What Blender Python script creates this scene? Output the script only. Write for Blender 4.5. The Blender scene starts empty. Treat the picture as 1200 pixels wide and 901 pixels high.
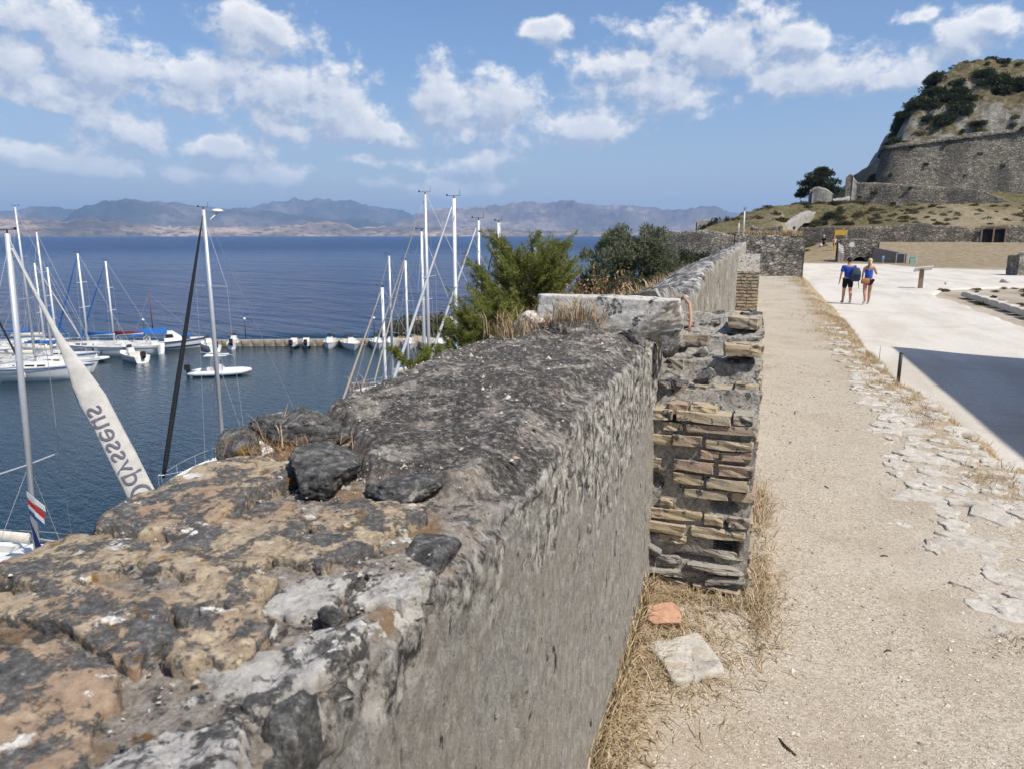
import bpy, math, random
import numpy as np
from mathutils import Vector, Matrix
R = math.radians
SC = bpy.context.scene
COL = SC.collection

# ------------------------------------------------------------------ camera
cam_d = bpy.data.cameras.new('camera')
cam_d.sensor_width = 36.0
cam_d.lens = 25.5
cam_d.clip_start = 0.05
cam_d.clip_end = 80000.0
cam = bpy.data.objects.new('camera', cam_d)
COL.objects.link(cam)
cam.location = (0, 0, 14.0)
cam.rotation_euler = (R(90 - 11.63), 0, R(18.48))
cam_d.dof.use_dof = True
cam_d.dof.focus_distance = 4.5
cam_d.dof.aperture_fstop = 11.0
SC.camera = cam

# ------------------------------------------------------------------ light, sky, exposure
SUN_DIR = Vector((1.0, -0.45, 0.0)).normalized()
SUN_EL = R(54)
SUN_VEC = Vector((SUN_DIR.x * math.cos(SUN_EL), SUN_DIR.y * math.cos(SUN_EL), math.sin(SUN_EL)))
sun_d = bpy.data.lights.new('sun', 'SUN')
sun_d.energy = 4.8
sun_d.angle = R(0.53)
sun_d.color = (1.0, 0.94, 0.85)
sun = bpy.data.objects.new('sun', sun_d)
COL.objects.link(sun)
sun.rotation_euler = (-SUN_VEC).to_track_quat('-Z', 'Y').to_euler()
sun.location = (30, -20, 60)

vs = SC.view_settings
vs.view_transform = 'Standard'
vs.look = 'None'
vs.gamma = 1.0
vs.use_curve_mapping = False
vs.exposure = 0.2
SC.cycles.use_denoising = True
SC.cycles.max_bounces = 6
SC.cycles.diffuse_bounces = 3
SC.cycles.volume_bounces = 1
SC.cycles.transparent_max_bounces = 8


# ------------------------------------------------------------------ node helpers
class NB:
    """small node-graph writer"""
    def __init__(s, tree):
        s.t = tree
        s.t.nodes.clear()

    def n(s, typ, ins=None, out=0, **attrs):
        nd = s.t.nodes.new('ShaderNode' + typ)
        for k, v in attrs.items():
            setattr(nd, k, v)
        for k, v in (ins or {}).items():
            s.put(nd.inputs[k], v)
        return nd if out is None else nd.outputs[out]

    def put(s, sock, v):
        if isinstance(v, bpy.types.NodeSocket):
            s.t.links.new(v, sock)
        else:
            if sock.type == 'RGBA' and len(v) == 3:
                v = (*v, 1.0)
            sock.default_value = v

    def m(s, op, a, b=0.0, c=None, clamp=False):
        nd = s.t.nodes.new('ShaderNodeMath')
        nd.operation = op
        nd.use_clamp = clamp
        s.put(nd.inputs[0], a)
        s.put(nd.inputs[1], b)
        if c is not None:
            s.put(nd.inputs[2], c)
        return nd.outputs[0]

    def v(s, op, a, b=(0, 0, 0)):
        nd = s.t.nodes.new('ShaderNodeVectorMath')
        nd.operation = op
        s.put(nd.inputs[0], a)
        if op not in ('LENGTH',):
            s.put(nd.inputs[1], b)
        return nd.outputs[1] if op in ('LENGTH', 'DOT_PRODUCT') else nd.outputs[0]

    def noise(s, vec, scale, detail=6.0, rough=0.6, dist=0.0, off=None, color=False):
        if off is not None:
            vec = s.v('ADD', vec, off)
        return s.n('TexNoise', {'Vector': vec, 'Scale': scale, 'Detail': detail, 'Roughness': rough, 'Distortion': dist}, 1 if color else 0)

    def ramp(s, fac, stops, interp='LINEAR'):
        nd = s.t.nodes.new('ShaderNodeValToRGB')
        cr = nd.color_ramp
        cr.interpolation = interp
        while len(cr.elements) < len(stops):
            cr.elements.new(0.5)
        for e, (p, c) in zip(cr.elements, stops):
            e.position = p
            e.color = (c, c, c, 1) if isinstance(c, (int, float)) else (*c, 1)
        s.put(nd.inputs[0], fac)
        return nd.outputs[0]

    def mask(s, fac, lo, hi):
        nd = s.t.nodes.new('ShaderNodeMapRange')
        nd.interpolation_type = 'SMOOTHSTEP'
        s.put(nd.inputs[0], fac)
        nd.inputs[1].default_value = lo
        nd.inputs[2].default_value = hi
        return nd.outputs[0]

    def mix(s, fac, a, b, mode='MIX'):
        nd = s.t.nodes.new('ShaderNodeMix')
        nd.data_type = 'RGBA'
        nd.blend_type = mode
        s.put(nd.inputs[0], fac)
        s.put(nd.inputs[6], a)
        s.put(nd.inputs[7], b)
        return nd.outputs[2]

    def bump(s, h, strength, dist, normal=None):
        ins = {'Height': h, 'Strength': strength, 'Distance': dist}
        if normal is not None:
            ins['Normal'] = normal
        return s.n('Bump', ins)

    def attr(s, name, out='Fac'):
        nd = s.t.nodes.new('ShaderNodeAttribute')
        nd.attribute_name = name
        return nd.outputs[out]

    def obj(s):
        return s.n('TexCoord', out=3)

    def pos(s):
        return s.n('NewGeometry', out=0)

    def rnd(s):
        return s.n('ObjectInfo', out='Random')

    def finish(s, color, rough=0.85, normal=None, spec=0.25, **extra):
        ins = {'Base Color': color, 'Roughness': rough, 'Specular IOR Level': spec}
        ins.update(extra)
        if normal is not None:
            ins['Normal'] = normal
        b = s.n('BsdfPrincipled', ins)
        s.n('OutputMaterial', {'Surface': b}, None)
        return b


MAT = {}


def material(name):
    def deco(fn):
        m = bpy.data.materials.new(name)
        m.use_nodes = True
        fn(NB(m.node_tree))
        MAT[name] = m
        return fn
    return deco


def scaled(b, vec, sc):
    return b.v('MULTIPLY', vec, sc)


# ------------------------------------------------------------------ world: clear sky with fair weather cumulus
world = bpy.data.worlds.new('World')
SC.world = world
world.use_nodes = True
world.cycles.sampling_method = 'MANUAL'
world.cycles.sample_map_resolution = 256
w = NB(world.node_tree)
sky = w.n('TexSky', {}, 0, sky_type='NISHITA', sun_disc=False, sun_elevation=SUN_EL,
          sun_rotation=math.atan2(SUN_DIR.x, SUN_DIR.y), altitude=0.0, air_density=1.15, dust_density=1.6, ozone_density=4.0)
wdir = w.n('TexCoord', out=0)
sep = w.n('SeparateXYZ', {0: wdir}, None)
az = w.m('ARCTAN2', sep.outputs[0], sep.outputs[1])
el = w.m('ARCSINE', sep.outputs[2])
ae = w.n('CombineXYZ', {0: az, 1: el, 2: 0.0})
# cumulus banks: azimuth, elevation, half width, half height in degrees
BANKS = [(-31.93, 9.35, 5.12, 2.75), (-29.87, 7.68, 7.36, 1.47), (-21.03, 9.02, 6.03, 2.65), (-13.36, 7.81, 5.71, 1.31),
         (-4.31, 12.66, 7.65, 2.71), (-8.41, 10.04, 6.75, 2.0), (-10.94, 11.82, 4.95, 1.41), (0.81, 13.12, 3.34, 1.05),
         (-47.77, 10.93, 6.23, 3.5), (-36.62, 13.47, 3.39, 2.1), (-41.25, 10.48, 6.97, 2.39), (-45.01, 6.48, 2.6, 1.5),
         (3.46, 10.81, 4.08, 1.61), (0.48, 9.93, 2.84, 1.1), (11.18, 11.87, 4.26, 2.07), (7.47, 9.97, 2.57, 1.15),
         (-15.66, 14.13, 1.8, 1.0), (-29.35, 5.43, 3.43, 0.9), (-21.39, 5.71, 3.23, 1.0), 
          (-38.85, 6.1, 3.0, 0.9), (12.87, 13.09, 2.73, 1.18), (-48.96, 12.73, 3.25, 1.93),
         (8.13, 13.43, 1.6, 0.55), (-24, 4.0, 5, 0.8), (-37, 4.4, 6, 1.0), (-48, 4.6, 6, 1.0), (-50.85, 8.14, 2.73, 1.01),
         # the same fair weather clouds go on round the rest of the sky
         (-72, 10, 9, 3.0), (-105, 11, 10, 3.2), (-145, 10, 10, 3.0), (168, 13, 10, 3.2), (125, 11, 10, 3.2), (82, 12, 10, 3.2), (42, 10, 9, 2.8), (25, 13, 5, 2.2),
         (-20, 24, 10, 3.0), (-75, 27, 10, 3.0), (60, 27, 10, 3.2), (150, 27, 10, 3.2)]


def cloud_noise(vec):
    f1 = w.n('TexNoise', {'Vector': w.v('MULTIPLY', vec, (1.0, 1.25, 1.0)), 'Scale': 20.0, 'Detail': 8.0, 'Roughness': 0.60, 'Distortion': 0.0})
    f2 = w.n('TexNoise', {'Vector': w.v('MULTIPLY', vec, (1.0, 1.5, 1.0)), 'Scale': 5.0, 'Detail': 2.0, 'Roughness': 0.5})
    return w.m('ADD', w.m('MULTIPLY', w.m('SUBTRACT', f1, 0.5), 3.3), w.m('MULTIPLY', w.m('SUBTRACT', f2, 0.5), 1.2))


def cloud_banks(vec):
    best = None
    wob = w.n('TexNoise', {'Vector': vec, 'Scale': 7.0, 'Detail': 2.0, 'Roughness': 0.55}, 1)
    vecw = w.v('ADD', vec, w.v('MULTIPLY', w.v('SUBTRACT', wob, (0.5, 0.5, 0.5)), (0.10, 0.06, 0.0)))
    for a, e, ra, re in BANKS:
        s_ = (1 / R(ra * 1.12), 1 / R(re * 1.12), 0)
        nd = w.n('VectorMath', {0: vecw, 1: s_, 2: (-R(a) * s_[0], -R(e) * s_[1], 0)}, 0, operation='MULTIPLY_ADD')
        q = w.v('LENGTH', nd)
        best = q if best is None else w.m('SMOOTH_MIN', best, q, 0.3)
    return w.m('MAXIMUM', w.m('SUBTRACT', 1.0, best), -1.0)


f0 = cloud_noise(ae)
f1_ = cloud_noise(w.v('ADD', ae, (0.008, 0.018, 0.0)))
OFF = (0.008, 0.018, 0.0)
d0 = w.m('ADD', w.m('MULTIPLY', cloud_banks(ae), 1.15), w.m('SUBTRACT', f0, 0.16))
d1 = w.m('ADD', w.m('MULTIPLY', cloud_banks(w.v('ADD', ae, OFF)), 1.15), w.m('SUBTRACT', f1_, 0.16))
lit = w.m('ADD', 0.36, w.m('MULTIPLY', w.m('SUBTRACT', d0, d1), 0.85), clamp=True)
thick = w.mask(d0, 0.25, 1.1)
alpha = w.mask(d0, -0.25, 0.50)
c_lit = w.mix(lit, (0.40, 0.46, 0.57), (0.98, 0.96, 0.92))
c_cloud = w.mix(w.m('MULTIPLY', thick, 0.55), c_lit, (0.52, 0.57, 0.66))
# low clouds drown in the haze
lowfade = w.mask(el, R(2.0), R(7.0))
alpha = w.m('MULTIPLY', alpha, w.m('ADD', 0.30, w.m('MULTIPLY', lowfade, 0.56)))
# thin veil
veil = w.n('TexNoise', {'Vector': w.v('MULTIPLY', ae, (1.0, 2.2, 1.0)), 'Scale': 2.6, 'Detail': 6.0, 'Roughness': 0.55})
veil = w.m('MULTIPLY', w.mask(veil, 0.5, 0.8), 0.16)
sky_c = w.v('MULTIPLY', sky, (0.100, 0.106, 0.119))
sky_c = w.mix(veil, sky_c, (0.40, 0.45, 0.55))
sky_c = w.mix(w.m('MULTIPLY', w.mask(w.m('ABSOLUTE', el), R(13.0), R(0.0)), 0.42), sky_c, (0.46, 0.53, 0.64))
final = w.mix(alpha, sky_c, c_cloud)
bg = w.n('Background', {'Color': final, 'Strength': 1.0})
w.n('OutputWorld', {'Surface': bg}, None)

# ------------------------------------------------------------------ numpy noise
_rs = np.random.RandomState(7)
_perm = np.concatenate([_rs.permutation(256)] * 3).astype(np.int32)
_g = _rs.normal(size=(256, 3))
_g /= np.linalg.norm(_g, axis=1)[:, None]


def perlin(P, seed=0):
    P = np.asarray(P, float) + seed * 17.31
    i = np.floor(P).astype(np.int64)
    f = P - i
    u = f * f * f * (f * (f * 6 - 15) + 10)
    i &= 255
    out = 0
    for dx in (0, 1):
        wx = u[:, 0] if dx else 1 - u[:, 0]
        a = _perm[(i[:, 0] + dx) & 255]
        for dy in (0, 1):
            wy = u[:, 1] if dy else 1 - u[:, 1]
            b_ = _perm[a + ((i[:, 1] + dy) & 255)]
            for dz in (0, 1):
                wz = u[:, 2] if dz else 1 - u[:, 2]
                g = _g[_perm[b_ + ((i[:, 2] + dz) & 255)]]
                out = out + wx * wy * wz * (g[:, 0] * (f[:, 0] - dx) + g[:, 1] * (f[:, 1] - dy) + g[:, 2] * (f[:, 2] - dz))
    return out


def fbm(P, sc=1.0, octs=5, gain=0.5, seed=0, ridged=False):
    P = np.asarray(P, float) * sc
    out = np.zeros(len(P))
    a = 1.0
    for k in range(octs):
        v_ = perlin(P, seed + k * 3)
        out += a * ((0.35 - np.abs(v_)) * 1.6 if ridged else v_)
        P = P * 2.03
        a *= gain
    return out


def sstep(x, a, b_):
    t = np.clip((np.asarray(x, float) - a) / (b_ - a), 0, 1)
    return t * t * (3 - 2 * t)


# ------------------------------------------------------------------ mesh helpers
def link(o, parent=None):
    COL.objects.link(o)
    if parent is not None:
        o.parent = parent
    return o


def raw_mesh(name, V, F, mat=None, smooth=True, attrs=None):
    """F: (n,4) or (n,3) integer array, or list of polygons"""
    me = bpy.data.meshes.new(name)
    V = np.asarray(V, np.float32)
    if isinstance(F, np.ndarray):
        k = F.shape[1]
        me.vertices.add(len(V))
        me.vertices.foreach_set('co', V.ravel())
        me.loops.add(F.size)
        me.loops.foreach_set('vertex_index', F.astype(np.int32).ravel())
        me.polygons.add(len(F))
        me.polygons.foreach_set('loop_start', np.arange(0, F.size, k, dtype=np.int32))
        me.polygons.foreach_set('loop_total', np.full(len(F), k, np.int32))
        me.update(calc_edges=True)
    else:
        me.from_pydata([tuple(map(float, q)) for q in V], [], F)
    me.polygons.foreach_set('use_smooth', np.full(len(me.polygons), bool(smooth)))
    for an, av in (attrs or {}).items():
        at_ = me.attributes.new(an, 'FLOAT', 'POINT')
        at_.data.foreach_set('value', np.asarray(av, np.float32))
    if mat:
        me.materials.append(MAT[mat])
    me.validate()
    return me


def obj(name, me, parent=None, loc=None, rz=0.0, scale=None):
    o = bpy.data.objects.new(name, me)
    link(o, parent)
    if loc is not None:
        o.location = loc
    if rz:
        o.rotation_euler = (0, 0, rz)
    if scale is not None:
        o.scale = scale if hasattr(scale, '__len__') else (scale,) * 3
    return o


def empty(name, loc=(0, 0, 0), rz=0.0, parent=None):
    o = bpy.data.objects.new(name, None)
    o.empty_display_size = 0.3
    link(o, parent)
    o.location = loc
    o.rotation_euler = (0, 0, rz)
    return o


def tag(o, label, cat, group=None):
    o['label'] = label
    o['category'] = cat
    if group:
        o['group'] = group
    return o


def structure(o):
    o['kind'] = 'structure'
    return o


def copy_tree(o, parent=None):
    c = o.copy()
    COL.objects.link(c)
    c.parent = parent
    for ch in list(o.children):
        copy_tree(ch, c)
    return c


def grid_faces(nu, nv, close_u=False):
    iu = np.arange(nu if close_u else nu - 1)
    iv = np.arange(nv - 1)
    a, b_ = np.meshgrid(iu, iv, indexing='ij')
    a2 = (a + 1) % nu
    F = np.stack([a * nv + b_, a2 * nv + b_, a2 * nv + b_ + 1, a * nv + b_ + 1], -1).reshape(-1, 4)
    return F


class MB:
    """collects simple solids into one mesh"""
    def __init__(s):
        s.V, s.F = [], []

    def add(s, V, F):
        o = len(s.V)
        s.V += [tuple(q) for q in V]
        s.F += [tuple(i + o for i in f) for f in F]
        return s

    def box(s, c, d, rz=0.0, taper=1.0, M=None):
        V = []
        for z in (-1, 1):
            t = taper if z > 0 else 1.0
            for x, y in ((-1, -1), (1, -1), (1, 1), (-1, 1)):
                V.append(Vector((x * d[0] / 2 * t, y * d[1] / 2 * t, z * d[2] / 2)))
        m = Matrix.Translation(c) @ Matrix.Rotation(rz, 4, 'Z')
        if M is not None:
            m = Matrix.Translation(c) @ M
        return s.add([m @ q for q in V], [(0, 3, 2, 1), (4, 5, 6, 7), (0, 1, 5, 4), (1, 2, 6, 5), (2, 3, 7, 6), (3, 0, 4, 7)])

    def tube(s, pts, r, n=6, cap=True):
        pts = [Vector(q) for q in pts]
        rs = r if hasattr(r, '__len__') else [r] * len(pts)
        V, F = [], []
        up = Vector((0, 0, 1))
        for i, q in enumerate(pts):
            t = (pts[min(i + 1, len(pts) - 1)] - pts[max(i - 1, 0)]).normalized()
            a = t.cross(up)
            if a.length < 1e-3:
                a = t.cross(Vector((0, 1, 0)))
            a.normalize()
            b_ = t.cross(a).normalized()
            rr = rs[i] if hasattr(rs[i], '__len__') else (rs[i], rs[i])
            for k in range(n):
                an = 2 * math.pi * k / n
                V.append(q + a * math.cos(an) * rr[0] + b_ * math.sin(an) * rr[1])
        for i in range(len(pts) - 1):
            for k in range(n):
                F.append((i * n + k, i * n + (k + 1) % n, (i + 1) * n + (k + 1) % n, (i + 1) * n + k))
        if cap:
            F.append(tuple(range(n - 1, -1, -1)))
            F.append(tuple((len(pts) - 1) * n + k for k in range(n)))
        return s.add(V, F)

    def loft(s, rings, close=True, caps=True):
        """rings of equal length"""
        n = len(rings[0])
        V = [q for r_ in rings for q in r_]
        F = []
        for i in range(len(rings) - 1):
            for k in range(n if close else n - 1):
                F.append((i * n + k, i * n + (k + 1) % n, (i + 1) * n + (k + 1) % n, (i + 1) * n + k))
        if caps:
            F.append(tuple(range(n - 1, -1, -1)))
            F.append(tuple((len(rings) - 1) * n + k for k in range(n)))
        return s.add(V, F)

    def ball(s, c, r, nu=10, nv=6):
        rr = r if hasattr(r, '__len__') else (r, r, r)
        rings = []
        for j in range(nv + 1):
            t = math.pi * (j / nv) * 0.98 + 0.01 * math.pi
            rings.append([(c[0] + rr[0] * math.sin(t) * math.cos(2 * math.pi * k / nu), c[1] + rr[1] * math.sin(t) * math.sin(2 * math.pi * k / nu),
                           c[2] - rr[2] * math.cos(t)) for k in range(nu)])
        return s.loft(rings)

    def mesh(s, name, mat=None, smooth=False):
        return raw_mesh(name, np.array([tuple(q) for q in s.V]), list(s.F), mat, smooth)

    def build(s, name, mat, parent=None, smooth=False, **kw):
        return obj(name, s.mesh(name, mat, smooth), parent, **kw)


def slab_mesh(name, poly, ztop, thick, mat, seed, nseg=56, rough=0.006, tilt=(0, 0), chip=0.012, nr=12, wear=0.25):
    """a stone cut from an outline: uneven top, broken edge, own thickness"""
    poly = np.array(poly, float)
    c = poly.mean(0)
    P2 = np.vstack([poly, poly[:1]])
    seg = np.linalg.norm(np.diff(P2, axis=0), axis=1)
    cum = np.concatenate([[0], np.cumsum(seg)])
    t = np.linspace(0, cum[-1], nseg, endpoint=False)
    B = np.stack([np.interp(t, cum, P2[:, 0]), np.interp(t, cum, P2[:, 1])], 1)
    size = cum[-1] / 6
    B = 0.5 * B + 0.25 * np.roll(B, 1, 0) + 0.25 * np.roll(B, -1, 0)
    n1 = fbm(np.c_[B * (1.2 / size) , np.full(nseg, seed * 3.7)], 1.0, 4, 0.6, seed)
    d = B - c
    B = c + d * (1 + (n1 * chip * 6 / size).clip(-0.25, 0.25))[:, None]
    fr = np.concatenate([np.linspace(0.02, 0.9, nr), [0.95, 0.985, 1.0]])
    V = []
    for r_ in fr:
        p = c + (B - c) * r_
        q_ = fbm(np.c_[p * (1.6 / size), np.full(nseg, seed)], 1, 4, 0.55, seed + 1) * 3.2
        fl = np.floor(q_)
        q_ = (fl + sstep(q_ - fl, 0.35, 0.65)) / 3.2
        z = ztop + (p - c) @ np.array(tilt) + q_ * rough * 1.1
        z += fbm(np.c_[p * 60, np.full(nseg, seed)], 1, 3, 0.6, seed + 2) * rough * 0.16
        z -= wear * thick * max(0, (r_ - 0.9) / 0.1) ** 2
        V.append(np.c_[p, z])
    topz = V[-1][:, 2]
    for k, (g, dz) in enumerate(((1.02, 0.45), (1.01, 0.8), (1.03, 1.25))):
        p = c + (B - c) * g
        p = p + np.c_[fbm(np.c_[p * 30, np.full(nseg, k)], 1, 2, 0.5, seed + 4), fbm(np.c_[p * 30, np.full(nseg, k + 5)], 1, 2, 0.5, seed + 5)] * thick * 0.35
        V.append(np.c_[p, topz - thick * dz + fbm(np.c_[p * 20, np.full(nseg, k)], 1, 2, 0.5, seed + 6) * thick * 0.15])
    n = len(V)
    V = np.vstack(V)
    F = []
    for i in range(n - 1):
        for k in range(nseg):
            F.append((i * nseg + k, i * nseg + (k + 1) % nseg, (i + 1) * nseg + (k + 1) % nseg, (i + 1) * nseg + k))
    F.append(tuple(range(nseg - 1, -1, -1)))
    # origin at the stone
    V[:, :2] -= c
    V[:, 2] -= ztop
    F = [tuple(reversed(f)) for f in F]
    return raw_mesh(name, V, F, mat, True), (c[0], c[1], ztop)


def rock_mesh(name, mat, seed, n=3, amp=0.3, flat=0.0, size=1.0, squash=(1, 1, 1), freq=1.3, fine=0.3, cuts=5, smooth=True):
    """angular boulder: cube sphere pushed by noise, some faces planed off"""
    rs = np.random.RandomState(seed)
    k = 4 * n
    V, F = [], []
    lin = np.linspace(-1, 1, k + 1)
    idx = {}
    for ax in range(3):
        for sg in (-1, 1):
            g = np.zeros((k + 1, k + 1), int)
            for i, a in enumerate(lin):
                for j, b_ in enumerate(lin):
                    q = [0, 0, 0]
                    q[ax] = sg
                    q[(ax + 1) % 3] = a
                    q[(ax + 2) % 3] = b_
                    key = tuple(round(x, 5) for x in q)
                    if key not in idx:
                        idx[key] = len(V)
                        V.append(q)
                    g[i, j] = idx[key]
            for i in range(k):
                for j in range(k):
                    f = (g[i, j], g[i + 1, j], g[i + 1, j + 1], g[i, j + 1])
                    F.append(f if sg > 0 else f[::-1])
    V = np.array(V, float)
    U = V / np.linalg.norm(V, axis=1)[:, None]
    V = U * (1 - flat) + V * flat * 0.85
    for q in range(cuts):
        d = rs.normal(size=3)
        d /= np.linalg.norm(d)
        s_ = V @ d
        lim = rs.uniform(0.55, 0.88)
        V -= np.clip(s_ - lim, 0, None)[:, None] * d * 0.95
    V += U * (fbm(V, freq, 4, 0.5, seed) * amp)[:, None]
    V += U * (fbm(V, freq * 6, 3, 0.6, seed + 9) * amp * fine)[:, None]
    V *= np.array(squash) * size
    return raw_mesh(name, V, np.array(F), mat, smooth)

# ------------------------------------------------------------------ materials
def lichen_layers(b, vec, base, black=0.54, white=0.62, ochre=0.64, k=1.0):
    """crusts with an outline of their own: grey-black, chalk white, ochre"""
    nb = b.noise(vec, 13.0 * k, 10, 0.66, 0.4)
    nb2 = b.noise(vec, 70.0 * k, 6, 0.7, off=(3, 1, 7))
    mb = b.mask(b.m('ADD', b.m('MULTIPLY', nb, 0.68), b.m('MULTIPLY', nb2, 0.32)), black - 0.02, black + 0.03)
    blk = b.ramp(b.noise(vec, 90 * k, 6, 0.7), [(0.3, (0.035, 0.034, 0.034)), (0.5, (0.09, 0.087, 0.083)), (0.62, (0.17, 0.163, 0.152)), (0.72, (0.33, 0.31, 0.285))])
    c = b.mix(b.mask(b.noise(vec, 10.0 * k, 8, 0.65, 0.3, off=(11, 4, 2)), ochre, ochre + 0.05), base, (0.20, 0.115, 0.045))
    c = b.mix(mb, c, blk)
    mw = b.mask(b.noise(vec, 15.0 * k, 9, 0.68, 0.3, off=(5, 9, 1)), white, white + 0.04)
    c = b.mix(mw, c, b.ramp(nb2, [(0.3, (0.42, 0.40, 0.36)), (0.6, (0.70, 0.68, 0.63))]))
    return c, mb, mw


@material('wall_masonry')
def _(b):
    p = b.obj()
    top, mnd, wht = b.attr('top'), b.attr('mound'), b.attr('white')
    mort = b.ramp(b.noise(p, 75, 10, 0.72), [(0.28, (0.10, 0.085, 0.068)), (0.45, (0.27, 0.235, 0.195)), (0.58, (0.40, 0.36, 0.31)), (0.72, (0.60, 0.57, 0.51))])
    mort = b.mix(b.mask(b.noise(p, 8, 6, 0.6), 0.5, 0.62), mort, (0.26, 0.175, 0.105))
    mort, mb, mw = lichen_layers(b, p, mort, 0.535, 0.60, 0.62)
    sp = b.noise(p, 62, 10, 0.80, 0.2, off=(2, 2, 2))
    dark = b.ramp(sp, [(0.34, (0.026, 0.025, 0.023)), (0.48, (0.066, 0.061, 0.056)), (0.55, (0.14, 0.13, 0.117)), (0.63, (0.40, 0.375, 0.335))])
    dark = b.mix(b.mask(b.noise(p, 9.5, 8, 0.66, 0.3, off=(8, 8, 1)), 0.50, 0.62), dark, b.ramp(sp, [(0.4, (0.13, 0.115, 0.10)), (0.5, (0.27, 0.245, 0.21)), (0.6, (0.46, 0.43, 0.385))]))
    dark = b.mix(b.mask(b.noise(p, 9, 7, 0.65, off=(4, 1, 6)), 0.66, 0.70), dark, (0.22, 0.12, 0.04))
    ctop = b.mix(mnd, mort, dark)
    # render on the face, drawn out downwards
    ps = scaled(b, p, (1.0, 1.0, 0.58))
    s1 = b.noise(ps, 42, 10, 0.70, 0.3)
    s2 = b.noise(scaled(b, p, (1, 1, 0.7)), 230, 8, 0.78, off=(4, 4, 4))
    s3 = b.noise(p, 3.2, 6, 0.6)
    face = b.ramp(b.m('ADD', b.m('MULTIPLY', s1, 0.45), b.m('MULTIPLY', s2, 0.55)), [(0.36, (0.085, 0.08, 0.072)), (0.44, (0.25, 0.24, 0.22)), (0.53, (0.385, 0.37, 0.34)), (0.64, (0.64, 0.615, 0.565))])
    face = b.mix(b.mask(s3, 0.42, 0.66), face, b.mix(0.3, face, (0.38, 0.33, 0.25)))
    face = b.mix(b.mask(b.noise(ps, 13, 8, 0.7, 0.5, off=(1, 6, 2)), 0.62, 0.655), face, (0.055, 0.052, 0.05))
    wb = b.ramp(b.noise(scaled(b, p, (1, 1, 0.72)), 34, 10, 0.78, 0.3, off=(7, 7, 3)), [(0.42, (0.06, 0.058, 0.055)), (0.49, (0.30, 0.285, 0.26)), (0.58, (0.66, 0.63, 0.57))])
    face = b.mix(wht, face, wb)
    fl = b.noise(scaled(b, p, (1, 1, 0.6)), 34, 9, 0.72, 0.3, off=(9, 3, 5))
    face = b.mix(b.mask(fl, 0.66, 0.69), face, (0.05, 0.047, 0.043))
    c = b.mix(top, face, ctop)
    h = b.m('ADD', b.m('MULTIPLY', s1, 0.7), b.m('MULTIPLY', s2, 0.9))
    h2 = b.m('ADD', b.m('MULTIPLY', sp, 0.8), b.m('MULTIPLY', b.noise(p, 170, 8, 0.75), 0.5))
    hh = b.mix(top, h, h2)
    b.finish(c, 0.93, b.bump(hh, 0.9, 0.012), 0.15)


@material('sandstone')
def _(b):
    p = b.pos()
    base = b.ramp(b.noise(p, 48, 10, 0.76), [(0.3, (0.13, 0.10, 0.07)), (0.46, (0.29, 0.23, 0.16)), (0.58, (0.41, 0.335, 0.235)), (0.72, (0.54, 0.46, 0.35))])
    base = b.mix(b.mask(b.noise(p, 5.5, 4, 0.5, off=(9, 2, 1)), 0.46, 0.62), base, b.mix(0.5, base, (0.27, 0.17, 0.115)))
    c, mb, mw = lichen_layers(b, p, base, 0.505, 0.60, 0.58)
    grit = b.noise(p, 320, 4, 0.75)
    c = b.mix(b.mask(grit, 0.60, 0.70), c, b.mix(0.6, c, (0.05, 0.045, 0.04)))
    h = b.m('ADD', b.noise(p, 60, 9, 0.7), b.m('MULTIPLY', mb, 0.35))
    b.finish(c, 0.92, b.bump(h, 0.8, 0.006), 0.15)


def limestone(name, g, black):
    @material(name)
    def _(b):
        p = b.pos()
        base = b.ramp(b.noise(p, 30, 10, 0.74), [(0.3, (0.20 * g, 0.19 * g, 0.17 * g)), (0.44, (0.42 * g, 0.40 * g, 0.36 * g)), (0.58, (0.58 * g, 0.555 * g, 0.51 * g)), (0.72, (0.70 * g, 0.67 * g, 0.62 * g))])
        c, mb, mw = lichen_layers(b, p, base, black, 0.60, 0.68)
        h = b.m('ADD', b.noise(p, 60, 9, 0.75), b.m('MULTIPLY', mb, 0.3))
        b.finish(c, 0.9, b.bump(h, 0.9, 0.008), 0.15)


limestone('limestone_white', 0.88, 0.535)
limestone('limestone_coping', 1.08, 0.565)


@material('black_rock_and_shade')
def _(b):
    p = b.pos()
    base = b.ramp(b.noise(p, 50, 10, 0.74), [(0.32, (0.035, 0.035, 0.036)), (0.48, (0.09, 0.088, 0.085)), (0.58, (0.19, 0.185, 0.175)), (0.68, (0.42, 0.40, 0.37))])
    c = b.mix(b.mask(b.noise(p, 9, 8, 0.66, 0.3, off=(3, 3, 3)), 0.61, 0.67), base, (0.42, 0.39, 0.34))
    c = b.mix(b.mask(b.noise(p, 11, 8, 0.66, off=(1, 5, 3)), 0.64, 0.68), c, (0.20, 0.125, 0.04))
    b.finish(c, 0.95, b.bump(b.noise(p, 95, 9, 0.75), 0.9, 0.01), 0.12)


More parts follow.
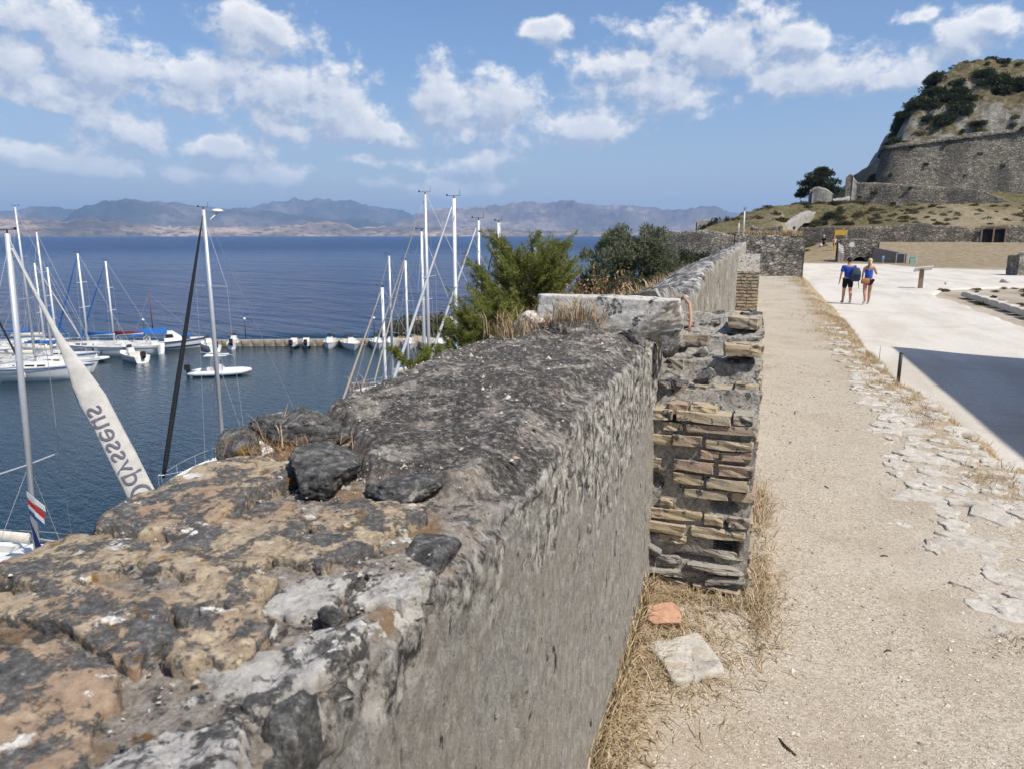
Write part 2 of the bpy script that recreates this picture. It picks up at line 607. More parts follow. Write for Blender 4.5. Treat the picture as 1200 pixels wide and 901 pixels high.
@material('brick_clay')
def _(b):
    p = b.pos()
    base = b.ramp(b.rnd(), [(0.0, (0.50, 0.40, 0.25)), (0.24, (0.38, 0.285, 0.215)), (0.38, (0.45, 0.385, 0.28)), (0.56, (0.36, 0.33, 0.285)), (0.72, (0.50, 0.42, 0.29)), (0.90, (0.38, 0.26, 0.195))], 'CONSTANT')
    c = b.mix(b.noise(p, 45, 9, 0.7), b.mix(0.6, base, (0.17, 0.13, 0.09)), b.mix(0.3, base, (0.62, 0.54, 0.42)))
    zmask = b.mask(b.n('SeparateXYZ', {0: p}, 2), 13.0, 13.35)
    g = b.m('ADD', b.noise(p, 14, 9, 0.68, 0.4), b.m('MULTIPLY', zmask, 0.035))
    c = b.mix(b.mask(g, 0.565, 0.60), c, b.ramp(b.noise(p, 70, 6, 0.7), [(0.35, (0.04, 0.04, 0.042)), (0.65, (0.15, 0.145, 0.14))]))
    c = b.mix(b.mask(b.noise(p, 17, 9, 0.7, 0.2, off=(6, 1, 1)), 0.58, 0.66), c, b.ramp(b.noise(p, 90, 6, 0.7), [(0.35, (0.20, 0.19, 0.17)), (0.65, (0.47, 0.45, 0.41))]))
    b.finish(c, 0.92, b.bump(b.noise(p, 85, 9, 0.72), 0.8, 0.008), 0.15)


@material('buttress_mortar')
def _(b):
    p = b.pos()
    c = b.ramp(b.noise(p, 55, 10, 0.74), [(0.3, (0.10, 0.092, 0.08)), (0.44, (0.28, 0.262, 0.23)), (0.56, (0.42, 0.40, 0.36)), (0.70, (0.62, 0.60, 0.55))])
    zz = b.n('SeparateXYZ', {0: p}, 2)
    g = b.m('ADD', b.noise(p, 12, 9, 0.68, 0.4), b.m('MULTIPLY', b.mask(zz, 12.95, 13.45), 0.06))
    c = b.mix(b.mask(g, 0.59, 0.64), c, b.ramp(b.noise(p, 60, 8, 0.72), [(0.35, (0.035, 0.035, 0.036)), (0.55, (0.10, 0.098, 0.095)), (0.72, (0.34, 0.33, 0.31))]))
    c = b.mix(b.mask(b.noise(p, 9, 7, 0.65, off=(2, 8, 8)), 0.63, 0.70), c, (0.24, 0.16, 0.085))
    b.finish(c, 0.95, b.bump(b.noise(p, 75, 10, 0.75), 1.0, 0.014), 0.12)


@material('rubble_stone')
def _(b):
    p = b.pos()
    base = b.ramp(b.rnd(), [(0.0, (0.30, 0.28, 0.25)), (0.3, (0.40, 0.36, 0.30)), (0.6, (0.24, 0.225, 0.205)), (0.85, (0.42, 0.34, 0.24))], 'CONSTANT')
    c = b.mix(b.noise(p, 60, 9, 0.72), b.mix(0.6, base, (0.09, 0.085, 0.08)), b.mix(0.3, base, (0.6, 0.57, 0.52)))
    zz = b.mask(b.n('SeparateXYZ', {0: p}, 2), 13.0, 13.3)
    c = b.mix(b.mask(b.m('ADD', b.noise(p, 14, 9, 0.68, 0.4), b.m('MULTIPLY', zz, 0.1)), 0.56, 0.6), c, b.ramp(b.noise(p, 80, 6, 0.7), [(0.35, (0.04, 0.04, 0.042)), (0.65, (0.18, 0.175, 0.165))]))
    b.finish(c, 0.93, b.bump(b.noise(p, 80, 9, 0.72), 0.9, 0.008), 0.15)


@material('wall_weathered')
def _(b):
    p = b.obj()
    nz = b.n('SeparateXYZ', {0: b.n('NewGeometry', out=1)}, 2)
    ps = scaled(b, p, (1.0, 1.0, 0.12))
    s1 = b.noise(ps, 16, 9, 0.68, 0.3)
    face = b.ramp(s1, [(0.32, (0.14, 0.125, 0.105)), (0.5, (0.34, 0.315, 0.27)), (0.68, (0.54, 0.505, 0.44))])
    wb = b.ramp(b.noise(p, 9, 9, 0.72, 0.6, off=(7, 7, 3)), [(0.40, (0.05, 0.048, 0.046)), (0.50, (0.22, 0.21, 0.195)), (0.6, (0.60, 0.575, 0.53))])
    c = b.mix(b.mask(nz, 0.25, 0.7), face, wb)
    c = b.mix(b.mask(b.noise(p, 5, 8, 0.7, off=(1, 1, 1)), 0.60, 0.66), c, (0.06, 0.057, 0.054))
    b.finish(c, 0.93, b.bump(b.noise(p, 30, 10, 0.75), 0.9, 0.03), 0.12)


@material('rubble_far')
def _(b):
    p = b.obj()
    vor = b.n('TexVoronoi', {'Vector': b.v('ADD', scaled(b, p, (1, 1, 1.7)), b.v('MULTIPLY', b.noise(p, 1.5, 3, 0.5, color=True), (0.35, 0.35, 0.35))), 'Scale': 5.2}, None)
    edge = b.n('TexVoronoi', {'Vector': b.v('ADD', scaled(b, p, (1, 1, 1.7)), b.v('MULTIPLY', b.noise(p, 1.5, 3, 0.5, color=True), (0.35, 0.35, 0.35))), 'Scale': 5.2}, 0, feature='DISTANCE_TO_EDGE')
    cv = b.n('SeparateColor', {0: vor.outputs['Color']}, 0)
    c = b.ramp(cv, [(0.0, (0.22, 0.20, 0.165)), (0.5, (0.34, 0.31, 0.26)), (1.0, (0.46, 0.43, 0.37))])
    c = b.mix(b.mask(b.noise(p, 0.9, 8, 0.7), 0.44, 0.62), c, b.mix(0.55, c, (0.085, 0.082, 0.078)))
    c = b.mix(b.m('MULTIPLY', b.m('SUBTRACT', 1.0, b.mask(edge, 0.0, 0.09)), 0.7), c, (0.19, 0.17, 0.145))
    c = b.mix(b.mask(b.noise(p, 1.7, 8, 0.7, off=(5, 5, 5)), 0.62, 0.70), c, (0.09, 0.085, 0.05))
    h = b.m('ADD', b.mask(edge, 0.0, 0.16), b.m('MULTIPLY', b.noise(p, 8, 8, 0.7), 0.8))
    b.finish(c, 0.95, b.bump(h, 1.0, 0.12), 0.1)


@material('fort_masonry')
def _(b):
    p = b.obj()
    q = b.v('ADD', scaled(b, p, (1.0, 1.0, 1.6)), b.v('MULTIPLY', b.noise(p, 0.8, 3, 0.5, color=True), (0.6, 0.6, 0.6)))
    vor = b.n('TexVoronoi', {'Vector': q, 'Scale': 2.6}, None)
    edge = b.n('TexVoronoi', {'Vector': q, 'Scale': 2.6}, 0, feature='DISTANCE_TO_EDGE')
    cv = b.n('SeparateColor', {0: vor.outputs['Color']}, 0)
    c = b.ramp(cv, [(0.0, (0.19, 0.172, 0.14)), (0.5, (0.31, 0.28, 0.225)), (1.0, (0.45, 0.405, 0.32))])
    st = b.noise(scaled(b, p, (1, 1, 0.22)), 0.22, 8, 0.68)
    c = b.mix(b.mask(st, 0.40, 0.62), c, b.mix(0.6, c, (0.08, 0.077, 0.073)))
    c = b.mix(b.mask(b.noise(p, 0.5, 9, 0.72, off=(3, 8, 3)), 0.60, 0.68), c, (0.10, 0.095, 0.055))
    c = b.mix(b.m('MULTIPLY', b.m('SUBTRACT', 1.0, b.mask(edge, 0.0, 0.10)), 0.6), c, (0.13, 0.122, 0.108))
    h = b.m('ADD', b.mask(edge, 0.0, 0.18), b.m('MULTIPLY', b.noise(p, 3, 8, 0.7), 0.8))
    b.finish(c, 0.95, b.bump(h, 1.0, 0.22), 0.1)


@material('gravel_path')
def _(b):
    p = b.pos()
    f = b.noise(p, 120, 6, 0.72)
    v1 = b.n('TexVoronoi', {'Vector': p, 'Scale': 120.0, 'Randomness': 1.0}, None)
    g = b.n('SeparateColor', {0: v1.outputs['Color']}, 0)
    c = b.ramp(b.m('ADD', b.m('MULTIPLY', f, 0.6), b.m('MULTIPLY', g, 0.4)), [(0.25, (0.265, 0.22, 0.158)), (0.5, (0.405, 0.355, 0.283)), (0.75, (0.53, 0.48, 0.40))])
    c = b.mix(b.mask(b.noise(p, 1.6, 7, 0.6), 0.45, 0.68), c, b.mix(0.5, c, (0.31, 0.25, 0.185)))
    c = b.mix(b.mask(b.noise(p, 0.7, 6, 0.6, off=(5, 5, 5)), 0.5, 0.7), c, b.mix(0.35, c, (0.53, 0.485, 0.42)))
    v2 = b.n('TexVoronoi', {'Vector': p, 'Scale': 48.0}, None)
    keep = b.m('GREATER_THAN', b.n('SeparateColor', {0: v2.outputs['Color']}, 1), 0.80)
    stone = b.m('MULTIPLY', keep, b.m('SUBTRACT', 1.0, b.mask(v2.outputs['Distance'], 0.22, 0.34)))
    c = b.mix(stone, c, b.ramp(b.n('SeparateColor', {0: v2.outputs['Color']}, 2), [(0.0, (0.50, 0.44, 0.36)), (0.7, (0.60, 0.55, 0.47)), (0.9, (0.30, 0.27, 0.24))]))
    h = b.m('ADD', b.m('MULTIPLY', b.m('SUBTRACT', 1.0, v1.outputs['Distance']), 0.5), b.m('ADD', b.m('MULTIPLY', f, 0.5), b.m('MULTIPLY', stone, 0.9)))
    # verge soil beyond the trodden strip
    verge = b.attr('verge')
    soil = b.ramp(b.noise(p, 22, 9, 0.7), [(0.3, (0.20, 0.15, 0.095)), (0.5, (0.36, 0.285, 0.19)), (0.7, (0.50, 0.425, 0.315))])
    c = b.mix(verge, c, soil)
    b.finish(c, 0.95, b.bump(h, 0.75, 0.006), 0.12)


@material('limestone_road')
def _(b):
    p = b.pos()
    c = b.ramp(b.noise(p, 26, 9, 0.7), [(0.3, (0.42, 0.385, 0.33)), (0.5, (0.555, 0.52, 0.46)), (0.7, (0.64, 0.61, 0.555))])
    c = b.mix(b.mask(b.noise(scaled(b, p, (1.0, 0.25, 1.0)), 0.8, 7, 0.62), 0.42, 0.66), c, b.mix(0.6, c, (0.41, 0.36, 0.29)))
    c = b.mix(b.mask(b.noise(p, 0.35, 8, 0.68, 0.6, off=(7, 2, 0)), 0.52, 0.66), c, b.mix(0.5, c, (0.40, 0.355, 0.29)))
    c = b.mix(b.mask(b.noise(p, 70, 5, 0.7, off=(3, 0, 0)), 0.66, 0.74), c, (0.34, 0.31, 0.27))
    b.finish(c, 0.95, b.bump(b.noise(p, 45, 8, 0.72), 0.5, 0.02), 0.12)


@material('dry_ground')
def _(b):
    p = b.pos()
    c = b.ramp(b.noise(p, 1.6, 10, 0.7), [(0.28, (0.13, 0.10, 0.06)), (0.48, (0.25, 0.20, 0.125)), (0.66, (0.36, 0.30, 0.21))])
    pale = b.ramp(b.noise(p, 3.5, 9, 0.7), [(0.3, (0.42, 0.36, 0.28)), (0.65, (0.60, 0.54, 0.44))])
    pm = b.attr('pale')
    c = b.mix(pm, c, pale)
    gm = b.attr('green')
    grass = b.ramp(b.noise(p, 2.2, 10, 0.72, off=(3, 4, 5)), [(0.38, (0.035, 0.042, 0.016)), (0.49, (0.085, 0.078, 0.034)), (0.60, (0.17, 0.13, 0.07))])
    c = b.mix(gm, c, grass)
    b.finish(c, 0.95, b.bump(b.noise(p, 5, 10, 0.75), 1.0, 0.12), 0.1)


@material('cliff_rock')
def _(b):
    p = b.obj()
    nz = b.n('SeparateXYZ', {0: b.n('NewGeometry', out=1)}, 2)
    rock = b.ramp(b.noise(scaled(b, p, (1, 1, 0.6)), 0.55, 10, 0.72, 0.4), [(0.3, (0.10, 0.092, 0.078)), (0.47, (0.27, 0.25, 0.21)), (0.6, (0.42, 0.395, 0.345)), (0.7, (0.52, 0.48, 0.41))])
    grass = b.ramp(b.noise(p, 1.0, 10, 0.72), [(0.34, (0.06, 0.06, 0.028)), (0.5, (0.15, 0.125, 0.068)), (0.64, (0.26, 0.21, 0.13))])
    g2 = b.m('ADD', nz, b.m('MULTIPLY', b.m('SUBTRACT', b.noise(p, 0.35, 8, 0.65, off=(9, 1, 1)), 0.5), 1.0))
    c = b.mix(b.mask(g2, 0.48, 0.72), rock, grass)
    b.finish(c, 0.95, b.bump(b.noise(p, 1.6, 10, 0.75), 1.0, 0.7), 0.1)


@material('flagstone')
def _(b):
    p = b.pos()
    base = b.ramp(b.noise(p, 16, 10, 0.7), [(0.3, (0.31, 0.285, 0.245)), (0.46, (0.50, 0.47, 0.415)), (0.7, (0.66, 0.63, 0.575))])
    c = b.mix(b.mask(b.noise(p, 6, 8, 0.68, 0.3), 0.57, 0.64), base, b.mix(0.5, base, (0.22, 0.215, 0.205)))
    c = b.mix(b.mask(b.noise(p, 4, 8, 0.66, off=(3, 9, 9)), 0.56, 0.68), c, (0.43, 0.365, 0.285))
    c = b.mix(b.m('MULTIPLY', b.rnd(), 0.35), c, (0.40, 0.36, 0.30))
    c = b.mix(b.mask(b.noise(p, 9, 9, 0.72, 0.4, off=(5, 1, 2)), 0.56, 0.64), c, b.ramp(b.noise(p, 120, 6, 0.72), [(0.3, (0.27, 0.225, 0.165)), (0.7, (0.50, 0.445, 0.36))]))
    b.finish(c, 0.9, b.bump(b.noise(p, 45, 9, 0.72), 0.8, 0.012), 0.15)


@material('pebble')
def _(b):
    isl = b.n('NewGeometry', out='Random Per Island')
    c = b.ramp(isl, [(0.0, (0.36, 0.305, 0.24)), (0.3, (0.43, 0.375, 0.30)), (0.6, (0.51, 0.46, 0.39)), (0.8, (0.62, 0.575, 0.51)), (0.93, (0.25, 0.22, 0.19)), (1.0, (0.12, 0.11, 0.10))])
    b.finish(c, 0.9, None, 0.15)


@material('grit_crumb')
def _(b):
    isl = b.n('NewGeometry', out='Random Per Island')
    c = b.ramp(isl, [(0.0, (0.10, 0.095, 0.085)), (0.3, (0.24, 0.22, 0.19)), (0.6, (0.36, 0.33, 0.28)), (0.85, (0.55, 0.52, 0.46)), (1.0, (0.22, 0.13, 0.06))])
    b.finish(c, 0.95, None, 0.1)


def straw(name, c0, c1, c2):
    @material(name)
    def _(b):
        isl = b.n('NewGeometry', out='Random Per Island')
        c = b.ramp(isl, [(0.0, c0), (0.5, c1), (1.0, c2)])
        b.finish(c, 0.8, None, 0.15)


straw('straw', (0.20, 0.135, 0.07), (0.37, 0.275, 0.16), (0.54, 0.44, 0.29))
straw('straw_red', (0.13, 0.075, 0.035), (0.30, 0.18, 0.09), (0.44, 0.32, 0.18))


def leaf_mat(name, c0, c1, c2, rough=0.6, trans=0.25):
    @material(name)
    def _(b):
        isl = b.n('NewGeometry', out='Random Per Island')
        c = b.ramp(isl, [(0.0, c0), (0.55, c1), (1.0, c2)])
        big = b.noise(b.obj(), 2.0, 3, 0.5)
        c = b.mix(b.mask(big, 0.35, 0.7), c, b.mix(0.45, c, c0))
        d = b.n('BsdfPrincipled', {'Base Color': c, 'Roughness': rough, 'Specular IOR Level': 0.25})
        t = b.n('BsdfTranslucent', {'Color': c})
        ms = b.n('MixShader', {0: trans, 1: d, 2: t})
        b.n('OutputMaterial', {'Surface': ms}, None)


leaf_mat('pine_needles', (0.11, 0.13, 0.025), (0.25, 0.27, 0.06), (0.40, 0.39, 0.13), 0.6, 0.4)
leaf_mat('olive_leaves', (0.085, 0.105, 0.055), (0.23, 0.255, 0.155), (0.38, 0.40, 0.28), 0.6, 0.4)
leaf_mat('dark_leaves', (0.020, 0.030, 0.013), (0.045, 0.060, 0.024), (0.095, 0.105, 0.045))
leaf_mat('scrub_leaves', (0.045, 0.05, 0.022), (0.10, 0.10, 0.045), (0.20, 0.165, 0.085))
leaf_mat('hedge_leaves', (0.05, 0.06, 0.022), (0.10, 0.105, 0.04), (0.17, 0.14, 0.065))


def plain(name, c, rough=0.6, spec=0.3, var=0.12, nsc=6.0, metal=0.0, bumpd=0.0):
    @material(name)
    def _(b):
        p = b.obj()
        n = b.noise(p, nsc, 6, 0.6)
        dk = tuple(x * (1 - var) for x in c)
        lt = tuple(min(1, x * (1 + var * 0.6)) for x in c)
        col = b.ramp(n, [(0.3, dk), (0.7, lt)])
        nm = b.bump(b.noise(p, nsc * 5, 6, 0.65), 0.5, bumpd) if bumpd else None
        b.finish(col, rough, nm, spec, Metallic=metal)


plain('bark', (0.15, 0.105, 0.07), 0.9, 0.1, 0.35, 14, bumpd=0.02)
plain('gelcoat', (0.74, 0.74, 0.72), 0.25, 0.5, 0.06, 1.5)
plain('deck_white', (0.66, 0.65, 0.61), 0.5, 0.3, 0.10, 2.5)
plain('antifoul', (0.03, 0.05, 0.10), 0.6, 0.3)
plain('stripe_blue', (0.03, 0.08, 0.22), 0.4, 0.4)
plain('tinted_glass', (0.02, 0.022, 0.026), 0.12, 0.6)
plain('mast_alloy', (0.56, 0.57, 0.58), 0.40, 0.5, 0.08, 3, 0.35)
plain('mast_white', (0.74, 0.74, 0.73), 0.4, 0.4, 0.05)
plain('mast_wood', (0.17, 0.055, 0.035), 0.5, 0.3)
plain('rig_wire', (0.42, 0.43, 0.45), 0.4, 0.5, 0.05, 3, 0.3)
plain('rope_cream', (0.52, 0.46, 0.36), 0.8, 0.1)
plain('sail_grey', (0.50, 0.48, 0.44), 0.85, 0.1, 0.18, 2.2, bumpd=0.03)
plain('sail_black', (0.02, 0.021, 0.024), 0.8, 0.15)
plain('canvas_blue', (0.02, 0.115, 0.36), 0.8, 0.15, 0.15, 2)
plain('canvas_cream', (0.55, 0.52, 0.46), 0.85, 0.1)
plain('canvas_maroon', (0.15, 0.03, 0.035), 0.85, 0.1)
plain('letter_grey', (0.13, 0.13, 0.16), 0.85, 0.1)
plain('letter_pale', (0.36, 0.35, 0.35), 0.85, 0.1)
plain('inflatable', (0.66, 0.67, 0.67), 0.5, 0.35, 0.06)
plain('inflatable_dark', (0.10, 0.105, 0.115), 0.6, 0.3)
plain('black_plastic', (0.02, 0.02, 0.022), 0.45, 0.4)
plain('red_cloth', (0.45, 0.03, 0.03), 0.8, 0.15)
plain('flag_white', (0.62, 0.61, 0.58), 0.8, 0.15)
plain('flag_blue', (0.015, 0.03, 0.10), 0.8, 0.15)
plain('teak', (0.28, 0.17, 0.085), 0.7, 0.2)
plain('iron_dark', (0.035, 0.036, 0.04), 0.55, 0.4)
plain('steel_grey', (0.36, 0.37, 0.38), 0.5, 0.4, 0.1)
plain('lamp_globe', (0.72, 0.74, 0.76), 0.3, 0.4)
plain('timber', (0.26, 0.185, 0.125), 0.85, 0.15, 0.25, 8)
plain('panel_pale', (0.55, 0.53, 0.50), 0.4, 0.4)
plain('yellow_paint', (0.62, 0.37, 0.04), 0.6, 0.3)
plain('green_paint', (0.30, 0.48, 0.36), 0.6, 0.3)
plain('concrete_grey', (0.30, 0.295, 0.28), 0.9, 0.15, 0.2, 5, bumpd=0.02)
plain('plaster_ochre', (0.50, 0.40, 0.27), 0.9, 0.15, 0.2, 1.2, bumpd=0.02)
plain('roof_tile', (0.32, 0.15, 0.09), 0.85, 0.15, 0.3, 4, bumpd=0.03)
plain('clay_pipe', (0.46, 0.28, 0.19), 0.85, 0.15, 0.2, 20)
plain('clay_block', (0.46, 0.27, 0.18), 0.9, 0.12, 0.25, 25, bumpd=0.004)
plain('skin', (0.46, 0.25, 0.17), 0.6, 0.3, 0.06)
plain('skin_tan', (0.40, 0.21, 0.135), 0.6, 0.3, 0.06)
plain('shirt_blue', (0.022, 0.075, 0.36), 0.85, 0.1, 0.15, 9)
plain('vest_blue', (0.025, 0.11, 0.50), 0.85, 0.1, 0.15, 9)
plain('cloth_and_shade_black', (0.013, 0.013, 0.016), 0.85, 0.1)
plain('cloth_navy', (0.018, 0.024, 0.05), 0.85, 0.1)
plain('cloth_white', (0.66, 0.65, 0.63), 0.85, 0.1)
plain('cloth_lightblue', (0.10, 0.33, 0.55), 0.85, 0.1)
plain('backpack_grey', (0.045, 0.065, 0.095), 0.8, 0.15, 0.2)
plain('leather_tan', (0.36, 0.14, 0.055), 0.6, 0.3)
plain('hair_blond', (0.56, 0.41, 0.22), 0.6, 0.3, 0.25, 30)
plain('hair_dark', (0.03, 0.02, 0.015), 0.6, 0.3)
plain('shoe_grey', (0.22, 0.21, 0.20), 0.8, 0.2)
plain('shoe_white', (0.55, 0.53, 0.50), 0.8, 0.2)
plain('twig', (0.09, 0.065, 0.045), 0.9, 0.1)


@material('pier_stone')
def _(b):
    p = b.obj()
    c = b.ramp(b.noise(p, 1.2, 9, 0.7), [(0.3, (0.20, 0.16, 0.115)), (0.5, (0.36, 0.305, 0.23)), (0.68, (0.50, 0.44, 0.345))])
    b.finish(c, 0.92, b.bump(b.noise(p, 5, 8, 0.7), 0.8, 0.06), 0.12)


@material('sea_water')
def _(b):
    p = b.pos()
    d = b.v('LENGTH', b.v('SUBTRACT', p, (0, 0, 14)))
    rot = b.n('VectorRotate', {'Vector': p, 'Angle': 0.42}, rotation_type='Z_AXIS')
    w1 = b.noise(scaled(b, rot, (0.55, 1.5, 1)), 1.15, 5, 0.55, 0.3)
    w2 = b.noise(scaled(b, rot, (0.30, 1.2, 1)), 0.22, 4, 0.55, 0.2, off=(40, 3, 0))
    w3 = b.noise(scaled(b, rot, (0.6, 1.2, 1)), 4.2, 3, 0.55, off=(4, 13, 0))
    # sheltered basin inside the pier, open strait outside
    sp = b.n('SeparateXYZ', {0: p}, None)
    side = b.m('SUBTRACT', sp.outputs[1], b.m('ADD', 102.3, b.m('MULTIPLY', sp.outputs[0], 0.395)))
    rgh = b.mask(side, -3.0, 12.0)
    h = b.m('ADD', b.m('MULTIPLY', w1, b.m('ADD', 0.10, b.m('MULTIPLY', rgh, 0.42))), b.m('MULTIPLY', w3, b.m('ADD', 0.045, b.m('MULTIPLY', rgh, 0.04))))
    w4 = b.noise(scaled(b, rot, (0.30, 1.0, 1)), 0.055, 5, 0.6, 0.3, off=(14, 31, 0))
    h = b.m('ADD', h, b.m('MULTIPLY', b.m('MULTIPLY', w2, rgh), 2.6))
    h = b.m('ADD', h, b.m('MULTIPLY', b.m('MULTIPLY', w4, rgh), 6.0))
    nm = b.bump(h, 1.0, 1.0)
    slick = b.noise(scaled(b, rot, (0.12, 1.0, 1)), 0.012, 6, 0.6, 0.4)
    c = b.mix(b.mask(slick, 0.35, 0.7), (0.003, 0.026, 0.088), (0.006, 0.042, 0.125))
    c = b.mix(rgh, (0.005, 0.023, 0.036), c)
    near = b.mask(side, 45.0, -2.0)
    c = b.mix(b.m('MULTIPLY', b.m('MULTIPLY', near, rgh), 0.5), c, (0.012, 0.052, 0.072))
    rough = b.m('ADD', 0.07, b.m('MULTIPLY', b.mask(d, 100, 900), 0.28))
    b.finish(c, rough, nm, 0.5, IOR=1.333)


def hill_mat(name, c0, c1, c2, sc, ridge):
    @material(name)
    def _(b):
        p = b.pos()
        n = b.noise(p, sc, 10, 0.68)
        c = b.ramp(n, [(0.36, c0), (0.5, c1), (0.62, c2)])
        c = b.mix(b.mask(b.noise(p, sc * 9, 8, 0.75), 0.50, 0.58), c, ridge)
        b.finish(c, 1.0, None, 0.0)


hill_mat('hills_near', (0.08, 0.07, 0.05), (0.22, 0.165, 0.12), (0.46, 0.345, 0.25), 0.0011, (0.075, 0.075, 0.045))
hill_mat('hills_far', (0.04, 0.045, 0.035), (0.075, 0.072, 0.055), (0.17, 0.145, 0.115), 0.0008, (0.07, 0.075, 0.05))
hill_mat('hills_bare', (0.05, 0.048, 0.04), (0.14, 0.115, 0.09), (0.36, 0.285, 0.215), 0.0007, (0.13, 0.115, 0.085))

# ================================================================== SETTING
# ------------------------------------------------------------------ sea
def sea():
    r = np.concatenate([[0, 30], np.geomspace(60, 15600, 26)])
    na = 72
    V = [(r_ * math.cos(2 * math.pi * k / na), r_ * math.sin(2 * math.pi * k / na), 0.0) for r_ in r[1:] for k in range(na)]
    V.append((0, 0, 0))
    F = []
    for i in range(len(r) - 2):
        for k in range(na):
            F.append((i * na + k, (i + 1) * na + k, (i + 1) * na + (k + 1) % na, i * na + (k + 1) % na))
    for k in range(na):
        F.append((len(V) - 1, k, (k + 1) % na))
    structure(obj('sea', raw_mesh('sea', V, F, 'sea_water')))


sea()


# ------------------------------------------------------------------ hills across the strait
def hills(prof, dist, depth, mat, seed, rough):
    pa = np.array(prof)
    a = np.radians(np.arange(pa[0, 0], pa[-1, 0], 0.11))
    h = np.tan(np.radians(np.interp(np.degrees(a), pa[:, 0], pa[:, 1]))) * dist
    h += fbm(np.c_[np.degrees(a) * 0.9, np.full(len(a), seed), np.zeros(len(a))], 1, 6, 0.6, seed) * rough * 1.5
    nv = 30
    t = np.linspace(-1, 1, nv)
    A, T = np.meshgrid(a, t, indexing='ij')
    D = dist + T * depth
    H = np.repeat(h[:, None], nv, 1)
    X, Y = np.sin(A) * D, np.cos(A) * D
    P = np.c_[X.ravel(), Y.ravel(), np.zeros(X.size)] / 1000.0
    rid = fbm(P, 1.1, 6, 0.55, seed + 2, ridged=True).reshape(X.shape)
    shape = np.clip(1 - np.abs(T) ** 1.3, 0, 1)
    Z = H * shape * (1 + 0.7 * (rid - 0.35) * (1 - shape ** 4)) + rid * 50 * shape * (1 - shape) * 2
    Z = np.maximum(Z, 0) - 2 * (np.abs(T) >= 1)
    V = np.c_[X.ravel(), Y.ravel(), Z.ravel()]
    structure(obj('hills', raw_mesh('hills', V, grid_faces(len(a), nv)[:, ::-1], mat)))


hills([(-75, 0.5), (-64.43, 0.61), (-57.24, 0.98), (-53.0, 1.19), (-52.1, 1.15), (-50.73, 1.01), (-49.55, 0.91), (-48.31, 1.12), (-47.58, 0.98), (-46.47, 0.88), (-45.81, 0.77),
       (-43.18, 0.56), (-40.4, 0.57), (-37.51, 0.52), (-35.11, 0.77), (-32.96, 1.0), (-31.41, 0.91), (-30.17, 0.54), (-28.26, 0.6), (-25.04, 0.54), (-21.11, 0.61),
       (-17.16, 0.42), (-13.22, 0.29), (-8.04, 0.16), (-4, 0.1)], 8500, 1300, 'hills_near', 3, 22)
hills([(-30, 0.2), (-28.91, 0.35), (-26.96, 1.11), (-25.66, 1.56), (-24.36, 1.88), (-22.4, 2.02), (-20.44, 2.15), (-18.48, 2.28), (-16.84, 2.4), (-15.54, 2.49), (-14.56, 2.52),
       (-13.26, 2.36), (-11.96, 2.26), (-10.34, 2.13), (-8.74, 2.05), (-7.15, 1.86), (-5.89, 1.79), (-4.66, 1.9), (-3.86, 2.05), (-3.26, 2.13), (-2.63, 1.82), (-1.89, 1.57),
       (0.51, 1.19), (6.2, 0.79), (16.13, 0.4), (25, 0.3)], 11600, 1700, 'hills_bare', 11, 26)
hills([(-75, 1.0), (-62.73, 1.08), (-53.05, 0.72), (-50.29, 0.74), (-49.38, 1.13), (-48.24, 1.81), (-46.96, 2.11), (-45.67, 2.31), (-44.37, 2.25), (-43.57, 2.18), (-42.23, 2.05),
       (-40.29, 1.94), (-38.59, 1.84), (-36.25, 1.74), (-33.87, 1.27), (-32.03, 1.16), (-29.51, 1.23), (-26.33, 0.73), (-23.74, 0.48), (-20, 0.3)], 11800, 1700, 'hills_far', 23, 16)
hills([(-75, 1.3), (-60.95, 1.44), (-52.96, 1.51), (-51.59, 1.64), (-50.18, 1.77), (-48.98, 1.74), (-47.77, 1.54), (-40.33, 1.4), (-38.02, 1.72), (-36.21, 2.35), (-34.7, 2.55),
       (-33.19, 2.51), (-31.34, 2.47), (-28.85, 2.11), (-26.94, 1.75), (-25.02, 1.25), (-22.42, 0.87), (-18, 0.6)], 14200, 1000, 'hills_far', 31, 14)


